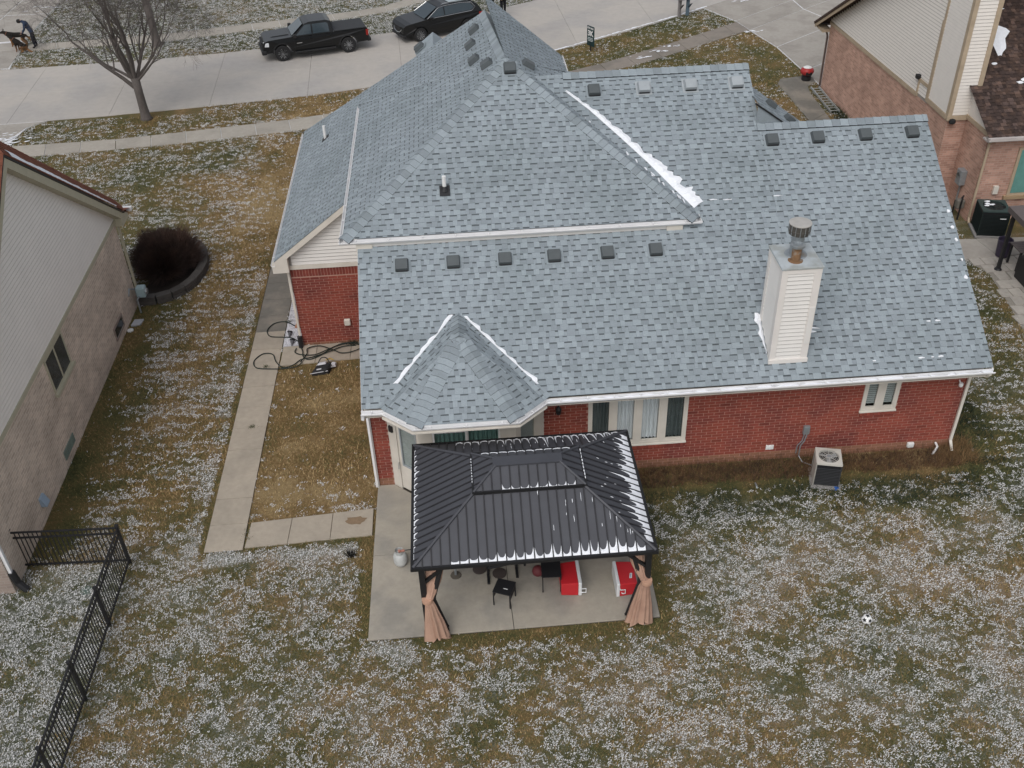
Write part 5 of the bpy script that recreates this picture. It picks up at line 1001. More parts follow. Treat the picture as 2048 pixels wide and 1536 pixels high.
for i,(x,y,mt) in enumerate(((2.45,-3.12,m_wt),(2.9,-3.3,m_wt))): mb=MB(); mb.lathe((x,y,PZ),[(.16,0),(.16,.03),(.05,.035)],20); tag(mb.build('weight_plate',mt),['dark round weight plate left of the bench rail','dark round weight plate beside the bench rail'][i],'weight plate','round weight plates')
mb=MB(); mb.lathe((3.78,-3.42,PZ),[(.0,0),(.08,.02),(.13,.08),(.14,.13),(.12,.2),(.06,.26),(.0,.27)],16); tag(mb.build('ball',M('dark_red_ball',(.14,.03,.035),.6),smooth=True),'dark red ball beside the black table under the gazebo','ball')
t=thing('pole_stand','short silver pole on a stained round foot under the gazebo','pole',(1.9,-3.25,PZ)); mb=MB(); mb.lathe((1.9,-3.25,PZ),[(.13,0),(.12,.02),(.03,.03)],16); mb.build('foot',M('stained_foot',(.12,.105,.085),.9),t); mb=MB(); mb.tube([(1.9,-3.25,PZ),(1.9,-3.25,PZ+.5)],.028,8); mb.build('pole',m_galv,t)
# ================================================================= AIR CONDITIONERS
def ac(name,label,loc,rot,w_,h,body,fins,top,fan,panel=None,edge=.03):
    t=thing(name,label,'air conditioner',loc,R(rot),'outdoor air conditioning units'); s=w_/2
    mb=MB(); mb.box(-s-.06,s+.06,-s-.06,s+.06,-.02,.05); mb.build('pad',M('ac_pad',(.27,.26,.25),.9,.15),t,local=True)
    mb=MB(); mb.box(-s+.03,s-.03,-s+.03,s-.03,.06,h-.05); mb.build('coil',m_black,t,local=True)
    for k in range(int((h-.2)/.05)):
        z=.1+k*.05; mb=MB(); mb.box(-s+.005,s-.005,-s+.005,s-.005,z,z+.008); mb.build('louvre',fins,t,local=True)
    for x in (-1,1):
        for y in (-1,1): mb=MB(); mb.box(x*s-edge*(x>0),x*s+edge*(x<0),y*s-edge*(y>0),y*s+edge*(y<0),.06,h-.04); mb.build('corner_post',body if (x<0 or not panel) else fins,t,local=True)
    if panel: mb=MB(); mb.box(-s-.006,-s+.02,-s,s*.5,.06,h-.04); mb.build('service_panel',body,t,local=True)
    mb=MB(); n=32; r=s*.8
    out=[]; 
    for j in range(n):
        a=2*math.pi*j/n; c_,s_=math.cos(a),math.sin(a); k=s/max(abs(c_),abs(s_)); out.append((min(max(c_*k,-s),s),min(max(s_*k,-s),s),c_*r,s_*r))
    for j in range(n):
        p,q=out[j],out[(j+1)%n]; mb.poly([(p[0],p[1],h),(q[0],q[1],h),(q[2],q[3],h+.01),(p[2],p[3],h+.01)]); mb.poly([(p[0],p[1],h-.045),(q[0],q[1],h-.045),(q[0],q[1],h),(p[0],p[1],h)]); mb.poly([(p[2],p[3],h+.01),(q[2],q[3],h+.01),(q[2],q[3],h-.06),(p[2],p[3],h-.06)])
    mb.build('top_cover',top,t,local=True)
    mb=MB(); mb.lathe((0,0,h-.03),[(.06,0),(.09,.01),(.09,.03),(.0,.035)],14); mb.build('hub',fan,t,local=True)
    for k in range(3):
        a=R(120*k+20); mb=MB(); d=Vector((math.cos(a),math.sin(a),0)); e=Vector((-math.sin(a),math.cos(a),0)); mb.poly([d*.07-e*.05+V3(0,0,h-.05),d*r*.9-e*.12+V3(0,0,h-.07),d*r*.92+e*.12+V3(0,0,h-.03),d*.07+e*.05+V3(0,0,h-.03)]); mb.build('fan_blade',fan,t,local=True)
    mb=MB()
    for rr2 in (.3,.5,.7,.9): mb.tube([(rr2*r*math.cos(2*math.pi*j/24),rr2*r*math.sin(2*math.pi*j/24),h+.012) for j in range(25)],.004,4,caps=False)
    for k in range(8): a=2*math.pi*k/8; mb.tube([(.05*math.cos(a),.05*math.sin(a),h+.012),(r*math.cos(a),r*math.sin(a),h+.012)],.004,4)
    mb.build('grille',top,t,local=True); return t
m_acw=M('ac_beige',(.55,.53,.48),.5,.06); m_acg=M('ac_green',(.013,.022,.021),.5,.1)
ac('air_conditioner','beige topped air conditioner beside the red brick wall',(11.27,-.9,0),-14,.62,.78,m_acw,M('dark_fin',(.05,.052,.055),.5),m_acw,M('fan_grey',(.25,.26,.27),.6),True,.018)
t=ac('air_conditioner','dark green air conditioner behind the right neighbour house',(20.9,10.9,.05),-12,.92,1.0,m_acg,m_acg,M('ac_green_top',(.04,.062,.06),.5),m_black)
mb=MB(); mb.box(.15,.35,-.475,-.465,.72,.75); mb.build('badge',m_cw,t,local=True)
mb=MB(); [snow_blob(mb,(20.75+random.uniform(-.12,.2),11.0+random.uniform(-.15,.2),1.07),(1,0,0),(0,1,0),(0,0,1),.1,.06,.02,i+200) for i in range(6)]; stuff(mb.build('snow',m_snow),'snow patches on the top of the green air conditioner','snow')
mb=MB(); mb.box(21.2,21.38,11.7,11.8,1.05,1.35); tag(mb.build('disconnect_box',m_cream,bevel=.01),'small cream switch box on the wall above the green air conditioner','switch box')
# ================================================================= FENCE
fn_=thing('metal_fence','black metal picket fence with corner post at the left neighbour yard','fence',(-5.8,-2.05,0)); FH=1.23
def fence_run(p,q,posts,first=True):
    p=Vector((*p,0));q=Vector((*q,0));d=(q-p).normalized();s_=Vector((-d.y,d.x,0));L=(q-p).length
    for z in (FH-.05,FH-.22,.12): mb=MB(); mb.obox((p+q)/2+V3(0,0,z),d*L/2,s_*.018,(0,0,.018)); mb.build('rail',m_black,fn_)
    for u in posts: mb=MB(); c=p+d*u; mb.obox(c+V3(0,0,FH/2+.01),d*.028,s_*.028,(0,0,FH/2+.01)); mb.obox(c+V3(0,0,FH+.035),d*.036,s_*.036,(0,0,.012)); mb.build('post',m_black,fn_)
    u=.1
    while u<L-.03:
        if all(abs(u-k)>.05 for k in posts): mb=MB(); c=p+d*u; mb.obox(c+V3(0,0,FH/2),d*.009,s_*.009,(0,0,FH/2-.06)); mb.build('picket',m_black,fn_)
        u+=.103
fence_run((-8.25,-1.98),(-5.78,-2.07),[.0,2.47]); fence_run((-5.78,-2.07),(-5.86,-11.2),[1.86,3.8,5.72,7.6])
# ================================================================= BUSH AND RING WALL
bw=thing('retaining_wall','curved grey block retaining wall round the brown bush','retaining wall',(-6.6,11,0)); m_blk=M('grey_block',(.075,.068,.062),.9,.2,6,.3,60,rnd=.15)
path=[(-8.15,9.62),(-7.6,9.66),(-7.15,9.86),(-6.82,10.2),(-6.58,10.65),(-6.45,11.15),(-6.40,11.65),(-6.46,12.2),(-6.6,12.7),(-6.85,13.15),(-7.3,13.5),(-7.9,13.7)]
for i,(p,q) in enumerate(zip(path,path[1:])):
    p=Vector((*p,0));q=Vector((*q,0));d=(q-p).normalized();s_=Vector((-d.y,d.x,0))
    for z in (.0,.15): mb=MB(); mb.obox((p+q)/2+V3(0,0,z+.07),d*((q-p).length/2-.004),s_*.14,(0,0,.071)); mb.build('block',m_blk,bw,bevel=.012)
mb=MB(); mb.prism([(x,y,-.1) for x,y in path],(0,0,.24)); struct(mb.build('mulch_bed',M('dark_mulch',(.022,.016,.013),.95,.4,20,.6,40)),'dark mulch bed under the brown bush')
def twig_bush(c,rad,h,n,mat,seed):
    rn=np.random.default_rng(seed); V=[];
    th=rn.uniform(0,2*np.pi,n); ph=np.arccos(rn.uniform(-.05,1,n)); lr=rn.uniform(.86,1.0,n)*(1+.12*np.sin(3*th)+.08*np.sin(7*th+ph*4))
    ex=c[0]+rad*lr*np.sin(ph)*np.cos(th); ey=c[1]+rad*lr*np.sin(ph)*np.sin(th); ez=c[2]+.25+(h-.25)*lr*np.cos(ph)
    s0=rn.uniform(.25,.75,n); bx=c[0]+(ex-c[0])*s0*.8+rn.normal(0,.05,n); by=c[1]+(ey-c[1])*s0*.8+rn.normal(0,.05,n); bz=c[2]+(ez-c[2])*s0
    w_=rn.uniform(.004,.009,n); a=rn.uniform(0,2*np.pi,n); ox,oy=np.cos(a)*w_,np.sin(a)*w_
    P=np.stack([np.stack([bx-ox,by-oy,bz],-1),np.stack([bx+ox,by+oy,bz],-1),np.stack([ex+ox*.4,ey+oy*.4,ez],-1),np.stack([ex-ox*.4,ey-oy*.4,ez],-1)],1)
    return P
bs=thing('bush','round leafless brown bush beside the left neighbour wall','bush',(-7.5,11.6,.14))
m_twig=M('dark_twig',(.055,.036,.030),.95,.35,9,col2=(.09,.054,.042),c2scale=2)
P=np.concatenate([twig_bush((-7.65,11.35,.14),1.15,1.5,11000,m_twig,1),twig_bush((-7.25,11.75,.14),.95,1.45,6500,m_twig,2),twig_bush((-7.85,12.2,.14),.8,1.25,4500,m_twig,3)])
o=tri_mesh('crown',P.reshape(-1,3)-np.array(bs.location),np.arange(len(P)*4).reshape(-1,4),m_twig); o.parent=bs; stuff(o)
mb=MB(); rn=random.Random(3)
for k in range(26): a=rn.uniform(0,6.28); r=rn.uniform(.3,.75); mb.tube([(-7.5+.1*math.cos(a),11.65+.1*math.sin(a),.1),(-7.5+r*.6*math.cos(a),11.65+r*.6*math.sin(a),.6),(-7.5+r*1.1*math.cos(a),11.65+r*1.1*math.sin(a),1.1)],[.025,.016,.008],5)
mb.build('stem',m_twig,bs)
# dead plants in the bed along the back wall
def dry_plants(label,x0,x1,y0,y1,n,seed,mat,hgt):
    rn=np.random.default_rng(seed); x=rn.uniform(x0,x1,n); y=rn.uniform(y0,y1,n); cl=vnoise(x*2.3,y*2.3,seed)>.26; x=x[cl];y=y[cl];n=len(x)
    h=hgt*rn.uniform(.3,1,n); dx=rn.normal(0,.13,n); dy=rn.normal(0,.13,n); w_=rn.uniform(.004,.010,n); a=rn.uniform(0,6.28,n); ox,oy=np.cos(a)*w_,np.sin(a)*w_; z=np.zeros(n)-.01
    P=np.stack([np.stack([x-ox,y-oy,z],-1),np.stack([x+ox,y+oy,z],-1),np.stack([x+dx,y+dy,h],-1)],1)
    o=tri_mesh('dead_plants',P.reshape(-1,3),np.arange(len(P)*3).reshape(-1,3),mat); return stuff(o,label,'plants')
dry_plants('tangle of dead brown stems along the foot of the brick wall',6.6,14.9,-.8,-.1,6000,5,M('dead_stem',(.15,.085,.045),.95,.4,8,col2=(.07,.045,.03),c2scale=5),.32)
dry_plants('straw coloured grass clump at the right corner of the brick house',14.4,15.4,-.7,.2,1200,6,M('straw_stem',(.24,.15,.07),.95,.3,8),.35)
dry_plants('dark green low ground cover at the edge of the planting bed',6.3,15.2,-2.0,-1.0,6000,8,M('dark_green_leaf',(.022,.035,.02),.9,.3,8),.14)
dry_plants('dark green strip of plants beside the right end wall',15.0,16.2,-.8,6,5000,9,MATS['dark_green_leaf'],.2)
# ================================================================= SMALL YARD THINGS
t=thing('soccer_ball','white soccer ball with black patches lying on the snowy lawn','ball',(10.72,-5.42,0))
bm=bmesh.new(); bmesh.ops.create_icosphere(bm,subdivisions=3,radius=.115); ico=bmesh.new(); bmesh.ops.create_icosphere(ico,subdivisions=1,radius=1); dirs=[v.co.normalized() for v in ico.verts][:12]; ico.free()
dirs=sorted({tuple(round(q,4) for q in d) for d in [Vector(d) for d in dirs]}); dirs=[Vector(d) for d in dirs]
for f in bm.faces:
    c=f.calc_center_median().normalized(); f.material_index=1 if max(c.dot(d) for d in dirs)>.945 else 0; f.smooth=True
for v in bm.verts: v.co.z+=.11
me=bpy.data.meshes.new('ball_skin'); bm.to_mesh(me); bm.free(); me.materials.append(m_pvc); me.materials.append(m_black); o=bpy.data.objects.new('ball_skin',me); COL.objects.link(o); o.parent=t
mb=MB(); mb.hexa([(11.4,-1.34,.0),(11.52,-1.32,.0),(11.5,-1.22,.0),(11.38,-1.24,.0),(11.42,-1.33,.06),(11.5,-1.31,.08),(11.5,-1.24,.05),(11.4,-1.25,.07)]); tag(mb.build('blue_wrapper',M('bright_blue',(.03,.12,.42),.5)),'crumpled bright blue wrapper on the grass below the air conditioner','litter')
mb=MB(); snow_blob(mb,(9.5,-.98,.05),(1,.2,0),(0,1,0),(0,0,1),.03,.12,.05,4); tag(mb.build('pale_pipe',m_galv),'short pale pipe end sticking out of the planting bed','pipe')
mb=MB(); mb.lathe((-6.6,-2.85,-.01),[(.13,0),(.14,.03),(.05,.035)],14); tag(mb.build('drain_lid',M('green_lid',(.10,.14,.12),.7)),'round dull green utility lid in the grass by the fence','drain lid')
rn=random.Random(2); mb=MB(); 
for k in range(60): a=rn.uniform(0,6.28); r=rn.uniform(.02,.16); mb.tube([(-.56+r*.4*math.cos(a),-2.36+r*.4*math.sin(a),0),(-.56+r*math.cos(a),-2.36+r*math.sin(a),rn.uniform(.06,.2))],[.008,.004],4)
tag(mb.build('dead_weed',M('black_weed',(.02,.018,.016),.95)),'dark dead weed clump left of the patio','plant')
rn=random.Random(12)
for i,(x,y,lb) in enumerate(((-3.55,2.72,'green weed tuft in a joint of the concrete side walk'),(-3.14,-1.4,'grass tuft at the inner corner of the two walks'),(-3.55,5.55,'dark weed tuft on the walk below the hose loop'),(-3.1,7.95,'dark weed patch on the walk beside the white gravel'))):
    mb=MB(); 
    for k in range(50):
        a=rn.uniform(0,6.28); r=rn.uniform(.02,.10); bx,by=x+rn.gauss(0,.05),y+rn.gauss(0,.035 if i!=1 else .16); mb.poly([(bx-.006,by,.04),(bx+.006,by,.04),(bx+r*math.cos(a),by+r*math.sin(a),rn.uniform(.05,.1))])
    tag(mb.build('weed_tuft',m_blade if False else M('weed_green',(.055,.065,.025),.9,.3)),lb,'weed')
# hoses
m_hose=M('dark_green_hose',(.012,.022,.018),.5,.1)
def smooth_path(pts,n=8):
    P=[Vector(p) for p in pts]; out=[]
    for i in range(len(P)-1):
        p0,p1,p2,p3=P[max(i-1,0)],P[i],P[i+1],P[min(i+2,len(P)-1)]
        for k in range(n):
            t=k/n; out.append(.5*((2*p1)+(-p0+p2)*t+(2*p0-5*p1+4*p2-p3)*t*t+(-p0+3*p1-3*p2+p3)*t**3))
    return out+[P[-1]]
HZ=.065
def hose(pts,label,r=.016,mat=None):
    mb=MB(); mb.tube(smooth_path([(x,y,HZ+(z if z else 0)) for x,y,z in pts]),r,6); return tag(mb.build('garden_hose',mat or m_hose,smooth=True),label,'hose','dark garden hoses by the garage wall')
hose([(-2.62,7.5,0),(-2.85,7.62,0),(-3.2,7.92,0),(-3.55,7.85,0),(-3.72,7.5,0),(-3.6,7.15,0),(-3.2,7.05,0),(-2.95,7.0,0),(-2.72,6.8,0),(-2.62,6.55,.02),(-2.5,6.2,.02),(-2.45,5.9,.02),(-2.25,5.75,0),(-1.9,5.95,.02),(-1.5,6.35,.02),(-.9,6.5,.03)],'dark hose looping over the white gravel towards the garage corner')
hose([(-.9,6.35,.0),(-1.3,6.3,.02),(-1.7,6.05,.03),(-2.15,5.85,.02),(-2.5,5.75,.02),(-2.7,5.5,.02),(-3.0,5.42,0),(-3.25,5.75,0),(-3.4,6.15,0),(-3.7,6.2,0),(-3.92,5.85,0),(-3.8,5.5,0),(-3.4,5.4,0),(-3.0,5.37,0),(-2.6,5.4,.02),(-2.45,5.6,.04)],'dark hose with a big loop on the side walk')
hose([(-2.7,6.35,.02),(-2.72,6.15,.02),(-2.5,6.0,.02),(-2.1,5.95,.03),(-1.7,6.2,.03),(-1.3,6.45,.03),(-.95,6.4,.04),(-.7,6.2,.04),(-.95,6.0,.03),(-1.3,5.95,.03),(-1.6,6.15,.04),(-2.0,6.4,.03),(-2.35,6.3,.03),(-2.35,6.0,.04),(-2.5,5.6,.04)],'tangled dark hose lying along the garage wall')
mb=MB(); mb.tube(smooth_path([(-.55+.16*math.cos(a*.9),6.05+.16*math.sin(a*.9),HZ+.03+.01*a) for a in range(0,16)]),.014,6); tag(mb.build('extension_cord',M('blue_cord',(.03,.07,.22),.5)),'coiled blue cord at the garage wall beside the roof edge','cord')
mb=MB(); mb.tube(smooth_path([(-.75,6.35,.1),(-.6,6.4,.16),(-.5,6.3,.14),(-.45,6.25,.1)]),.03,6); tag(mb.build('hose_nozzle',M('bright_green',(.03,.25,.12),.5)),'bright green hose nozzle by the garage wall','nozzle')
mb=MB(); rn=random.Random(5)
for k in range(120): x=-.95+rn.gauss(0,.16); y=6.48+rn.gauss(0,.06); mb.poly([(x,y,.05),(x+rn.uniform(-.02,.02),y+.02,.05),(x+rn.uniform(-.1,.1),y+rn.uniform(-.06,.06),rn.uniform(.08,.22))])
tag(mb.build('dark_plant',M('dark_leaf',(.016,.024,.014),.9)),'dark little plant clump at the foot of the garage wall','plant')
t=thing('tool_bag','black and white equipment bag dumped on the grass by the garage path','bag',(-1.85,5.2,0)); m_bagw=M('bag_white',(.55,.55,.58),.7,.15,9); m_bagk=M('bag_black',(.02,.02,.022),.7)
mb=MB(); mb.hexa([(-2.15,4.95,.0),(-1.62,5.0,.0),(-1.5,5.42,.0),(-2.0,5.42,.0),(-2.1,5.0,.16),(-1.66,5.05,.19),(-1.55,5.36,.22),(-1.95,5.36,.18)]); mb.build('body',m_bagk,t,bevel=.04)
mb=MB(); mb.hexa([(-1.98,5.24,.17),(-1.70,5.26,.18),(-1.68,5.40,.17),(-1.95,5.40,.15),(-1.95,5.26,.22),(-1.72,5.28,.23),(-1.71,5.38,.23),(-1.93,5.38,.20)]); mb.build('white_panel',m_bagw,t,bevel=.02)
mb=MB(); mb.hexa([(-1.58,5.2,.1),(-1.42,5.25,.08),(-1.4,5.42,.08),(-1.55,5.4,.1),(-1.57,5.22,.2),(-1.44,5.26,.18),(-1.42,5.4,.17),(-1.54,5.38,.2)]); mb.build('white_pocket',m_bagw,t,bevel=.02)
mb=MB(); mb.obox((-1.9,5.06,.178),(.07,.005,.01),(0,.02,.003),(0,0,.004)); mb.build('logo',m_bagw,t); mb=MB(); mb.tube([(-2.16,4.93,.12),(-1.64,4.99,.15)],.012,5); mb.build('piping',m_bagw,t)
mb=MB(); mb.tube(smooth_path([(-1.95,5.3,.2),(-1.85,5.45,.3),(-1.7,5.45,.3),(-1.6,5.3,.22),(-1.55,5.15,.2),(-1.75,4.95,.16)]),.016,5); mb.build('strap',m_bagk,t); mb=MB(); mb.tube([(-1.72,5.48,.2),(-1.6,5.52,.22),(-1.5,5.48,.18)],.018,5); mb.build('yellow_handle',M('mustard',(.4,.26,.03),.5),t)
rn=random.Random(6); GR=MB()
for k in range(2600):
    x=rn.uniform(-3.13,-2.55); y=rn.uniform(6.6,11.5); s_=rn.uniform(.012,.026); h=rn.uniform(.01,.03); a=rn.uniform(0,6.28); c_,sn=math.cos(a)*s_,math.sin(a)*s_; b0=.03
    GR.poly([(x+c_,y+sn,b0),(x-sn,y+c_,b0+h),(x-c_,y-sn,b0+.004)]); GR.poly([(x-sn,y+c_,b0+h),(x+c_,y+sn,b0),(x+sn,y-c_,b0+.004),(x-c_,y-sn,b0+.004)])
stuff(GR.build('white_gravel',M('white_pebble',(.66,.66,.70),.8,.12,30)),'strip of white gravel between the side walk and the garage wall','gravel')
mb=MB(); mb.prism([(-3.14,6.56,-.1),(-2.52,6.6,-.1),(-2.52,11.5,-.1),(-3.14,11.5,-.1)],(0,0,.13)); struct(mb.build('gravel_bed',M('pale_bed',(.5,.5,.53),.9,.25,40)),'bed under the white gravel')
tag(slab([(-2.88,7.55),(-2.6,7.58),(-2.6,8.02),(-2.82,8.0)],.03,.09,M('terracotta',(.42,.20,.12),.85),None,'terracotta_paver'),'terracotta paver lying on the white gravel','paver')
for i,(x,y,lb) in enumerate(((-2.98,7.2,'small black path light lying on the white gravel, farther from the garage corner'),(-2.86,6.75,'small black path light lying on the white gravel, nearest the garage corner'))):
    t=thing('path_light',lb,'path light',(x,y,.05),0,'fallen path lights on the gravel'); mb=MB(); mb.lathe((0,0,.08),[(.085,-.0),(.08,.03),(.03,.045)],12,ax=(.1,.8,.6)); mb.build('cap',m_black,t,local=True); mb=MB(); mb.lathe((0,-.01,.07),[(.012,-.2),(.05,-.06),(.055,.0)],10,ax=(.05,.9,.45)); mb.build('lens',M('dark_lens',(.10,.10,.11),.3),t,local=True)
mb=MB(); mb.tube(smooth_path([(-3.05,8.9,.07),(-2.95,8.85,.1),(-2.88,8.95,.08),(-2.78,8.85,.08),(-2.7,8.8,.07)]),.02,5); tag(mb.build('dark_debris',m_bagk),'twisted dark strap on the far end of the white gravel','strap')
# right side: ladder, ornament, outdoor furniture
t=thing('ladder','aluminium extension ladder lying along the right neighbour brick wall','ladder',(19.3,23.4,0)); m_alu=M('aluminium',(.50,.53,.53),.4,.1,metal=.6)
lp=lambda u,v,z:Vector((19.02,24.85,0)).lerp(Vector((18.98,21.9,0)),u)+Vector((.38*v,0,z))
for v in (0,1):
    mb=MB(); mb.obox((lp(0,v,.12)+lp(1,v,.12))/2,(lp(1,v,0)-lp(0,v,0))/2,(.02,0,0),(0,0,.045)); mb.build('rail',m_alu,t)
for k in range(10): u=(k+.5)/10; mb=MB(); mb.tube([lp(u,0,.12),lp(u,1,.12)],.02,6); mb.build('rung',m_alu,t)
t=thing('garden_ornament','round red pot shaped ornament with white rim by the right path','ornament',(19.15,26.0,.04)); c=(19.15,26.0)
mb=MB(); mb.lathe((*c,.04),[(.20,0),(.22,.05),(.22,.22),(.17,.26)],18); mb.build('base',m_black,t); mb=MB(); mb.lathe((*c,.3),[(.2,0),(.29,.08),(.32,.18),(.28,.28),(.18,.34)],20); mb.build('body',M('ornament_red',(.36,.03,.03),.4,.1),t,smooth=True); mb=MB(); mb.lathe((*c,.63),[(.19,0),(.2,.02),(.12,.06),(.0,.07)],18); mb.build('rim',m_pvc,t); mb=MB(); mb.box(c[0]-.14,c[0]+.14,c[1]-.31,c[1]-.26,.36,.50); mb.build('front_opening',m_black,t)
dry_plants('dark low shrub strip beside the ladder and brick wall',19.0,19.55,19.5,22.4,1200,21,MATS['dark_green_leaf'],.3)
m_canopy=M('taupe_canopy',(.135,.115,.112),.9,.08); g3=thing('patio_canopy','taupe canopy on dark posts at the right edge of the picture','canopy',(21.5,7,.045))
ct=Vector((21.6,6.9,2.95)); cs=[(19.95,8.55),(23.3,8.6),(23.3,5.2),(19.9,5.2)]
for i in range(4): mb=MB(); p,q=cs[i],cs[(i+1)%4]; mb.poly([(*p,2.28),(*q,2.28),ct]); mb.poly([(*p,2.28),(*q,2.28),(*q,2.1),(*p,2.1)]); mb.build('canopy_panel',m_canopy,g3)
for x,y in ((20.12,8.4),(23.1,8.4),(23.1,5.4),(20.1,5.4)): mb=MB(); mb.box(x-.05,x+.05,y-.05,y+.05,.045,2.2); mb.lathe((x,y,.045),[(.13,0),(.1,.04),(.06,.06)],8); mb.build('post',m_black,g3)
t=thing('patio_table','dark slatted patio table under the taupe canopy','table',(21.2,8.7,.045)); 
for k in range(6): mb=MB(); mb.box(20.55,22.2,8.15+k*.12,8.25+k*.12,.76,.79); mb.build('slat',M('brown_grey_slat',(.17,.145,.14),.7),t)
for x,y in ((20.62,8.2),(22.1,8.2),(20.62,8.8),(22.1,8.8)): mb=MB(); mb.box(x-.03,x+.03,y-.03,y+.03,.045,.76); mb.build('leg',m_black,t)
t=thing('black_boxes','low black box shape with raised edges under the taupe canopy','sofa',(21.4,6.9,.045)); mb=MB(); mb.box(20.5,22.5,6.4,7.9,.045,.45); mb.build('low_slab',m_black,t,bevel=.03); mb=MB(); mb.box(20.4,20.6,6.4,7.9,.045,.85); mb.build('tall_slab',m_black,t,bevel=.03); mb=MB(); mb.box(20.6,22.5,7.7,7.95,.45,.75); mb.build('end_slab',m_black,t,bevel=.03)  # three plain black boxes below the canopy
mb=MB(); mb.lathe((20.62,9.22,.05),[(.16,0),(.2,.02),(.24,.6),(.25,.62),(.22,.62),(.21,.5)],16); tag(mb.build('waste_bin',M('dark_purple_plastic',(.05,.04,.07),.5)),'dark round bin beside the canopy post','bin')
# ================================================================= STREET FURNITURE
t=thing('yard_sign','dark green real estate sign with white letters on the verge','sign',(9.72,31.6,0),R(-58)); m_sg=M('sign_green',(.012,.035,.038),.5)
mb=MB(); mb.box(-.03,.03,-.02,.02,0,.6); mb.build('stake',m_black,t,local=True); mb=MB(); mb.box(-.28,.28,-.02,.02,.28,1.28); sgn=mb.build('panel',m_sg,t,local=True,bevel=.02)
def text(body,size,loc,par,mat,bold=0):
    cu=bpy.data.curves.new('lettering','FONT'); cu.body=body; cu.size=size; cu.align_x='CENTER'; cu.extrude=.002; cu.offset=bold; cu.materials.append(mat); tmp=bpy.data.objects.new('tmp',cu); COL.objects.link(tmp); dg=bpy.context.evaluated_depsgraph_get(); me=bpy.data.meshes.new_from_object(tmp.evaluated_get(dg)); bpy.data.objects.remove(tmp)
    o=bpy.data.objects.new('lettering',me); COL.objects.link(o); o.parent=par; o.location=loc; o.rotation_euler=(R(90),0,0); return o
text('FOR SALE',.11,(0,-.024,1.14),sgn,m_pvc,.004); text('3K',.36,(0,-.024,.80),sgn,m_pvc,.012)
for k,(wd,z) in enumerate(((.4,.67),(.42,.60),(.36,.53))): mb=MB(); mb.box(-wd/2,wd/2,-.025,-.021,z,z+.035); mb.build('text_line',M('sign_pale',(.45,.5,.5),.6),sgn,local=True)
for i,(x,y,mt,lb) in enumerate(((15.3,36.45,M('weathered_wood_post',(.20,.185,.18),.9,.25,8,stretch=(8,8,1)),'weathered grey wooden mailbox post beside the driveway'),(15.78,36.6,M('slate_blue_paint',(.12,.17,.21),.7,.1),'slate blue mailbox post beside the grey wooden one'))):
    t=thing('mailbox',lb,'mailbox',(x,y,0),R(28),'mailboxes on the verge'); mb=MB(); mb.box(-.07,.07,-.07,.07,0,1.0); mb.build('post',mt,t,local=True); mb=MB(); mb.prism([(-.08,-.3,.72),(-.02,-.3,.72),(-.02,-.08,.45),(-.08,-.08,.45)],(.1,0,0)); mb.build('brace',mt,t,local=True); mb=MB(); mb.box(-.22,.22,-.28,.22,.92,1.2); mb.build('box',mt,t,local=True,bevel=.05); mb=MB(); mb.box(-.13,.13,-.36,-.28,1.2,1.23); mb.box(-.2,.2,-.25,.2,1.2,1.26); mb.build('lid',mt,t,local=True)
mb=MB(); xs=np.linspace(6.8,17.2,60); snow_strip(mb,[(x,float(ST_N(x))+.0,.035) for x in xs],[(x-.03,float(ST_N(x))+.075,.035) for x in xs],170,(0,0,1),.012,41,1.9); stuff(mb.build('snow',m_snow),'thin line of snow along the street edge beside the yard sign','snow')
mb=MB()
for i,(x,y,a,b) in enumerate(((-17.0,24.3,.9,.12),(-17.5,24.7,.7,.1),(-16.9,23.75,.5,.08),(-21.2,44.0,1.2,.4),(13.0,31.0,.5,.12),(12.2,30.3,.5,.1),(13.9,31.6,.4,.1),(19.6,38.6,.8,.3),(18.5,33.2,.4,.2))): [snow_blob(mb,(x+rn.gauss(0,a*.5),y+rn.gauss(0,a*.22),.052),(.9,.35,0),(-.35,.9,0),(0,0,1),rn.uniform(.05,.22)*(a+.3),rn.uniform(.02,.06),.006,i*50+q+300) for q in range(12)]
stuff(mb.build('snow',m_snow),'thin wind blown snow patches on the concrete drives and walks','snow')
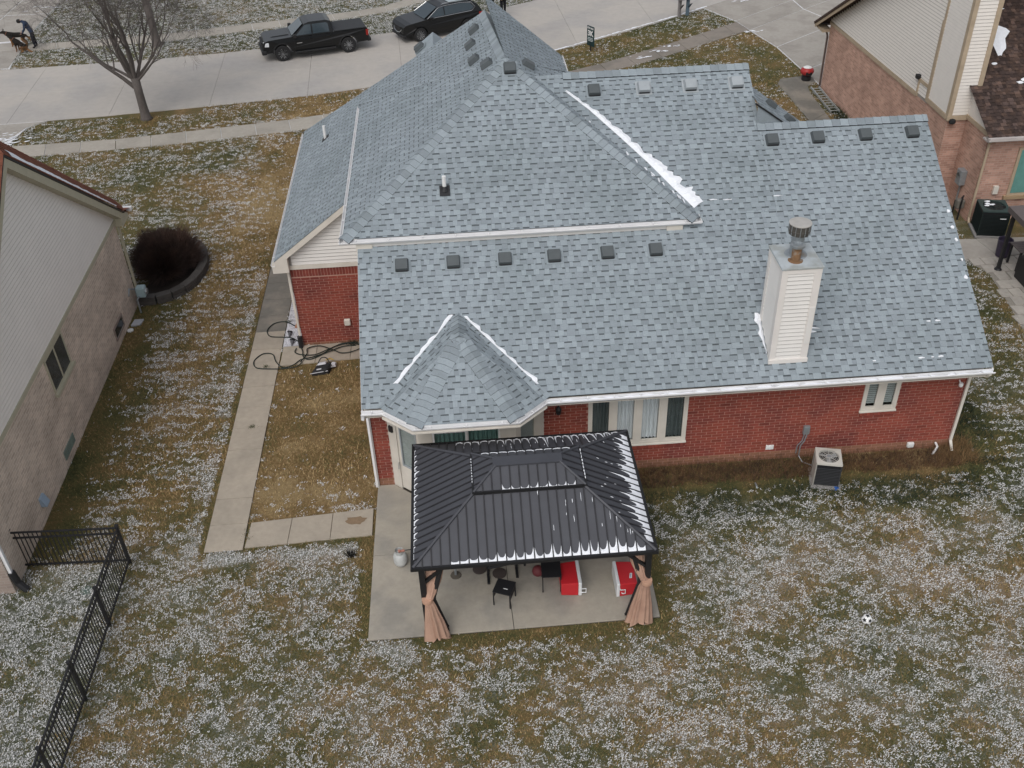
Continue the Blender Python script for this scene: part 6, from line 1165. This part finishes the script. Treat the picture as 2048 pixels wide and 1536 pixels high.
# ================================================================= TREES
def tree(name,label,base,seed,limbs,mat,maxd=5,tw=1.0,trunk_h=1.95,r0=.2,size=1.0):
    t=thing(name,label,'tree',base); rn=random.Random(seed); b=Vector(base)
    mb=MB(); prof=[(0,r0*1.6),(.12,r0*1.15),(.5,r0*.98),(1.2,r0*.9),(trunk_h,r0*.95)]
    pts=[b+V3(-.02*z,.0,z-.03) for z,_ in prof]; mb.tube(pts,[r for _,r in prof],12); top=pts[-1]; mb.build('trunk',mat,t,smooth=True)
    cb=MB(); 
    def grow(p,d,L,r,dep):
        n=4 if dep<2 else 3; pts=[p]; rad=[r]; q=Vector(p)
        for k in range(n):
            d=(d+Vector((rn.gauss(0,.13),rn.gauss(0,.13),rn.gauss(.05 if dep<3 else -.04,.09)))).normalized(); q=q+d*(L/n); pts.append(q.copy()); rad.append(r*(1-.62*(k+1)/n))
        cb.tube(pts,rad,6 if dep<2 else (4 if dep<3 else 3),caps=False)
        if dep>=maxd: return
        nb=rn.randint(4,5) if dep<2 else rn.randint(3,4)
        for k in range(nb):
            f=rn.uniform(.3,1.0) if k else 1.0; i=min(int(f*n),n-1); o=pts[i].lerp(pts[i+1],f*n-i) if f<1 else pts[-1]
            ax=d.orthogonal().normalized(); ax.rotate(Matrix.Rotation(rn.uniform(0,6.28),3,d)); nd=d.copy(); nd.rotate(Matrix.Rotation(R(rn.uniform(18,52)),3,ax)); nd.z+=.12 if dep<3 else -.1; nd.normalize()
            grow(o,nd,L*rn.uniform(.55,.78),max(rad[min(i+1,n)]*rn.uniform(.5,.75),.0055*tw),dep+1)
    for (dx,dy,dz,L,r,zb) in limbs: grow(b+V3(-.02*zb,0,zb),Vector((dx,dy,dz)).normalized(),L*size,r,0)
    o=cb.build('crown',mat,t); stuff(o); return t
m_bark=M('grey_brown_bark',(.115,.10,.092),.95,.3,5,.5,25,stretch=(6,6,1))
tree('bare_tree','bare leafless street tree with forked trunk on the near verge',(-11.45,25.77,0),11,[(-.75,.0,.8,3.2,.10,1.35),(-.25,.2,1,3.2,.13,1.9),(.12,-.1,1,3.2,.12,1.9),(.42,.1,1,3.0,.10,1.4),(-.45,-.35,1,3.0,.09,1.7),(.7,.3,.9,2.8,.08,1.8),(-1.0,.35,.7,2.9,.07,1.8),(.0,.5,1,2.8,.08,1.9),(.9,-.3,.8,2.6,.06,1.7)],m_bark,5,.75)
tree('bare_tree','bare leafless tree on the far verge behind the street tree',(-13.1,36.1,0),5,[(-.3,.1,1,3.0,.1,2.0),(.1,.2,1,3.2,.12,2.2),(.35,-.1,1,2.8,.09,2.1)],m_bark,4,1.2,2.2,.22)
# ================================================================= VEHICLES
m_paint=M('black_car_paint',(.006,.0065,.007),.28,.1,2,spec=.35,coat=.12); m_tyre=M('tyre_rubber',(.02,.02,.021),.85); m_rim=M('alloy',(.50,.51,.52),.35,.1,metal=.2); m_cglass=M('car_glass',(.03,.045,.055),.1,.1,spec=.6,coat=.2); m_chrome=M('chrome',(.6,.61,.62),.2,.05,metal=.9); m_plastic=M('black_plastic',(.02,.02,.021),.6); m_tail=M('tail_red',(.30,.02,.015),.3); m_lamp=M('head_lamp',(.62,.64,.66),.2); m_bedc=M('tonneau',(.035,.037,.04),.7)
def side_body(mb,prof,wfun,m=0):
    n=len(prof)
    Lf=[(x,-wfun(x,z),z) for x,z in prof]; Rt=[(x,wfun(x,z),z) for x,z in prof]
    mb.poly(Lf,m); mb.poly(Rt[::-1],m)
    for i in range(n): j=(i+1)%n; mb.poly([Lf[i],Rt[i],Rt[j],Lf[j]],m)
def arch(cx,r,z0,a0=180,a1=0,n=9): return [(cx+r*math.cos(R(a0+(a1-a0)*k/n)),z0+r*math.sin(R(a0+(a1-a0)*k/n))) for k in range(n+1)]
def wheel(t,x,y,r,wd,side,spokes,rimr):
    mb=MB(); mb.lathe((x,y,r),[(rimr,-wd/2),(r*.93,-wd/2),(r,-wd/2+.03),(r,wd/2-.03),(r*.93,wd/2),(rimr,wd/2)],28,ax=(0,side,0)); w_=mb.build('wheel',m_tyre,t,local=True,smooth=False)
    mb=MB(); mb.lathe((x,y,r),[(rimr,wd/2-.02),(rimr*.93,wd/2-.015),(rimr*.9,wd/2-.06)],24,ax=(0,side,0)); mb.lathe((x,y,r),[(rimr*.2,wd/2-.03),(rimr*.18,wd/2)],12,ax=(0,side,0))
    for k in range(spokes):
        a=2*math.pi*k/spokes+.2; d=Vector((math.cos(a),0,math.sin(a))); e=Vector((-math.sin(a),0,math.cos(a)))
        for q in (-1,1): mb.obox(Vector((x,y+side*(wd/2-.012),r))+d*rimr*.56+e*q*rimr*.12,d*rimr*.4+e*q*rimr*.05,e*rimr*.055,(0,.012,0))
    mb.build('rim',m_rim,w_,local=True); mb=MB(); mb.lathe((x,y,r),[(rimr*.92,wd/2-.09),(rimr*.9,wd/2-.06),(.0,wd/2-.06)],20,ax=(0,side,0)); mb.build('brake_disc',m_plastic,w_,local=True)
def car_rot(p_front,p_rear): d=Vector(p_front)-Vector(p_rear); return math.atan2(d.y,d.x)
# --- pickup (local +x = forward, near side = +y after rotation ~ pi)
pf,pr=Vector((-5.95,32.6)),Vector((-2.66,33.42)); ang=math.atan2((pf-pr).y,(pf-pr).x); WB=(pf-pr).length; k=WB/3.64
HWID=.95
nrm=Vector((-math.sin(ang),math.cos(ang))) # local +y in world
ctr=(pf+pr)/2-nrm*(HWID-.12)*k
tk=thing('pickup_truck','black extended cab pickup truck parked at the far kerb','pickup truck',(ctr.x,ctr.y,.03),ang); tk.scale=(k,k,k)
fx,rx=1.82,-1.82; WR=.42
body=[(2.78,.52),(2.83,.72),(2.78,.95),(2.70,1.10),(2.55,1.17),(1.15,1.24),(.95,1.22),(-.95,1.22),(-1.0,1.20),(-2.92,1.22),(-2.96,1.18),(-2.98,.62),(-2.9,.52)]+[(rx-.53,.50)]+arch(rx,.50,.46,175,5)+[(rx+.53,.45),(fx-.53,.45)]+arch(fx,.50,.46,175,5)+[(fx+.55,.42)]
body=[(2.78,.45),(2.84,.72),(2.80,.95),(2.70,1.10),(2.50,1.17),(1.15,1.24),(.95,1.22),(-.95,1.22),(-1.0,1.22),(-2.92,1.24),(-2.97,1.18),(-2.98,.60),(-2.9,.52)]+arch(rx,.50,.46,175,5)+[(rx+.6,.44),(fx-.6,.44)]+arch(fx,.50,.46,175,5)
def wt(x,z): 
    w_=HWID-.03*max(0,(z-1.0))/.2-.05*max(0,.6-z)/.2
    if x>2.2: w_-=.12*((x-2.2)/.6)**2
    if x<-2.7: w_-=.03
    return w_
mb=MB(); side_body(mb,body,wt); mb.build('body',m_paint,tk,local=True,bevel=.035)
cab=[(1.22,1.20),(.42,1.80),(.15,1.86),(-.75,1.86),(-.98,1.78),(-1.08,1.20)]
wc=lambda x,z:HWID-.06-.20*(z-1.2)/.66
mb=MB(); side_body(mb,cab,wc); mb.build('cab',m_paint,tk,local=True,bevel=.04)
def quadpane(name,pts,mat,par): mb=MB(); mb.poly(pts); mb.poly([Vector(p)-Vector((0,0,.004)) for p in pts][::-1]); return mb.build(name,mat,par,local=True)
def lift(x,z,s,e=.012): return (x,s*(wc(x,z)+e),z)
for s in (1,-1):
    quadpane('side_window',[lift(.98,1.27,s),lift(.12,1.27,s),lift(.10,1.74,s),lift(.42,1.74,s)],m_cglass,tk); quadpane('side_window',[lift(.04,1.27,s),lift(-.86,1.27,s),lift(-.84,1.68,s),lift(-.74,1.74,s),lift(.02,1.74,s)],m_cglass,tk)
    mb=MB(); mb.box(.98,1.16,s*(HWID+.02) if s>0 else s*(HWID+.2),s*(HWID+.2) if s>0 else s*(HWID+.02),1.2,1.4); mb.build('mirror',m_plastic,tk,local=True,bevel=.03)
    mb=MB(); mb.box(-1.1,1.1,min(s*.88,s*1.02),max(s*.88,s*1.02),.36,.44); mb.build('running_board',m_plastic,tk,local=True,bevel=.02)
    for x in (.08,-.92,1.12):
        mb=MB(); mb.box(x-.006,x+.006,min(s*.9,s*(HWID+.002)),max(s*.9,s*(HWID+.002)),.55,1.2); mb.build('door_seam',m_plastic,tk,local=True)
    for x in (.2,-.75): mb=MB(); mb.box(x-.09,x+.09,min(s*.93,s*(HWID+.03)),max(s*.93,s*(HWID+.03)),1.05,1.08); mb.build('door_handle',m_paint,tk,local=True)
    mb=MB(); mb.hexa([(2.52,s*.62,.84),(2.80,s*.60,.84),(2.72,s*.86,.84),(2.5,s*.92,.84),(2.5,s*.62,1.06),(2.77,s*.60,1.06),(2.68,s*.85,1.06),(2.48,s*.91,1.06)]); mb.build('headlight',m_lamp,tk,local=True,bevel=.02)
    mb=MB(); mb.box(-2.99,-2.86,min(s*.8,s*.935),max(s*.8,s*.935),.82,1.14); mb.build('taillight',m_tail,tk,local=True,bevel=.015)
    mb=MB(); mb.box(2.7,2.86,min(s*.55,s*.75),max(s*.55,s*.75),.55,.62); mb.build('fog_light',m_lamp,tk,local=True)
    for x in (fx,rx): wheel(tk,x,s*(HWID-.11),WR,.26,s,6,.27)
    for x in (fx,rx): 
        mb=MB(); a_=arch(x,.53,.46,178,2,12); b_=arch(x,.47,.46,178,2,12)
        for i in range(12): mb.poly([(a_[i][0],s*(HWID+.012),a_[i][1]),(a_[i+1][0],s*(HWID+.012),a_[i+1][1]),(b_[i+1][0],s*(HWID+.012),b_[i+1][1]),(b_[i][0],s*(HWID+.012),b_[i][1])]); mb.poly([(a_[i][0],s*(HWID+.012),a_[i][1]),(a_[i][0],s*.88,a_[i][1]),(a_[i+1][0],s*.88,a_[i+1][1]),(a_[i+1][0],s*(HWID+.012),a_[i+1][1])])
        mb.build('wheel_arch',m_plastic,tk,local=True)
quadpane('windshield',[(1.17,.78,1.27),(1.17,-.78,1.27),(.50,-.62,1.77),(.50,.62,1.77)],m_cglass,tk).location=(.03,0,.012)
quadpane('rear_window',[(-1.10,-.7,1.28),(-1.10,.7,1.28),(-1.02,.6,1.74),(-1.02,-.6,1.74)],m_cglass,tk)
mb=MB(); mb.box(-2.9,-1.12,-.86,.86,1.22,1.265); mb.build('bed_cover',m_bedc,tk,local=True,bevel=.02)
mb=MB(); mb.box(2.76,2.86,-.55,.55,.72,1.02); mb.build('grille',m_plastic,tk,local=True,bevel=.02); mb=MB(); mb.box(2.66,2.93,-.9,.9,.42,.64); mb.build('front_bumper',m_plastic,tk,local=True,bevel=.05); mb=MB(); mb.box(-3.12,-2.9,-.9,.9,.48,.66); mb.build('rear_bumper',m_plastic,tk,local=True,bevel=.04)
mb=MB(); mb.hexa([(1.3,-.45,1.225),(2.35,-.38,1.175),(2.35,.38,1.175),(1.3,.45,1.225),(1.35,-.4,1.265),(2.2,-.34,1.215),(2.2,.34,1.215),(1.35,.4,1.265)]); mb.build('hood_bulge',m_paint,tk,local=True,bevel=.03)
mb=MB(); mb.box(.7,.98,HWID+.0,HWID+.008,.86,.90); mb.build('door_badge',m_chrome,tk,local=True)
# --- SUV
sf=Vector((1.05,34.47)); sdir=Vector((-.905,-.425)).normalized(); ang2=math.atan2(sdir.y,sdir.x); n2=Vector((-sdir.y,sdir.x)); k2=.95
WB2=2.93; sctr=sf-sdir*(WB2/2*k2)-n2*(.84*k2)
sv=thing('suv','black sport utility vehicle parked behind the pickup at the far kerb','suv',(sctr.x,sctr.y,.03),ang2); sv.scale=(k2,k2,k2)
fx,rx=1.465,-1.465; SW=.96
body=[(2.38,.42),(2.44,.62),(2.40,.86),(2.26,.98),(1.95,1.05),(1.0,1.14),(-.5,1.13),(-2.3,1.12),(-2.46,1.02),(-2.5,.62),(-2.42,.42)]+arch(rx,.45,.40,175,5)+[(rx+.55,.32),(fx-.55,.32)]+arch(fx,.45,.40,175,5)
def ws(x,z):
    w_=SW-.05*max(0,.6-z)/.2-.03*max(0,z-.9)/.2
    if x>1.7: w_-=.22*((x-1.7)/.74)**2
    if x<-2.0: w_-=.1*((-x-2.0)/.5)**2
    return w_
mb=MB(); side_body(mb,body,ws); mb.build('body',m_paint,sv,local=True,bevel=.05)
cab=[(1.10,1.10),(.18,1.62),(-.2,1.70),(-1.2,1.70),(-1.9,1.62),(-2.15,1.48),(-2.42,1.08)]; wc=lambda x,z:SW-.06-.22*(z-1.1)/.6
mb=MB(); side_body(mb,cab,wc); mb.build('cabin',m_paint,sv,local=True,bevel=.05)
for s in (1,-1):
    quadpane('side_window',[lift(.88,1.18,s),lift(-.08,1.18,s),lift(-.08,1.60,s),lift(.26,1.56,s)],m_cglass,sv); quadpane('side_window',[lift(-.14,1.18,s),lift(-1.75,1.20,s),lift(-1.95,1.32,s),lift(-1.75,1.56,s),lift(-1.2,1.62,s),lift(-.14,1.61,s)],m_cglass,sv)
    mb=MB(); mb.tube([lift(*p,s,.02) for p in ((.98,1.15),(.24,1.59),(-.2,1.65),(-1.2,1.65),(-1.82,1.58),(-2.03,1.32),(-1.78,1.16),(-.1,1.145),(.6,1.15))],.014,5); mb.build('chrome_trim',m_chrome,sv,local=True)
    mb=MB(); mb.tube([(.0,s*.66,1.72),(-.3,s*.68,1.77),(-1.5,s*.68,1.77),(-1.8,s*.66,1.70)],.018,5); mb.build('roof_rail',m_chrome,sv,local=True)
    mb=MB(); mb.box(.72,.9,min(s*.98,s*1.14),max(s*.98,s*1.14),1.12,1.27); mb.build('mirror',m_paint,sv,local=True,bevel=.03)
    mb=MB(); mb.hexa([(2.0,s*.66,.84),(2.36,s*.55,.82),(2.30,s*.70,.82),(1.98,s*.88,.86),(2.0,s*.66,.92),(2.34,s*.55,.90),(2.28,s*.70,.90),(1.98,s*.87,.93)]); mb.build('headlight',m_lamp,sv,local=True)
    mb=MB(); mb.box(-2.5,-2.25,min(s*.6,s*.9),max(s*.6,s*.9),.86,1.0); mb.build('taillight',m_tail,sv,local=True,bevel=.02)
    for x in (fx,rx): wheel(sv,x,s*(SW-.13),.38,.24,s,10,.27)
quadpane('windshield',[(1.08,.74,1.14),(1.08,-.74,1.14),(.24,-.62,1.60),(.24,.62,1.60)],m_cglass,sv).location=(.03,0,.014)
mb=MB(); mb.tube([(2.30,-.62,.88),(2.42,-.48,.7),(2.46,-.3,.56),(2.47,0,.52),(2.46,.3,.56),(2.42,.48,.7),(2.30,.62,.88)],.022,6); mb.build('grille_trim',m_chrome,sv,local=True); mb=MB(); mb.box(2.36,2.45,-.42,.42,.56,.86); mb.build('grille',m_plastic,sv,local=True,bevel=.02); mb=MB(); mb.box(2.28,2.47,-.8,.8,.3,.46); mb.build('front_bumper',m_plastic,sv,local=True,bevel=.04)
mb=MB(); mb.hexa([(-1.75,-.62,1.70),(-.55,-.62,1.722),(-.55,.62,1.722),(-1.75,.62,1.70),(-1.72,-.58,1.735),(-.6,-.58,1.745),(-.6,.58,1.745),(-1.72,.58,1.735)]); mb.build('sunroof',M('sunroof_glass',(.32,.37,.38),.1,.1,coat=.5),sv,local=True)
mb=MB(); mb.hexa([(-2.2,-.6,1.60),(-1.85,-.6,1.66),(-1.85,.6,1.66),(-2.2,.6,1.60),(-2.3,-.6,1.66),(-1.85,-.6,1.71),(-1.85,.6,1.71),(-2.3,.6,1.66)]); mb.build('tail_spoiler',m_paint,sv,local=True)
# ================================================================= PEOPLE AND DOGS
def skin_mesh(name,verts,edges,rad,root,mat,par,sub=2):
    me=bpy.data.meshes.new(name); me.from_pydata(verts,edges,[]); o=bpy.data.objects.new(name,me); COL.objects.link(o); o.parent=par
    md=o.modifiers.new('skin','SKIN'); 
    if not me.skin_vertices: 
        me.skin_vertices.new() if hasattr(me.skin_vertices,'new') else None
    bm=bmesh.new(); bm.from_mesh(me); ly=bm.verts.layers.skin.verify()
    for v,r in zip(bm.verts,rad):
        q=v[ly]; q.radius=r if isinstance(r,tuple) else (r,r); q.use_root=(v.index==root)
    bm.to_mesh(me); bm.free(); md.use_smooth_shade=True
    s=o.modifiers.new('sub','SUBSURF'); s.levels=sub; s.render_levels=sub; me.materials.append(mat); return o
def ramp_mat(name,stops,axis=2,rough=.85):
    m=bpy.data.materials.new(name); m.use_nodes=True; n=m.node_tree; L=n.links; b=n.nodes['Principled BSDF']; b.inputs['Roughness'].default_value=rough; b.inputs['Specular IOR Level'].default_value=.2
    tc=n.nodes.new('ShaderNodeTexCoord'); sp=n.nodes.new('ShaderNodeSeparateXYZ'); L.new(tc.outputs['Object'],sp.inputs[0]); mr=n.nodes.new('ShaderNodeMapRange'); mr.inputs[2].default_value=2.0; L.new(sp.outputs[axis],mr.inputs[0]); cr=n.nodes.new('ShaderNodeValToRGB'); cr.color_ramp.interpolation='CONSTANT'; e=cr.color_ramp.elements
    nz=n.nodes.new('ShaderNodeTexNoise'); nz.inputs['Scale'].default_value=6; L.new(tc.outputs['Object'],nz.inputs['Vector']); ad=n.nodes.new('ShaderNodeMath'); ad.operation='MULTIPLY_ADD'; ad.inputs[1].default_value=.06; L.new(nz.outputs['Fac'],ad.inputs[0]); sb=n.nodes.new('ShaderNodeMath'); sb.operation='SUBTRACT'; sb.inputs[1].default_value=.03; L.new(mr.outputs[0],sb.inputs[0]); L.new(sb.outputs[0],ad.inputs[2]); L.new(ad.outputs[0],cr.inputs[0])
    e[0].position=0; e[0].color=(*stops[0][1],1); e[1].position=stops[1][0]/2; e[1].color=(*stops[1][1],1)
    for z,c in stops[2:]: q=e.new(z/2); q.color=(*c,1)
    L.new(cr.outputs[0],b.inputs['Base Color']); return m
m_skin=M('skin',(.45,.27,.19),.6,.05)
def person(label,loc,rot,pose,mats,hair,hat=None,coat=0):
    t=thing('person',label,'person',loc,R(rot)); J=pose
    names=['pel','spi','che','nek','hed','htp','hl','kl','al','tl','hr','kr','ar','tr','sl','el','wl','fl','sr','er','wr','fr']
    E=[('pel','spi'),('spi','che'),('che','nek'),('nek','hed'),('hed','htp'),('pel','hl'),('hl','kl'),('kl','al'),('al','tl'),('pel','hr'),('hr','kr'),('kr','ar'),('ar','tr'),('che','sl'),('sl','el'),('el','wl'),('wl','fl'),('che','sr'),('sr','er'),('er','wr'),('wr','fr')]
    rd={'pel':(.16,.13),'spi':(.155,.12),'che':(.17,.13),'nek':.06,'hed':.10,'htp':.085,'hl':.10,'kl':.075,'al':.055,'tl':.045,'hr':.10,'kr':.075,'ar':.055,'tr':.045,'sl':.085,'el':.062,'wl':.045,'fl':.035,'sr':.085,'er':.062,'wr':.045,'fr':.035}
    if coat: rd.update({'pel':(.2,.16),'spi':(.19,.15),'che':(.2,.15)})
    ix={n:i for i,n in enumerate(names)}; skin_mesh('body',[J[n] for n in names],[(ix[a],ix[b]) for a,b in E],[rd[n] for n in names],0,mats,t)
    h=Vector(J['hed']).lerp(Vector(J['htp']),.35); d=(Vector(J['htp'])-Vector(J['hed'])).normalized(); f=Vector(J['face'])
    mb=MB(); mb.lathe(h,[(.0,-.13),(.05,-.12),(.078,-.07),(.088,0),(.085,.06),(.06,.105),(.0,.12)],14,ax=d); mb.lathe(h+f*.085-d*.02,[(.016,-.02),(.018,0),(.008,.03)],6,ax=d); mb.build('face',m_skin,t,local=True,smooth=True)
    mb=MB()
    for s in (-1,1): q=f.cross(d)*s; mb.lathe(h+f*.075+q*.032+d*.012,[(.0,-.006),(.012,0),(.0,.006)],6,ax=f)
    mb.lathe(h+f*.078-d*.055,[(.0,-.004),(.02,0),(.0,.004)],6,ax=f); mb.build('features',M('dark_features',(.06,.03,.025),.6),t,local=True)
    mb=MB(); mb.lathe(h-f*.018+d*.015,[(.0,-.10),(.07,-.09),(.10,-.02),(.105,.05),(.075,.115),(.0,.135)],14,ax=(d-f*.35).normalized()); mb.build('hair',hair,t,local=True,smooth=True)
    for s,wn,fn2 in ((1,'wl','fl'),(-1,'wr','fr')):
        w_=Vector(J[wn]);e=Vector(J[fn2]);dd=(e-w_).normalized(); sd=dd.cross(f).normalized() if dd.cross(f).length>.1 else dd.orthogonal().normalized(); mb=MB()
        for k in range(4): p=e+sd*(k-1.5)*.02; mb.tube([p,p+dd*.045+f*.006,p+dd*.075*(1-.08*abs(k-1.3))+f*.02],[.0105,.0095,.007],5)
        p=e-dd*.04+f*.025; mb.tube([p,p+dd*.03+f*.02,p+dd*.06+f*.025],[.012,.011,.008],5); mb.build('hand',m_skin,t,local=True,smooth=True)
    return t
def stand(b=1.0,arm=.1,step=.0):
    return dict(pel=(0,0,.95),spi=(0,.0,1.12),che=(0,.0,1.36),nek=(0,.0,1.50),hed=(0,-.02,1.58),htp=(0,-.02,1.74),hl=(.10,0,.88),kl=(.11,-.03+step,.50),al=(.11,.02+step,.10),tl=(.12,-.13+step,.04),hr=(-.10,0,.88),kr=(-.11,-.03-step,.50),ar=(-.11,.02-step,.10),tr=(-.12,-.13-step,.04),sl=(.2,0,1.40),el=(.26,-.02,1.14),wl=(.22,-.16,.98),fl=(.18,-.23,1.0),sr=(-.2,0,1.40),er=(-.26,-.02,1.14),wr=(-.22,-.16,.98),fr=(-.18,-.23,1.0),face=(0,-1,0))
dk=(.012,.012,.014); m_blackout=ramp_mat('dark_clothes',[(0,(.012,.012,.012)),(.10,(.013,.013,.016)),(.86,(.010,.010,.011)),(1.52,(.45,.27,.19))]); m_blackout2=ramp_mat('dark_long_coat',[(0,(.012,.012,.012)),(.10,(.016,.014,.014)),(.7,(.014,.011,.011)),(1.52,(.45,.27,.19))]); m_hair=M('dark_hair',(.02,.015,.012),.8)
person('person in dark clothes standing in the street, nearest the roof peak right of the other',(5.68,38.0,.03),15,stand(step=.06),m_blackout,m_hair)
person('person in a long dark coat standing behind the roof peak beside the vehicle',(5.05,39.0,.03),-10,stand(step=.02),m_blackout2,m_hair,coat=1)
# dog walker, bent forwards (local -y = facing direction)
bend=dict(pel=(0,.04,.92),spi=(0,-.03,1.10),che=(0,-.15,1.33),nek=(0,-.25,1.44),hed=(0,-.33,1.46),htp=(0,-.48,1.42),hl=(.10,.05,.84),kl=(.11,.0,.48),al=(.11,.04,.10),tl=(.12,-.11,.04),hr=(-.10,.05,.84),kr=(-.11,.06,.48),ar=(-.11,.12,.10),tr=(-.12,-.03,.04),sl=(.19,-.15,1.34),el=(.22,-.22,1.08),wl=(.18,-.36,.90),fl=(.16,-.44,.86),sr=(-.19,-.15,1.34),er=(-.22,-.22,1.08),wr=(-.18,-.36,.90),fr=(-.16,-.44,.86),face=(0,-.35,-.94))
m_walk_cl=ramp_mat('navy_clothes',[(0,(.012,.012,.012)),(.10,(.018,.019,.026)),(.86,(.028,.042,.075)),(1.6,(.03,.045,.08))])
person('person in a navy jacket bending over two dogs across the street',(-19.75,36.72,.045),-78,bend,m_walk_cl,M('black_cap',(.012,.012,.012),.8))
def dog(label,loc,rot,sit,scale=1.0):
    t=thing('dog',label,'dog',loc,R(rot),'black and tan dogs'); t.scale=(scale,)*3
    if not sit:
        V=dict(rump=(0,.34,.56),mid=(0,.05,.55),chest=(0,-.26,.56),neck=(0,-.42,.66),head=(0,-.55,.74),snout=(0,-.73,.69),tb=(0,.46,.52),tm=(0,.60,.36),te=(0,.66,.22))
        for s,n in ((1,'l'),(-1,'r')): V.update({'f1'+n:(.10*s,-.26,.46),'f2'+n:(.10*s,-.25,.26),'f3'+n:(.10*s,-.26,.06),'f4'+n:(.10*s,-.31,.025),'h1'+n:(.10*s,.34,.44),'h2'+n:(.11*s,.26,.32),'h3'+n:(.11*s,.42,.17),'h4'+n:(.11*s,.40,.05),'h5'+n:(.11*s,.34,.025)})
    else:
        V=dict(rump=(0,.30,.30),mid=(0,.10,.40),chest=(0,-.16,.54),neck=(0,-.30,.66),head=(0,-.42,.76),snout=(0,-.60,.72),tb=(0,.42,.16),tm=(0,.58,.06),te=(0,.72,.05))
        for s,n in ((1,'l'),(-1,'r')): V.update({'f1'+n:(.10*s,-.18,.44),'f2'+n:(.10*s,-.20,.26),'f3'+n:(.10*s,-.22,.06),'f4'+n:(.10*s,-.27,.025),'h1'+n:(.12*s,.28,.26),'h2'+n:(.16*s,.10,.26),'h3'+n:(.15*s,.26,.09),'h4'+n:(.15*s,.12,.04),'h5'+n:(.15*s,.06,.025)})
    E=[('rump','mid'),('mid','chest'),('chest','neck'),('neck','head'),('head','snout'),('rump','tb'),('tb','tm'),('tm','te')]
    for n in 'lr': E+=[('chest','f1'+n),('f1'+n,'f2'+n),('f2'+n,'f3'+n),('f3'+n,'f4'+n),('rump','h1'+n),('h1'+n,'h2'+n),('h2'+n,'h3'+n),('h3'+n,'h4'+n),('h4'+n,'h5'+n)]
    rd=dict(rump=.13,mid=.13,chest=.165,neck=.10,head=.085,snout=.035,tb=.05,tm=.05,te=.03,f1=.07,f2=.042,f3=.034,f4=.034,h1=.095,h2=.07,h3=.042,h4=.034,h5=.034); ns=list(V); ix={n:i for i,n in enumerate(ns)}
    skin_mesh('body',[V[n] for n in ns],[(ix[a],ix[b]) for a,b in E],[rd[n[:2] if n[0] in 'fh' and n[-1] in 'lr' and n not in('head',) else n] for n in ns],ix['mid'],ramp_mat('shepherd_coat'+('_sit' if sit else ''),[(0,(.20,.105,.045)),(.40 if not sit else .2,(.10,.05,.022)),(.46 if not sit else .34,(.014,.012,.010))]),t)
    hx=Vector(V['head'])
    for s in (1,-1): mb=MB(); c=hx+Vector((.05*s,.03,.06)); mb.poly([c+Vector((-.035,0,0)),c+Vector((.035,0,0)),c+Vector((.01*s,.0,.13))]); mb.poly([c+Vector((-.035,.02,0)),c+Vector((.01*s,.01,.13)),c+Vector((.035,.02,0))]); mb.build('ear',m_bagk,t,local=True)
    mb=MB(); mb.lathe(Vector(V['snout'])+Vector((0,-.03,.01)),[(.0,-.015),(.02,0),(.0,.015)],8,ax=(0,1,0)); mb.build('nose',m_black,t,local=True)
    mb=MB(); mb.lathe(Vector(V['neck']),[(.115,-.02),(.12,0),(.115,.02)],12,ax=(Vector(V['head'])-Vector(V['chest'])).normalized()); mb.build('collar',M('collar_brown',(.12,.05,.03),.6),t,local=True); return t
dog('black and tan shepherd dog standing on the far driveway facing left',(-20.75,37.15,.046),-86,False,1.08)
dog('black and tan shepherd dog sitting in front of the bent person',(-20.3,36.2,.03),-110,True,1.0)
